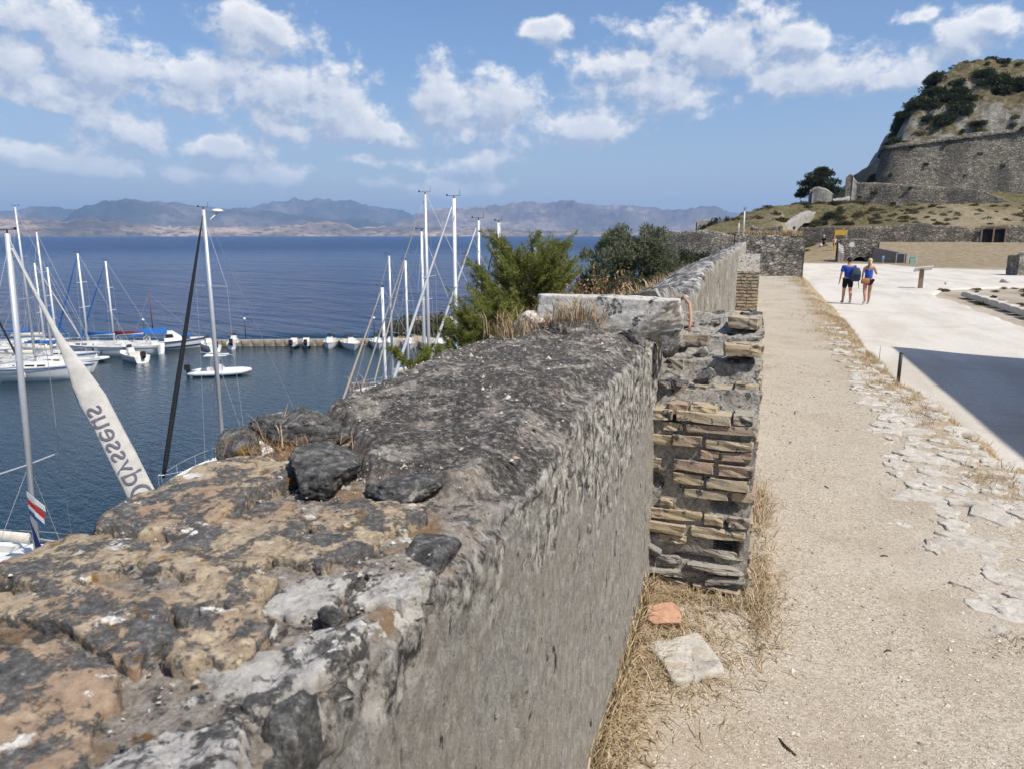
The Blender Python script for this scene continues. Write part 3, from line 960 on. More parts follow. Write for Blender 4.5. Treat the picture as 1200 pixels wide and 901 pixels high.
# ------------------------------------------------------------------ ground of the fortress
def ground_h(X, Y):
    z = np.full(X.shape, 11.33)
    # field rising towards the low wall
    z = z + sstep(Y, 78, 112) * 1.75 * sstep(X, 2, 9)
    slope = 15.1 + np.clip((Y - 112) / 26, 0, 1) * 3.9
    z = np.where((Y > 112) & (X > 3), np.maximum(z, 13.1 + (slope - 13.1) * sstep(X, 3, 8)), z)
    ctop = np.interp(X, [13, 25, 32, 38, 44], [22.3, 21.8, 21.2, 18.9, 18.9])
    base = np.interp(X, [13, 18, 42, 60], [23.2, 23.2, 21.0, 20.6])
    tc = np.clip((Y - 138.3) / 11, 0, 1)
    z = np.where((Y > 138.2) & (X > 12), (ctop + (base - ctop) * tc - 19) * sstep(X, 12, 15) + 19, z)
    z = np.where((Y > 151) & (X > 19), np.maximum(z, 23 + 7.0 * sstep(X, 20.5, 23.5)), z)
    # ridge towards the point
    lft = -5.5 - np.clip((Y - 46) / 64, 0, 1) * 4.0
    ridge = 11.33 + (2.35 + np.clip((Y - 82) / 38, 0, 1.25) * 4.9) * sstep(X, lft - 1.5, lft + 1.0) * (1 - sstep(X - np.clip((Y - 46) / 60, 0, 1.2) * 2.2, 0.6, 2.6)) * sstep(Y, 44.5, 46.5)
    ridge = np.where(Y > 108, np.maximum(ridge, 11.33 + 7.2 * sstep(X, -9, 0) * sstep(Y, 108, 120)), ridge)
    ridge = np.minimum(ridge, np.interp(X, [-10, -8, -5.5, -2.5, 1, 6.6, 14], [13.6, 14.1, 15.0, 16.4, 17.9, 18.7, 19.2]))
    z = np.maximum(z, np.where(X < 14, ridge, 0))
    z = np.where((X < -0.9) & (Y < 44.4), 11.33 - 0.5 * sstep(-X, 0.9, 4.5), z)
    # outer edge down to the quay
    edge = np.where(Y < 44, -5.6, -6.5 - np.clip((Y - 46) / 64, 0, 1) * 4.5 + np.clip((Y - 112) / 60, 0, 1) * 10)
    z = -2.5 + (z + 2.5) * sstep(X, edge - 0.6, edge)
    z = np.where((Y > 200) & (X < 200), np.minimum(z, 30), z)
    return z


def ground():
    xs = np.unique(np.concatenate([np.arange(-16, -5, 0.5), np.arange(-5, 45, 0.7), np.arange(45, 140, 4.0)]))
    ys = np.unique(np.concatenate([np.arange(-60, 20, 3.0), np.arange(20, 112, 0.8), [111.9, 112.1], np.arange(112.5, 138, 0.8), [138.05, 138.35], np.arange(139, 151, 1.0), [150.9, 151.2], np.arange(152, 230, 4.0)]))
    X, Y = np.meshgrid(xs, ys, indexing='ij')
    Z = ground_h(X, Y)
    P = np.c_[X.ravel(), Y.ravel(), np.zeros(X.size)]
    n = fbm(P, 0.35, 4, 0.5, 5).reshape(X.shape)
    amp = 0.02 + 0.05 * sstep(X, 8, 11) + 0.55 * sstep(Y, 112, 118) + 0.6 * sstep(Y, 46, 60) * (X < 2)
    Z = Z + (n - 0.25 * (amp < 0.1)) * amp
    pale = sstep(X, 7, 8.5) * (1 - sstep(X, 22, 40)) * sstep(Y, 20, 26) * (1 - sstep(Y, 62, 74)) * np.clip(0.65 + n, 0, 1)
    pale = np.maximum(pale, 0.8 * (1 - sstep(Y, 60, 82)) * (X < 8))
    green = np.clip(sstep(Y, 111, 113), 0, 1) * np.clip(0.75 + fbm(P, 0.06, 3, 0.5, 9).reshape(X.shape) * 1.2 - 0.25 * sstep(X, 12, 30), 0, 1)
    green = np.maximum(green, np.clip(0.75 + 0.5 * n, 0, 1) * sstep(Y, 46, 56) * (1 - sstep(X, 1.0, 3.0)))
    green = np.maximum(green, 0.9 * sstep(Y, 104, 110) * (X < 12))
    V = np.c_[X.ravel(), Y.ravel(), Z.ravel()]
    o = obj('ground', raw_mesh('ground', V, grid_faces(len(xs), len(ys)), 'dry_ground', True, {'pale': pale.ravel(), 'green': green.ravel()}))
    structure(o)
    mb = MB().box((-9.7, 30, 0.0), (5.2, 180, 2.0))
    structure(mb.build('quay', 'concrete_grey'))


ground()


def road():
    key = np.array([(-60, 2.2, 7.4), (20, 2.2, 7.4), (37, 2.25, 7.6), (41, 2.2, 9.0), (44, 2.1, 13), (47, 2.0, 22), (51, 2.0, 48), (58, 2.0, 48), (61, 2.2, 24), (66, 2.6, 13), (74, 3.0, 11)], float)
    ys = np.concatenate([np.arange(-60, 5, 2.0), np.arange(5, 74, 0.4)])
    V = []
    nx = 40
    for y in ys:
        xl, xr = np.interp(y, key[:, 0], key[:, 1]), np.interp(y, key[:, 0], key[:, 2])
        e = fbm(np.array([[y * 0.5, 0, 0], [y * 0.5, 7, 0]]), 1, 4, 0.6, 3)
        x = np.linspace(xl + e[0] * 0.15, xr + e[1] * 0.35, nx)
        z = 11.40 + fbm(np.c_[x * 0.8, np.full(nx, y * 0.4), np.zeros(nx)], 1, 3, 0.5, 8) * 0.02
        z[0] -= 0.1
        z[-1] -= 0.1
        V.append(np.c_[x, np.full(nx, y), z])
    structure(obj('road', raw_mesh('road', np.vstack(V), grid_faces(len(ys), nx)[:, ::-1], 'limestone_road')))


road()


# ------------------------------------------------------------------ the gravel path along the wall
def path_edge(y):
    y = np.asarray(y, float)
    return np.interp(y, [0, 4, 5.2, 7, 9, 11, 20, 36], [1.75, 1.95, 1.85, 1.72, 1.55, 1.42, 1.5, 1.62]) + fbm(np.c_[y.ravel() * 1.6, np.zeros(y.size), np.zeros(y.size)], 1, 4, 0.55, 2).reshape(y.shape) * 0.12


def path_z(x, y):
    """height of the trodden surface and of the bank down to the road"""
    x, y = np.asarray(x, float), np.asarray(y, float)
    e = path_edge(y)
    P = np.c_[x.ravel(), y.ravel(), np.zeros(x.size)]
    n = fbm(P, 1.4, 4, 0.5, 4).reshape(x.shape)
    f = fbm(P, 12.0, 3, 0.55, 6).reshape(x.shape)
    z = 12.30 + n * 0.018 + f * 0.006
    z = z + 0.015 * np.exp(-((x + 0.42) / 0.18) ** 2)
    drop = 0.14 * sstep(x, e - 0.05, e + 0.35) + 0.86 * sstep(x, e + 0.30, e + 0.95)
    return z - drop * 0.97 + (f * 0.10 + n * 0.10) * np.clip(drop * (1.05 - drop) * 4, 0, 1)


def path():
    xs = np.arange(-0.75, 2.95, 0.028)
    ys = np.concatenate([np.arange(-6, 0.5, 0.25), np.arange(0.5, 7.5, 0.028), np.arange(7.5, 15, 0.06), np.arange(15, 36.5, 0.14)])
    X, Y = np.meshgrid(xs, ys, indexing='ij')
    Z = path_z(X, Y)
    e = path_edge(Y)
    P = np.c_[X.ravel(), Y.ravel(), np.zeros(X.size)]
    verge = sstep(X + fbm(P, 3.0, 4, 0.6, 12).reshape(X.shape) * 0.3, e - 0.42, e - 0.05)
    verge = np.maximum(verge, 0.75 * sstep(fbm(P, 5.0, 4, 0.6, 13).reshape(X.shape) * 0.25 - X, 0.12, 0.34) * (Y < 6))
    o = obj('path', raw_mesh('path', np.c_[X.ravel(), Y.ravel(), Z.ravel()], grid_faces(len(xs), len(ys)), 'gravel_path', True, {'verge': verge.ravel()}))
    return structure(o)


PATH = path()


def flagstones():
    rs = random.Random(5)
    y = 3.2
    k = 0
    spots = []
    while y < 15.5:
        x0, x1 = np.interp(y, [3.2, 4.2, 6, 8, 10, 12, 16], [1.15, 1.02, 1.02, 1.1, 1.12, 1.15, 1.25]), float(path_edge(np.array([y]))[0]) + 0.02
        x = x0 + rs.uniform(-0.05, 0.1)
        while x < x1:
            s = rs.uniform(0.06, 0.18) * (1.0 if y < 8 else 0.9)
            if rs.random() < (0.96 if y < 9 else 0.75):
                spots.append((x + s, y + rs.uniform(-0.07, 0.07), s))
            x += 2 * s * 0.92 + rs.uniform(0.0, 0.03)
        y += rs.uniform(0.17, 0.25)
    spots += [(1.17, 3.72, 0.085), (1.12, 3.4, 0.05), (1.02, 4.3, 0.10), (0.9, 4.62, 0.05), (1.30, 3.55, 0.06)]
    for x, y, s in spots:
        n = rs.choice((4, 5, 5, 6, 7))
        a0 = rs.uniform(0, 6.28)
        st = rs.uniform(0.65, 1.45)
        poly = [(x + math.cos(a0 + 6.283 * i / n) * s * st * rs.uniform(0.7, 1.25), y + math.sin(a0 + 6.283 * i / n) * s / st * rs.uniform(0.7, 1.2)) for i in range(n)]
        zt = float(path_z(np.array([x]), np.array([y]))[0]) + rs.uniform(0.001, 0.015)
        me, c = slab_mesh('flagstone', poly, zt, 0.05, 'flagstone', k, 34, 0.012, (rs.uniform(-0.07, 0.07), rs.uniform(-0.07, 0.07)), 0.022, 6, 0.06)
        obj('flagstone', me, PATH, c)
        k += 1


flagstones()


def pebbles():
    """loose gravel on the path, real stones of 4 to 25 mm"""
    rs = np.random.RandomState(3)
    N = 26000
    y = 1.75 + rs.power(0.62, N) * 8.5
    x = rs.uniform(-0.42, 1.75, N)
    s = np.exp(rs.normal(math.log(0.0034), 0.45, N)).clip(0.0018, 0.016)
    s *= np.interp(y, [1.7, 4, 10], [0.9, 1.1, 1.7])
    inb = (x < 0.1) & (y > 3.2) & (y < 4.5)
    keep = ~inb & (fbm(np.c_[x, y, np.zeros(N)], 1.5, 3, 0.5, 21) + rs.uniform(-0.5, 0.5, N) > -0.25)
    x, y, s = x[keep], y[keep], s[keep]
    N = len(x)
    z = path_z(x, y)
    base = np.array([(1, 0, 0), (0, 1, 0), (-1, 0, 0), (0, -1, 0), (0, 0, 0.75), (0, 0, -0.75)], float)
    F0 = np.array([(0, 1, 4), (1, 2, 4), (2, 3, 4), (3, 0, 4), (1, 0, 5), (2, 1, 5), (3, 2, 5), (0, 3, 5)])
    a = rs.uniform(0, 6.28, N)
    V = base[None] * rs.uniform(0.6, 1.4, (N, 6, 1)) * np.stack([rs.uniform(0.8, 1.4, N), rs.uniform(0.7, 1.1, N), rs.uniform(0.5, 0.9, N)], 1)[:, None]
    c_, s_ = np.cos(a)[:, None], np.sin(a)[:, None]
    V = np.stack([V[..., 0] * c_ - V[..., 1] * s_, V[..., 0] * s_ + V[..., 1] * c_, V[..., 2]], -1) * s[:, None, None]
    V += np.stack([x, y, z + s * 0.15], 1)[:, None]
    F = (F0[None] + (np.arange(N) * 6)[:, None, None]).reshape(-1, 3)
    o = obj('gravel', raw_mesh('gravel', V.reshape(-1, 3), F, 'pebble', False))
    o['kind'] = 'stuff'
    o['label'] = 'loose pale gravel scattered over the trodden path'


pebbles()


# ------------------------------------------------------------------ the parapet wall
def left_edge(y):
    return np.interp(y, [0.2, 0.7, 0.9, 1.1, 1.4, 2.0, 3.5], [-1.10, -1.08, -1.07, -1.08, -1.16, -1.17, -1.17])


def top_height(x, y):
    P = np.c_[x, y, np.zeros(len(x))]
    yf = np.interp(x, [-1.3, -1.05, -0.92, -0.8, -0.72, -0.55, -0.42], [1.60, 1.58, 1.50, 1.36, 1.22, 1.23, 1.25]) + fbm(P, 6, 4, 0.55, 40) * 0.05
    m = sstep(y - yf, -0.015, 0.045)
    hgt = 0.045 + 0.035 * sstep(y, 1.35, 2.3) + fbm(P, 3.2, 4, 0.5, 41) * 0.028
    side = 1 - sstep(np.abs(x + 0.80), 0.24, 0.40) * 0.55
    z = 13.495 + m * hgt * side
    bed = fbm(P, 7, 5, 0.55, 42) * 0.010 + fbm(P, 32, 4, 0.6, 43, ridged=True) * 0.0045
    z = z + bed + m * (fbm(P, 13, 4, 0.6, 44) * 0.008 + fbm(P, 45, 3, 0.6, 45, ridged=True) * 0.0035)
    return z, m


def near_wall():
    ys = np.concatenate([np.arange(-3, 0.32, 0.09), np.arange(0.32, 1.36, 0.0044), np.arange(1.36, 3.44, 0.0078)])
    zf = np.arange(12.15, 13.44, 0.0085)
    nf = len(zf)
    na = 12
    nt = 150
    nl = 26
    ny = len(ys)
    # column layout: right face, arc, top, arc, left face
    cols = nf + na + nt + na + nl
    X = np.zeros((cols, ny))
    Z = np.zeros((cols, ny))
    NX = np.zeros((cols, ny))
    NZ = np.zeros((cols, ny))
    xl = left_edge(ys)
    y1 = np.c_[ys * 1.0, np.zeros(ny), np.zeros(ny)]
    xr = -0.425 + fbm(y1, 1.2, 3, 0.5, 50) * 0.015 + fbm(y1, 7, 4, 0.6, 51) * 0.012
    rho = 0.04 + 0.02 * fbm(y1, 3, 2, 0.5, 52)
    zt_r = 13.47 + 0.045 * sstep(ys, 1.2, 2.0)
    for j in range(nf):
        X[j] = xr + (13.5 - zf[j]) * 0.008
        Z[j] = 12.15 + (zf[j] - 12.15) * (zt_r - 0.02 - 12.15) / (13.435 - 12.15)
        NX[j] = 1
    for j in range(na):
        a = (j + 0.5) / na * math.pi / 2
        X[nf + j] = xr - rho * (1 - math.cos(a))
        Z[nf + j] = zt_r - 0.02 + rho * math.sin(a)
        NX[nf + j] = math.cos(a)
        NZ[nf + j] = math.sin(a)
    zt0 = zt_r - 0.02 + rho
    zl0 = zt0 * 0 + 13.475
    for j in range(nt):
        f = (j + 0.5) / nt
        X[nf + na + j] = (xr - rho) * (1 - f) + (xl + 0.06) * f
        zz, _m = top_height(X[nf + na + j], ys)
        wr = np.clip(f * nt / 12, 0, 1)
        wl = np.clip((1 - f) * nt / 12, 0, 1)
        Z[nf + na + j] = zz * wr * wl + zt0 * (1 - wr) + zl0 * (1 - wl) * wr
        NZ[nf + na + j] = 1
    for j in range(na):
        a = (j + 0.5) / na * math.pi / 2
        k = nf + na + nt + j
        X[k] = xl + 0.06 - 0.06 * math.sin(a)
        Z[k] = 13.415 + 0.06 * math.cos(a)
        NX[k] = -math.sin(a)
        NZ[k] = math.cos(a)
    for j in range(nl):
        k = nf + 2 * na + nt + j
        X[k] = xl - 0.02 * (j / nl)
        Z[k] = 13.39 - 2.3 * (j / nl) ** 1.8
        NX[k] = -1
    Y = np.repeat(ys[None], cols, 0)
    P = np.c_[X.ravel(), Y.ravel(), Z.ravel()]
    up = NZ.ravel() ** 2
    face = 1 - up
    PS = P * np.array([1, 1, 0.6])
    d = face * (fbm(P, 1.6, 3, 0.5, 60) * 0.018 + fbm(PS, 14, 5, 0.6, 61) * 0.006 + fbm(PS, 60, 3, 0.6, 62) * 0.003)
    nearedge = np.exp(-((P[:, 2] - 13.47) / 0.14) ** 2)
    chips = np.clip(fbm(P, 8, 4, 0.55, 63) - 0.08, 0, None)
    d -= face * nearedge * chips * 0.055
    corner = np.clip(1 - np.abs(up - 0.5) * 2, 0, 1)
    d += corner * (fbm(P, 13, 5, 0.6, 64) * 0.014 - np.clip(fbm(P, 22, 3, 0.5, 66), 0, None) * 0.02)
    # broken pits low on the face
    pit = np.exp(-(((P[:, 1] - 1.28) / 0.012) ** 2 + ((P[:, 2] - 13.02) / 0.03) ** 2))
    d -= face * pit * 0.03
    X = X + (d * NX.ravel()).reshape(X.shape)
    Z = Z + (d * NZ.ravel()).reshape(X.shape)
    _z, m = top_height(P[:, 0], P[:, 1])
    n = fbm(P, 9, 5, 0.6, 65)
    top = sstep(up + n * 0.9 * corner + 0.35 * (nearedge * face) * sstep(n, 0.0, 0.35) , 0.35, 0.65)
    z0 = np.interp(P[:, 1], [0.3, 1.0, 1.6, 2.4], [13.37, 13.31, 13.20, 13.08])
    white = sstep(P[:, 2] + n * 0.30 - z0, -0.02, 0.12) * face * sstep(n + 0.25 * P[:, 1], -0.25, 0.35)
    V = np.c_[X.ravel(), Y.ravel(), Z.ravel()]
    return raw_mesh('masonry', V, grid_faces(cols, ny), 'wall_masonry', True, {'top': top, 'mound': m * sstep(n, -0.75, -0.35), 'white': white})


WALL = empty('stone_parapet', (0, 0, 0))
tag(WALL, 'long weathered stone parapet wall with lichen blackened top beside the gravel path', 'wall')
obj('masonry', near_wall(), WALL)


def wall_stones():
    S = 'sandstone'
    W = 'limestone_white'
    K = 'black_rock_and_shade'
    lst = [
        # outline, top height, thickness, material, seed, roughness, tilt
        ([(-1.045, .885), (-1.085, 1.0), (-1.09, 1.17), (-1.0, 1.30), (-.86, 1.20), (-.86, 1.02), (-.87, .885)], 13.545, .075, S, 3, .008, (.02, .03)),
        ([(-.87, .80), (-.86, 1.01), (-.80, 1.10), (-.70, .98), (-.685, .84), (-.76, .775)], 13.525, .05, S, 8, .007, (0, .02)),
        ([(-.77, 1.00), (-.68, 1.14), (-.545, 1.13), (-.54, 1.04), (-.66, .99)], 13.527, .05, S, 15, .006, (.03, 0)),
        ([(-.67, .87), (-.675, 1.0), (-.55, 1.03), (-.58, .86)], 13.525, .045, S, 21, .006, (0, 0)),
        ([(-.83, .46), (-.82, .60), (-.665, .555), (-.59, .44), (-.62, .36), (-.76, .36)], 13.527, .045, S, 28, .006, (-.06, .02)),
        ([(-.95, .60), (-.90, .70), (-.77, .72), (-.665, .64), (-.655, .575), (-.82, .615)], 13.53, .04, S, 33, .006, (-.02, .03)),
        ([(-.63, .605), (-.645, .67), (-.58, .71), (-.555, .69), (-.54, .625), (-.57, .60)], 13.545, .04, S, 41, .005, (-.08, .1)),
        ([(-.55, .38), (-.555, .46), (-.49, .56), (-.445, .53), (-.415, .46), (-.425, .37)], 13.53, .07, W, 47, .010, (.10, -.05)),
        ([(-.57, .60), (-.52, .67), (-.445, .735), (-.43, .70), (-.43, .60), (-.48, .565)], 13.525, .05, W, 52, .009, (.05, .08)),
        ([(-.76, .69), (-.72, .785), (-.625, .815), (-.60, .76), (-.66, .695)], 13.53, .045, S, 60, .007, (0, .05)),
        ([(-1.075, .70), (-1.08, .87), (-.89, .87), (-.87, .76), (-.92, .69)], 13.515, .05, S, 66, .007, (.06, 0)),
        ([(-1.10, .46), (-1.10, .67), (-.96, .68), (-.93, .60), (-.87, .52), (-.86, .44)], 13.52, .05, S, 67, .007, (.03, 0)),
        ([(-.60, .75), (-.60, .84), (-.53, .85), (-.50, .78), (-.54, .74)], 13.515, .035, W, 71, .007, (.05, .02)),
        ([(-.50, .80), (-.52, .90), (-.44, .92), (-.425, .83)], 13.51, .035, W, 76, .008, (.1, 0)),
    ]
    for poly, zt, th, m, sd, rg, tl in lst:
        me, c = slab_mesh('stone', poly, 13.517 + (zt - 13.525) * 0.60, th * 0.8, m, sd, 84, rg, tl, .009, 26, 0.10)
        obj('stone', me, WALL, c)
    # the tall white coping block at the step in the wall
    me = rock_mesh('coping_stone', 'limestone_coping', 85, 8, .05, .93, 1.0, (.40, .175, .135), 1.3, .6)
    obj('coping_stone', me, WALL, (-.655, 3.40, 13.605), .03)
    me = rock_mesh('coping_stone', 'limestone_coping', 87, 5, .09, .7, 1.0, (.13, .12, .09), 1.3, .6)
    obj('coping_stone', me, WALL, (-1.02, 3.36, 13.56), -.5)
    # black boulders bedded in the top: centre, half sizes, turn
    rocks = [((-.815, 1.235, 13.532), (.085, .125, .050), .35, 1), ((-.625, 1.205, 13.517), (.085, .055, .028), .15, 2), ((-1.06, 1.47, 13.535), (.155, .105, .055), -.35, 3),
             ((-1.13, 1.36, 13.515), (.055, .06, .045), .4, 4), ((-.445, .575, 13.47), (.035, .05, .05), .2, 6), ((-.42, .515, 13.43), (.03, .045, .06), .5, 7),
             ((-.47, 1.0, 13.492), (.05, .06, .022), .2, 8), ((-.72, 3.06, 13.585), (.14, .10, .06), .2, 10), ((-.90, 3.15, 13.57), (.11, .09, .05), 1.2, 11),
             ((-.50, 3.13, 13.56), (.09, .08, .055), .7, 12), ((-.36, 3.33, 13.50), (.06, .07, .06), .3, 13), ((-.585, .70, 13.51), (.02, .025, .014), .3, 14), ((-.50, .745, 13.515), (.018, .026, .016), 1.3, 15)]
    for c, s, rz, sd in rocks:
        me = rock_mesh('stone', 'black_rock_and_shade', sd, 6 if max(s) > .06 else 4, .10, .55, 1.0, s, 1.8, .8, 13)
        obj('stone', me, WALL, c, rz)


wall_stones()


def wall_grit():
    """crumbs of mortar and lichen lying on the wall top"""
    rs = np.random.RandomState(31)
    N = 5200
    y = 0.35 + 2.75 * rs.power(0.8, N)
    x = rs.uniform(-1.06, -0.44, N)
    keep = fbm(np.c_[x, y, np.zeros(N)], 5, 3, 0.5, 33) + rs.uniform(-0.4, 0.4, N) > -0.02
    keep &= (y < 1.3) | (rs.rand(N) < 0.45)
    x, y = x[keep], y[keep]
    N = len(x)
    z, _m = top_height(x, y)
    s = np.exp(rs.normal(math.log(0.0022), 0.5, N)).clip(0.001, 0.010) * np.interp(y, [0.4, 3], [0.8, 1.8])
    base = np.array([(1, 0, 0), (0, 1, 0), (-1, 0, 0), (0, -1, 0), (0, 0, 0.8), (0, 0, -0.8)], float)
    F0 = np.array([(0, 1, 4), (1, 2, 4), (2, 3, 4), (3, 0, 4), (1, 0, 5), (2, 1, 5), (3, 2, 5), (0, 3, 5)])
    V = base[None] * rs.uniform(0.5, 1.5, (N, 6, 1)) * rs.uniform(0.6, 1.4, (N, 1, 3)) * s[:, None, None]
    z = z + 0.001 + 0.012 * (y < 1.15) * rs.rand(N)
    V += np.stack([x, y, z], 1)[:, None]
    F = (F0[None] + (np.arange(N) * 6)[:, None, None]).reshape(-1, 3)
    obj('grit', raw_mesh('grit', V.reshape(-1, 3), F, 'grit_crumb', False), WALL)['kind'] = 'stuff'


wall_grit()


def far_wall():
    """the same wall beyond the step, running on to the cross wall"""
    ys = np.concatenate([np.arange(3.46, 8, 0.03), np.arange(8, 27.2, 0.09)])
    prof = []
    for z in np.linspace(12.1, 13.66, 46):
        prof.append((-0.42, z, 1, 0))
    for x in np.linspace(-0.45, -0.95, 30):
        prof.append((x, 13.70 - 0.20 * ((-0.45 - x) / 0.5) ** 1.5, 0, 1))
    for z in np.linspace(13.46, 10.7, 16):
        prof.append((-0.98, z, -1, 0))
    pr = np.array(prof)
    n, ny = len(pr), len(ys)
    X = np.repeat(pr[:, 0:1], ny, 1)
    Z = np.repeat(pr[:, 1:2], ny, 1)
    NX = np.repeat(pr[:, 2:3], ny, 1).ravel()
    NZ = np.repeat(pr[:, 3:4], ny, 1).ravel()
    Y = np.repeat(ys[None], n, 0)
    y1 = np.c_[ys, np.zeros(ny), np.zeros(ny)]
    wav = fbm(y1, 0.55, 4, 0.55, 70) * 0.10 - 0.10 * np.exp(-((ys - 5.3) / 1.1) ** 2) + 0.03 * sstep(ys, 8, 12)
    Z = Z + wav[None] * sstep(Z, 12.6, 13.6)
    P = np.c_[X.ravel(), Y.ravel(), Z.ravel()]
    d = fbm(P, 1.5, 5, 0.55, 71) * 0.05 * (0.45 + NZ) + fbm(P, 9, 4, 0.6, 72) * 0.022
    # niche in the face
    nich = sstep(0.28 - np.abs(P[:, 1] - 9.0), 0, 0.05) * sstep(0.26 - np.abs(P[:, 2] - 13.2), 0, 0.05)
    d -= (NX > 0) * nich * 0.12
    X = X + (d * NX).reshape(X.shape)
    Z = Z + (d * NZ).reshape(X.shape)
    V = np.c_[X.ravel(), Y.ravel(), Z.ravel()]
    F = [tuple(f) for f in grid_faces(n, ny)] + [tuple(i * ny for i in range(n))]
    obj('masonry', raw_mesh('masonry', V, F, 'wall_weathered'), WALL)


far_wall()


def brick_meshes():
    """worn bricks: arris-rounded blocks of unit size with chipped corners"""
    out = []
    lin = np.array([-0.5, -0.47, -0.15, 0.15, 0.47, 0.5])
    for s in range(7):
        idx, V, F = {}, [], []
        for ax in range(3):
            for sg in (-1, 1):
                g = np.zeros((6, 6), int)
                for i, a in enumerate(lin):
                    for j, c in enumerate(lin):
                        q = [0, 0, 0]
                        q[ax], q[(ax + 1) % 3], q[(ax + 2) % 3] = 0.5 * sg, a, c
                        key = tuple(round(float(x), 4) for x in q)
                        if key not in idx:
                            idx[key] = len(V)
                            V.append(q)
                        g[i, j] = idx[key]
                for i in range(5):
                    for j in range(5):
                        f = (g[i, j], g[i + 1, j], g[i + 1, j + 1], g[i, j + 1])
                        F.append(f if sg > 0 else f[::-1])
        V = np.array(V, float)
        near = (np.abs(V) > 0.48).sum(1)
        V = V * np.where(near >= 2, 0.98, 1.0)[:, None] * np.where(near >= 3, 0.98, 1.0)[:, None]
        n = fbm(V * np.array([2.4, 1.4, 1.0]), 2.2, 3, 0.6, 210 + s)
        V = V + np.sign(V) * (np.abs(V) > 0.42) * (n * np.array([[0.05], [0.10], [0.10]])).T
        out.append(raw_mesh('brick', V, np.array(F), 'brick_clay', False))
    return out


BRICKS = brick_meshes()
RUBBLE = [rock_mesh('brick', 'rubble_stone', 240 + s, 2, .10, .85, 1.0, (1, 1, 1), 1.5, .5, 8, False) for s in range(5)]


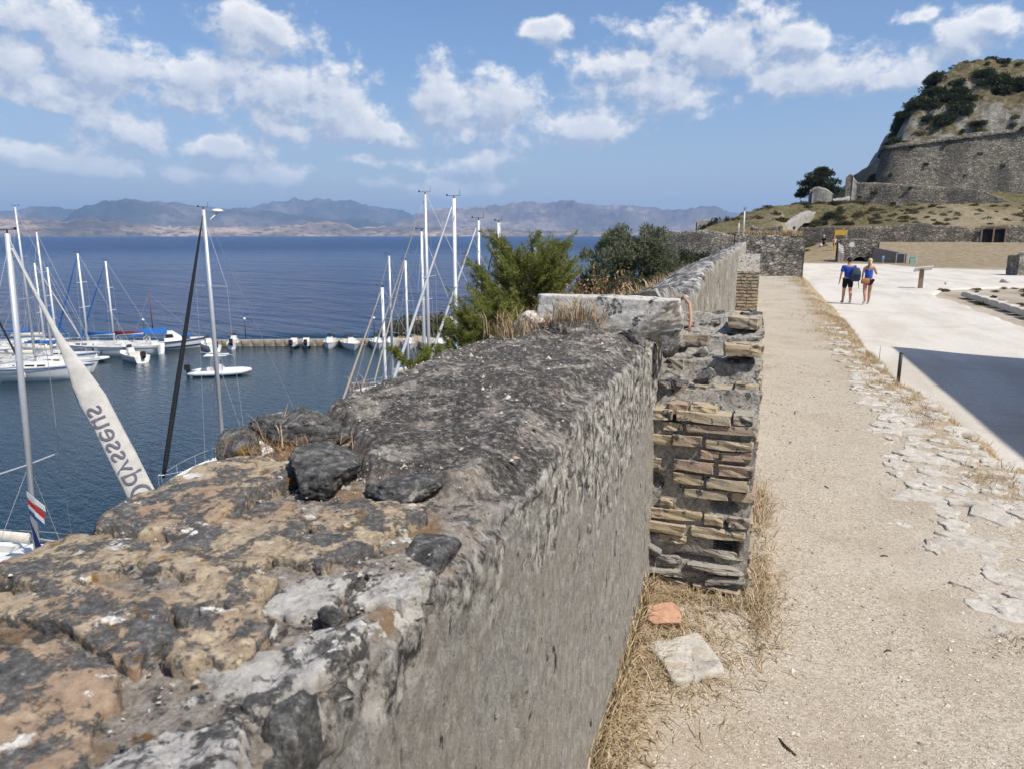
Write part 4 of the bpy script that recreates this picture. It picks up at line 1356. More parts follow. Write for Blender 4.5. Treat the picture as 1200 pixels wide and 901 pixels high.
def buttress(y0, detail, seed):
    """ruined brick buttress: upright front, stepped and broken top"""
    rs = random.Random(seed)
    x0, x1 = -0.47, 0.045
    prof = []
    step = 0.018 if detail else 0.05
    top = [(0.0, 12.15), (0.0, 13.16), (0.10, 13.20), (0.13, 13.29), (0.27, 13.31), (0.30, 13.40), (0.47, 13.42), (0.50, 13.50), (0.74, 13.53), (0.80, 13.58), (1.05, 13.57), (1.12, 12.2)]
    for (a, b_) in zip(top[:-1], top[1:]):
        L = math.hypot(b_[0] - a[0], b_[1] - a[1])
        n = max(1, int(L / step))
        for i in range(n):
            t = i / n
            prof.append((a[0] + (b_[0] - a[0]) * t, a[1] + (b_[1] - a[1]) * t))
    pr = np.array(prof)
    xs = np.concatenate([[x0], np.arange(x0 + 0.01, x1, step), [x1]])
    n, m = len(pr), len(xs)
    Yp = np.repeat(pr[:, 0:1], m, 1)
    Zp = np.repeat(pr[:, 1:2], m, 1)
    Xp = np.repeat(xs[None], n, 0)
    P = np.c_[Xp.ravel(), Yp.ravel() + y0, Zp.ravel()]
    tang = np.gradient(pr, axis=0)
    nrm = np.c_[-tang[:, 1], tang[:, 0]]
    nrm /= np.linalg.norm(nrm, axis=1)[:, None] + 1e-9
    d = fbm(P, 6, 5, 0.58, seed) * (0.012 + 0.02 * sstep(P[:, 2], 13.15, 13.3)) + fbm(P, 26, 4, 0.6, seed + 1) * 0.010
    side = sstep(P[:, 0], x1 - 0.14, x1)
    if detail:
        for hx, hz, rx, rz_, dep in ((-0.055, 12.555, 0.05, 0.045, 0.16), (-0.075, 12.755, 0.055, 0.028, 0.08), (-0.40, 12.85, 0.03, 0.03, 0.06), (-0.43, 12.60, 0.05, 0.02, 0.06), (-0.2, 12.47, 0.09, 0.012, 0.05)):
            d -= dep * sstep(1.3 - np.sqrt(((P[:, 0] - hx) / rx) ** 2 + ((P[:, 2] - hz) / rz_) ** 2), 0, 0.4) * (pr[:, 0].repeat(m) < 0.06)
    d -= 0.016
    Yp = Yp + (d * nrm[:, 0].repeat(m)).reshape(Yp.shape)
    Zp = Zp + (d * nrm[:, 1].repeat(m)).reshape(Yp.shape) * sstep(Zp, 12.3, 12.6)
    Xp = Xp + (side * fbm(P, 8, 4, 0.6, seed + 2) * 0.02).reshape(Xp.shape)
    V = np.c_[Xp.ravel(), Yp.ravel() + y0, Zp.ravel()]
    F = [tuple(f) for f in grid_faces(n, m)[:, ::-1]]
    # flank facing the path
    k = len(V)
    flank = [(i * m + m - 1) for i in range(n)]
    F.append(tuple(reversed(flank)))
    o = obj('buttress', raw_mesh('buttress', V, F, 'buttress_mortar'), WALL)

    def brick(x, y, z, L, W, H, rz=0.0, ry=0.0):
        q = obj('brick', rs.choice(BRICKS), o, (x, y, z), 0, (L, W, H))
        q.rotation_euler = (rs.uniform(-.03, .03), ry + rs.uniform(-.03, .03), rz + rs.uniform(-.03, .03))

    if not detail:
        for k in range(12):
            z = 12.36 + k * 0.074
            x = x1 + 0.02
            while x > x0 + 0.03:
                L = rs.uniform(.12, .27)
                brick(x - L / 2, y0 + 0.05, z, L - 0.012, 0.13, 0.052)
                x -= L
        return
    # front courses from the foot up: rough stones at the foot, bricks bedded deep in mortar above
    z = 12.33
    k = 0
    while z < 13.19:
        h = rs.uniform(.036, .052)
        x = x1 + rs.uniform(-.014, .008)
        lim = -.43 if k < 4 else rs.choice((-.20, -.28, -.36, -.42, -.42))
        while x > lim:
            L = rs.choice((.10, .15, .20, .25, .30)) * rs.uniform(.85, 1.1)
            L = min(L, x - x0)
            cx = x - L / 2
            hole = (-.125 < cx < .03 and 12.51 < z < 12.60) or (-.14 < cx < .0 and 12.73 < z < 12.785)
            if L > .04 and not hole and rs.random() < (.94 if k > 3 else .95):
                if k < 4:
                    q = obj('brick', rs.choice(RUBBLE), o, (cx, y0 + .05 + rs.uniform(-.02, .02), z + rs.uniform(-.008, .008)), 0, (L * .54, .08, h * rs.uniform(.55, .68)))
                    q.rotation_euler = (rs.uniform(-.15, .15), rs.uniform(-.10, .10), rs.uniform(-.15, .15))
                else:
                    brick(cx, y0 + .052 + rs.uniform(-.010, .010), z + rs.uniform(-.004, .004), L - .010, .12, h, rs.uniform(-.03, .03), rs.uniform(-.02, .02))
            x -= L + rs.uniform(0, .02)
        if k > 3 and rs.random() < .55:
            brick(rs.uniform(-.40, min(lim - .03, -.2)), y0 + .055, z, rs.uniform(.05, .13), .11, h * rs.uniform(.7, 1), 0, rs.uniform(-.1, .1))
        z += h + rs.uniform(.012, .020)
        k += 1
    # flank towards the path
    z = 12.36
    while z < 13.5:
        h = rs.uniform(.040, .054)
        ya = .12 if z < 13.17 else float(np.interp(z, [13.17, 13.29, 13.40, 13.52], [.2, .34, .56, .84]))
        y = ya + rs.uniform(0, .08)
        while y < 1.0:
            L = rs.choice((.14, .20, .26)) * rs.uniform(.85, 1.1)
            if rs.random() < .82:
                brick(x1 - .05 + rs.uniform(-.008, .008), y0 + y + L / 2, z, .12, L - .012, h)
            y += L + rs.uniform(0, .02)
        z += h + rs.uniform(.013, .020)
    # steps of the broken top
    for (yy, zz, xa, xb) in ((.05, 13.20, -.40, .04), (.20, 13.262, -.34, .045), (.22, 13.285, -.10, .04), (.37, 13.365, -.38, .04), (.40, 13.39, -.10, .03), (.57, 13.455, -.30, .045), (.60, 13.475, -.44, -.28), (.86, 13.54, -.36, .045)):
        x = xb
        while x > xa:
            L = rs.uniform(.09, .20)
            if rs.random() < .8:
                brick(x - L / 2, y0 + yy + rs.uniform(-.02, .03), zz + rs.uniform(-.012, .006), L - .012, rs.uniform(.10, .15), rs.uniform(.045, .06), rs.uniform(-.14, .14), rs.uniform(-.06, .06))
            x -= L
    for q in range(18):
        yy = rs.uniform(.05, .95)
        zz = float(np.interp(yy, [.05, .13, .28, .48, .76, 1.0], [13.19, 13.28, 13.34, 13.44, 13.54, 13.57]))
        r_ = obj('brick', rs.choice(RUBBLE), o, (rs.uniform(-.42, .03), y0 + yy, zz), 0, (rs.uniform(.025, .06), rs.uniform(.025, .06), rs.uniform(.018, .04)))
        r_.rotation_euler = (rs.uniform(-.4, .4), rs.uniform(-.4, .4), rs.uniform(0, 3))
    brick(-.045, y0 + .33, 13.452, .17, .13, .055, .1)
    brick(-.045, y0 + .66, 13.55, .15, .15, .06, -.1)


buttress(3.36, True, 4)
buttress(17.3, False, 9)


def ruin_wall(name, pts, thick, mat, res=0.4, amp=0.12, seed=0, parent=None, batter=0.0, freq=0.5):
    """standing masonry along a line of (x, y, foot, top); crest and faces broken by noise"""
    P = np.array(pts, float)
    seg = np.linalg.norm(np.diff(P[:, :2], axis=0), axis=1)
    cum = np.concatenate([[0], np.cumsum(seg)])
    n = max(2, int(cum[-1] / res) + 1)
    t = np.linspace(0, cum[-1], n)
    L = np.stack([np.interp(t, cum, P[:, k]) for k in range(4)], 1)
    tg = np.gradient(L[:, :2], axis=0)
    tg /= np.linalg.norm(tg, axis=1)[:, None]
    nr = np.c_[tg[:, 1], -tg[:, 0]]
    top = L[:, 3] + fbm(np.c_[t * freq, np.full(n, seed), np.zeros(n)], 1, 5, 0.6, seed) * amp * 2.5
    H = (top - L[:, 2]).max()
    nz = max(3, int(H / res) + 1)
    rings = []
    fr = np.linspace(0, 1, nz)
    for f in fr:
        off = thick / 2 + batter * (1 - f) * H
        rings.append(np.c_[L[:, :2] + nr * off, L[:, 2] + (top - L[:, 2]) * f])
    rings.append(np.c_[L[:, :2] + nr * thick * 0.2, top + 0.02])
    rings.append(np.c_[L[:, :2] - nr * thick * 0.2, top + 0.02])
    for f in fr[::-1]:
        rings.append(np.c_[L[:, :2] - nr * thick / 2, L[:, 2] + (top - L[:, 2]) * f])
    m = len(rings)
    V = np.stack(rings, 0)
    Q = V.reshape(-1, 3)
    d = fbm(Q, freq * 1.6, 4, 0.55, seed + 3) * amp + fbm(Q, freq * 7, 3, 0.6, seed + 4) * amp * 0.45
    sgn = np.where(np.arange(m) < m / 2, 1.0, -1.0)
    V[:, :, :2] += (d.reshape(m, n) * sgn[:, None])[:, :, None] * nr[None]
    V[:, :, 2] += d.reshape(m, n) * 0.5 * (np.arange(m)[:, None] > 0)
    F = [tuple(f) for f in grid_faces(m, n)]
    F.append(tuple(i * n for i in range(m)))
    F.append(tuple(i * n + n - 1 for i in range(m - 1, -1, -1)))
    me = raw_mesh(name, V.reshape(-1, 3), F, mat)
    return obj(name, me, parent)


tag(ruin_wall('rubble_wall', [(-1.0, 33.2, 12.1, 13.95), (0.2, 33.3, 12.1, 14.05), (1.0, 33.4, 12.1, 13.95), (1.75, 33.5, 11.4, 13.75)], 1.1, 'rubble_far', 0.07, 0.09, 5, freq=1.5),
    'short thick rubble wall closing the far end of the gravel path', 'wall')
tag(ruin_wall('terrace_wall', [(-6.0, 45.6, 11.0, 14.0), (-4.6, 45.2, 11.2, 14.25), (-2.6, 45, 11.2, 14.15), (-0.6, 45, 11.2, 13.9)], 0.9, 'rubble_far', 0.2, 0.10, 15, freq=0.8),
    'grey stone terrace wall with a small doorway among the bushes beyond the parapet', 'wall')
lw = ruin_wall('boundary_wall', [(3.0, 111.4, 11.4, 15.0), (12, 111.4, 12.0, 14.9), (20, 111.4, 12.0, 15.3), (27, 111.4, 12.0, 15.0), (48, 111.4, 12.0, 16.0)], 1.0, 'fort_masonry', 0.4, 0.16, 25)
tag(lw, 'long low stone wall at the foot of the grassy fortress slope', 'wall')
tag(ruin_wall('terrace_wall', [(14.0, 137.9, 17.5, 22.6), (20, 137.8, 17.5, 22.3), (25, 137.7, 17.5, 21.8), (32, 137.6, 17.5, 21.2), (36, 137.6, 17.5, 19.6), (38.6, 137.6, 17.5, 18.8)], 1.2, 'fort_masonry', 0.45, 0.22, 35, freq=0.4),
    'dark tapering stone terrace wall above the grassy slope', 'wall')
bw = ruin_wall('fortress_wall', [(24.5, 172, 20, 29.4), (21.0, 150.9, 20, 29.6), (21.3, 150.4, 20, 29.7), (42, 150.4, 19, 31.9), (80, 150.4, 19, 34)], 1.6, 'fort_masonry', 0.6, 0.22, 45, batter=0.10, freq=0.3)
tag(bw, 'high battered stone fortress wall under the bushy rock summit', 'wall')
ruin_wall('string_course', [(23.3, 172, 28.75, 29.1), (20.1, 150.8, 28.85, 29.2), (20.4, 149.35, 29.0, 29.35), (42, 149.35, 31.25, 31.6), (80, 149.35, 33.3, 33.7)], 0.35, 'fort_masonry', 0.6, 0.04, 55, bw)


def gate_in_wall():
    o = empty('timber_gate', (28.7, 110.6, 12.6))
    tag(o, 'dark gateway with posts in the long low stone wall', 'gate')
    MB().box((0, 0.18, 1.05), (2.6, 0.06, 2.1)).build('shade_sheet', 'cloth_and_shade_black', o)  # black sheet standing in for the shade of the open gateway
    for x in (-1.35, 0, 1.35):
        MB().box((x, -0.02, 1.2), (0.16, 0.16, 2.4)).build('post', 'timber', o)
    MB().box((0, 0.0, 2.45), (3.0, 0.18, 0.2)).build('lintel', 'timber', o)


gate_in_wall()


# ------------------------------------------------------------------ rock summit
def summit():
    xs = np.concatenate([np.arange(17, 62, 0.8), np.arange(62, 120, 4.0)])
    ys = np.concatenate([np.arange(151.5, 190, 0.8), np.arange(190, 240, 4.0)])
    X, Y = np.meshgrid(xs, ys, indexing='ij')
    P = np.c_[X.ravel(), Y.ravel(), np.zeros(X.size)]
    n = fbm(P, 0.10, 4, 0.5, 80).reshape(X.shape)
    nf = fbm(P, 0.32, 5, 0.58, 81, ridged=True).reshape(X.shape)
    dl = (X - 23.2 - (Y - 165) * 0.05) / 12.0
    df = (Y - 153.0) / 21.0
    d = np.minimum(dl, df) + n * 0.16
    h = np.interp(d, [-0.3, 0.0, 0.18, 0.34, 0.50, 0.62, 0.80, 1.0, 1.3, 3], [-4, 0, 3.8, 7.8, 9.6, 13.5, 14.6, 17.0, 17.6, 18.6])
    Z = 29.6 + h * 0.97 + nf * 1.5 * sstep(d, 0, 0.25)
    Z = np.where(d < -0.1, 18, Z)
    structure(obj('rock_hill', raw_mesh('rock_hill', np.c_[X.ravel(), Y.ravel(), Z.ravel()], grid_faces(len(xs), len(ys)), 'cliff_rock')))
    return xs, ys, Z


SUM = summit()
tag(ruin_wall('retaining_wall', [(36.2, 161.6, 31.5, 35.6), (44, 161.4, 31.5, 35.9), (60, 161.4, 31.5, 36.3)], 0.9, 'rubble_far', 0.4, 0.15, 65),
    'short pale retaining wall set into the rock under the bushes', 'wall')


def ruins():
    o = empty('ruined_tower', (9.0, 125, 16.9))
    tag(o, 'pale ruined stone tower stub beside the umbrella shaped pine tree', 'ruin')
    ruin_wall('front_wall', [(-1.5, 0, -0.6, 4.1), (-0.9, -0.2, -0.6, 4.3), (0.4, -0.2, -0.6, 4.0), (1.2, 0, -0.6, 3.2)], 1.0, 'wall_weathered', 0.25, 0.10, 75, o)
    ruin_wall('side_wall', [(-1.5, 0.2, -0.6, 4.1), (-1.5, 3.0, -0.6, 3.4)], 0.9, 'wall_weathered', 0.25, 0.10, 76, o)
    o = empty('ruined_pillar', (12.95, 127, 18.4))
    tag(o, 'slender broken stone pillar at the left end of the terrace wall', 'ruin')
    ruin_wall('shaft', [(-0.75, 0, -0.8, 4.3), (-0.2, 0, -0.8, 4.9), (0.1, 0, -0.8, 4.6)], 0.8, 'rubble_far', 0.2, 0.08, 77, o)
    ruin_wall('stub', [(0.2, 0.1, -0.8, 4.4), (0.95, 0.1, -0.8, 3.6)], 0.6, 'wall_weathered', 0.2, 0.1, 78, o)
    tag(ruin_wall('rampart_wall', [(10.2, 125.3, 16, 19.3), (12.5, 126.5, 16.5, 19.9), (14.2, 137.5, 17.5, 20.6)], 0.9, 'wall_weathered', 0.35, 0.15, 79),
        'low pale rampart wall between the tower stub and the terrace wall', 'wall')
    tag(ruin_wall('ramp_parapet', [(2.6, 100, 13.0, 15.3), (5.5, 112, 15.6, 17.0), (9.8, 124, 16.0, 18.0)], 0.7, 'wall_weathered', 0.35, 0.16, 89),
        'sloping pale parapet climbing the hill towards the ruined tower', 'wall')
    o = empty('ruined_house', (-7.6, 110, 14.2))
    tag(o, 'small roofless pale stone house shell above the sea', 'ruin')
    ruin_wall('front_wall', [(-1.0, 0, -1.5, 1.7), (0, 0, -1.5, 2.0), (0.95, 0, -1.5, 1.95)], 0.5, 'wall_weathered', 0.2, 0.05, 90, o)
    ruin_wall('side_wall', [(-0.95, 0.2, -1.5, 1.6), (-0.95, 3, -1.5, 1.3)], 0.5, 'wall_weathered', 0.2, 0.05, 91, o)
    tag(ruin_wall('rock_wall', [(-0.6, 62, 13.5, 14.7), (1.6, 61.5, 12, 14.6)], 0.9, 'rubble_far', 0.2, 0.12, 92), 'low pale rubble wall beside the lamp post on the ridge', 'wall')


ruins()

# ================================================================== VEGETATION
def leaf_quads(P, D, L, W, rs, curl=0.25):
    """one small folded leaf (two triangles) at each point"""
    N = len(P)
    D = D / (np.linalg.norm(D, axis=1)[:, None] + 1e-9)
    r_ = rs.normal(size=(N, 3))
    S = np.cross(D, r_)
    S /= np.linalg.norm(S, axis=1)[:, None] + 1e-9
    U = np.cross(S, D)
    L = np.asarray(L).reshape(-1, 1) if np.ndim(L) else L
    W = np.asarray(W).reshape(-1, 1) if np.ndim(W) else W
    a = P
    b_ = P + D * L * 0.5 + S * W * 0.5 + U * W * curl
    c = P + D * L
    d = P + D * L * 0.5 - S * W * 0.5 + U * W * curl
    V = np.stack([a, b_, c, d], 1).reshape(-1, 3)
    i = np.arange(N)[:, None] * 4
    return V, np.concatenate([i, i + 1, i + 2, i + 3], 1)


def shrub_mesh(name, mat, seed, n=900, clumps=9, leaf=(0.16, 0.07), squash=(1, 1, 0.8), spiky=0.4):
    """unit-radius shrub: leaves over many uneven clumps, gaps between"""
    rs = np.random.RandomState(seed)
    c = rs.normal(size=(clumps, 3))
    c /= np.linalg.norm(c, axis=1)[:, None]
    c *= rs.uniform(0.25, 0.75, (clumps, 1))
    c[:, 2] = np.abs(c[:, 2]) * 0.9 + 0.1
    r_ = rs.uniform(0.22, 0.48, clumps)
    k = rs.randint(0, clumps, n)
    u = rs.normal(size=(n, 3))
    u /= np.linalg.norm(u, axis=1)[:, None]
    P = c[k] + u * (r_[k] * rs.uniform(0.45, 1.08, n) ** 0.5)[:, None]
    P += (fbm(P, 3, 2, 0.5, seed) * 0.18)[:, None] * u
    P *= np.array(squash)
    P[:, 2] = np.abs(P[:, 2])
    D = u + np.array([0, 0, spiky]) + rs.normal(size=(n, 3)) * 0.5
    V, F = leaf_quads(P, D, leaf[0] * rs.uniform(0.6, 1.3, n), leaf[1] * rs.uniform(0.7, 1.3, n), rs)
    return raw_mesh(name, V, F, mat, False)


def limb(pts, r0, r1, n=6):
    k = len(pts)
    return pts, [r0 + (r1 - r0) * i / (k - 1) for i in range(k)], n


def young_pine(label, loc, height, width, seed, nb=46, tuft=0.085):
    """bushy young pine: upright leader, rising limbs, needles in brushes along the shoots"""
    rs = np.random.RandomState(seed)
    o = empty('pine_tree', loc)
    tag(o, label, 'pine tree')
    wood = MB()
    lead = [(0.06 * math.sin(i * 0.9), 0.05 * math.cos(i * 1.3), height * 0.9 * i / 8) for i in range(9)]
    wood.tube(*limb(lead, 0.055, 0.010))
    shoots = []
    for b_ in range(nb):
        t = rs.uniform(0.10, 0.92)
        z0 = height * 0.9 * t
        a = rs.uniform(0, 2 * math.pi)
        L = width * 0.5 * (1.05 - 0.72 * t) * rs.uniform(0.65, 1.2) + 0.16
        up = rs.uniform(0.45, 1.1)
        p0 = np.array([0.05 * math.sin(t * 8), 0.05 * math.cos(t * 8), z0])
        pts = []
        for i in range(6):
            f = i / 5
            pts.append(p0 + np.array([math.cos(a), math.sin(a), 0]) * L * f + np.array([0, 0, up * L * f * (0.35 + 0.65 * f)]) + rs.normal(size=3) * 0.014)
        wood.tube(*limb([tuple(q) for q in pts], 0.016, 0.005, 5))
        shoots.append(pts)
        for s in range(3):
            i = rs.randint(2, 5)
            a2 = a + rs.uniform(-1.1, 1.1)
            q0 = pts[i]
            l2 = L * rs.uniform(0.25, 0.5)
            shoots.append([q0 + np.array([math.cos(a2), math.sin(a2), 0.75 + 0.4 * rs.rand()]) * l2 * k / 3 for k in range(4)])
    wood.build('trunk', 'bark', o, True)
    P, D = [], []
    for pts in shoots:
        pts = np.array(pts)
        m = len(pts)
        for f in np.linspace(0.38 if m == 6 else 0.15, 1.0, 11 if m == 6 else 7):
            x = f * (m - 1)
            i = min(int(x), m - 2)
            q = pts[i] + (pts[i + 1] - pts[i]) * (x - i)
            d = pts[i + 1] - pts[i]
            d = d / np.linalg.norm(d)
            k = 16
            P.append(np.repeat(q[None], k, 0) + rs.normal(size=(k, 3)) * 0.012)
            D.append(d[None] * 0.85 + rs.normal(size=(k, 3)) * 0.62)
    P, D = np.vstack(P), np.vstack(D)
    V, F = leaf_quads(P, D, tuft * rs.uniform(0.7, 1.25, len(P)), 0.0105, rs, 0.0)
    obj('crown', raw_mesh('crown', V, F, 'pine_needles', False), o)
    return o


young_pine('bright green young pine tree rising behind the black topped parapet', (-4.35, 14.0, 10.9), 2.95, 2.8, 4, 150, 0.105)
young_pine('low spreading young pine in front of the quayside hedge', (-4.55, 12.2, 10.85), 1.95, 1.5, 9, 70, 0.09)
young_pine('small pine sprig poking up beside the moored masts', (-4.3, 8.6, 10.8), 1.75, 0.85, 14, 26, 0.075)


def olive_shrub(label, loc, lobes, seed, mat='olive_leaves', leaf=(0.062, 0.02), n=9000):
    rs = np.random.RandomState(seed)
    o = empty('shrub', loc)
    tag(o, label, 'shrub')
    wood = MB()
    P, D = [], []
    tot = sum(l[3] ** 2 for l in lobes)
    for (x, y, z, r_) in lobes:
        for s in range(5):
            e = np.array([x, y, z]) + rs.normal(size=3) * r_ * 0.45
            wood.tube([(x * 0.2, y * 0.2, 0), tuple(np.array([x * 0.6, y * 0.6, z * 0.55]) + rs.normal(size=3) * 0.06), tuple(e)], [0.035, 0.022, 0.006], 5)
        k = int(n * r_ ** 2 / tot)
        cl = 26
        u = rs.normal(size=(cl, 3))
        u /= np.linalg.norm(u, axis=1)[:, None]
        cc = np.array([x, y, z]) + u * r_ * rs.uniform(0.35, 0.9, (cl, 1)) * np.array([1, 1, 0.9])
        cr = r_ * rs.uniform(0.16, 0.36, cl)
        j = rs.randint(0, cl, k)
        v_ = rs.normal(size=(k, 3))
        v_ /= np.linalg.norm(v_, axis=1)[:, None]
        P.append(cc[j] + v_ * (cr[j] * rs.uniform(0.1, 1.05, k) ** 0.5)[:, None])
        D.append(u[j] * 0.5 + v_ * 0.6 + np.array([0, 0, 0.55]) + rs.normal(size=(k, 3)) * 0.5)
    P, D = np.vstack(P), np.vstack(D)
    V, F = leaf_quads(P, D, leaf[0] * rs.uniform(0.7, 1.4, len(P)), leaf[1], rs)
    wood.build('stem', 'bark', o, True)
    obj('foliage', raw_mesh('foliage', V, F, mat, False), o)
    return o


olive_shrub('large grey green olive like shrub leaning over the parapet', (-2.65, 16.0, 11.6), [(-0.45, 0, 1.75, 0.72), (0.25, 0.2, 1.85, 0.70), (0.75, 0.3, 1.55, 0.6), (-0.75, 0.1, 1.25, 0.55), (0.0, -0.3, 1.1, 0.6), (0.45, 0.1, 2.2, 0.46), (-0.30, 0.1, 2.25, 0.45), (1.1, 0.3, 1.3, 0.5)], 3, leaf=(0.075, 0.026), n=34000)
olive_shrub('dark green shrub beside the terrace wall', (-2.35, 26.5, 11.3), [(0, 0, 1.75, 0.75), (0.6, 0.1, 1.6, 0.55), (-0.6, 0.1, 1.4, 0.6), (0.2, 0, 1.1, 0.6)], 6, 'dark_leaves', (0.09, 0.035), 6000)
olive_shrub('dark evergreen shrub leaning on the small ruined house', (-5.4, 96, 13.6), [(0, 0, 1.4, 1.2), (1.6, 0, 1.5, 1.1), (-1.2, 0, 0.9, 0.9), (2.6, 0, 1.0, 0.9)], 16, 'dark_leaves', (0.2, 0.09), 4000)


def big_pine():
    """wind-shaped old pine on the ridge"""
    rs = np.random.RandomState(12)
    o = empty('pine_tree', (8.4, 130, 17.6))
    tag(o, 'dark umbrella shaped pine tree on the ridge beside the ruined tower', 'pine tree')
    wood = MB()
    wood.tube([(0, 0, 0), (0.05, 0, 1.5), (0.25, 0, 3.2), (0.1, 0, 5.2)], [0.28, 0.22, 0.16, 0.06], 8)
    P, D = [], []
    for (x, y, z, rx, rz_) in ((-0.2, 0, 5.6, 1.9, 0.75), (0.9, 0.4, 5.9, 1.5, 0.6), (-1.5, 0, 4.4, 1.6, 0.55), (1.6, 0.2, 4.5, 1.9, 0.6), (0.2, 0.2, 3.7, 2.3, 0.6), (-1.7, 0.1, 3.2, 1.3, 0.45), (2.2, 0, 3.3, 1.5, 0.5), (-0.4, -0.6, 4.9, 1.6, 0.6), (0.5, 0, 6.4, 0.9, 0.4), (-2.5, 0, 2.6, 0.9, 0.4)):
        wood.tube([(0.15, 0, z * 0.7), (x * 0.6, y * 0.6, z * 0.92), (x, y, z)], [0.09, 0.06, 0.03], 5)
        k = 620
        u = rs.normal(size=(k, 3))
        u /= np.linalg.norm(u, axis=1)[:, None]
        q = np.array([x, y, z]) + u * rs.uniform(0.3, 1.0, (k, 1)) ** 0.6 * np.array([rx, rx * 0.8, rz_])
        q += (fbm(q, 1.6, 3, 0.5, 5) * 0.5)[:, None] * u
        P.append(q)
        D.append(u * 0.5 + np.array([0, 0, 0.7]) + rs.normal(size=(k, 3)) * 0.4)
    P, D = np.vstack(P), np.vstack(D)
    V, F = leaf_quads(P, D, 0.42 * rs.uniform(0.6, 1.3, len(P)), 0.15, rs)
    wood.build('trunk', 'bark', o, True)
    obj('crown', raw_mesh('crown', V, F, 'dark_leaves', False), o)


big_pine()

DARK = [shrub_mesh('shrub', 'dark_leaves', 40 + i, 750, 9, (0.20, 0.10)) for i in range(4)]
SCRUB = [shrub_mesh('shrub', 'scrub_leaves', 50 + i, 260, 6, (0.30, 0.13), (1, 1, 0.6)) for i in range(4)]
HEDGE = [shrub_mesh('shrub', 'hedge_leaves', 60 + i, 1500, 12, (0.13, 0.065), (1, 0.8, 1.0)) for i in range(3)]


def summit_z(x, y):
    xs, ys, Z = SUM
    i = int(np.clip(np.searchsorted(xs, x), 1, len(xs) - 1))
    j = int(np.clip(np.searchsorted(ys, y), 1, len(ys) - 1))
    return float(Z[i, j])


def shrubs(name, meshes, spots, label, group, zfun, rs):
    for (x, y, s) in spots:
        o = obj(name, rs.choice(meshes), None, (x, y, zfun(x, y) - 0.18 * s), rs.uniform(0, 6.28), (s * rs.uniform(0.9, 1.25), s * rs.uniform(0.9, 1.25), s * rs.uniform(0.75, 1.15)))
        tag(o, label, 'shrub', group)


def gz(x, y):
    return float(ground_h(np.array([float(x)]), np.array([float(y)]))[0])


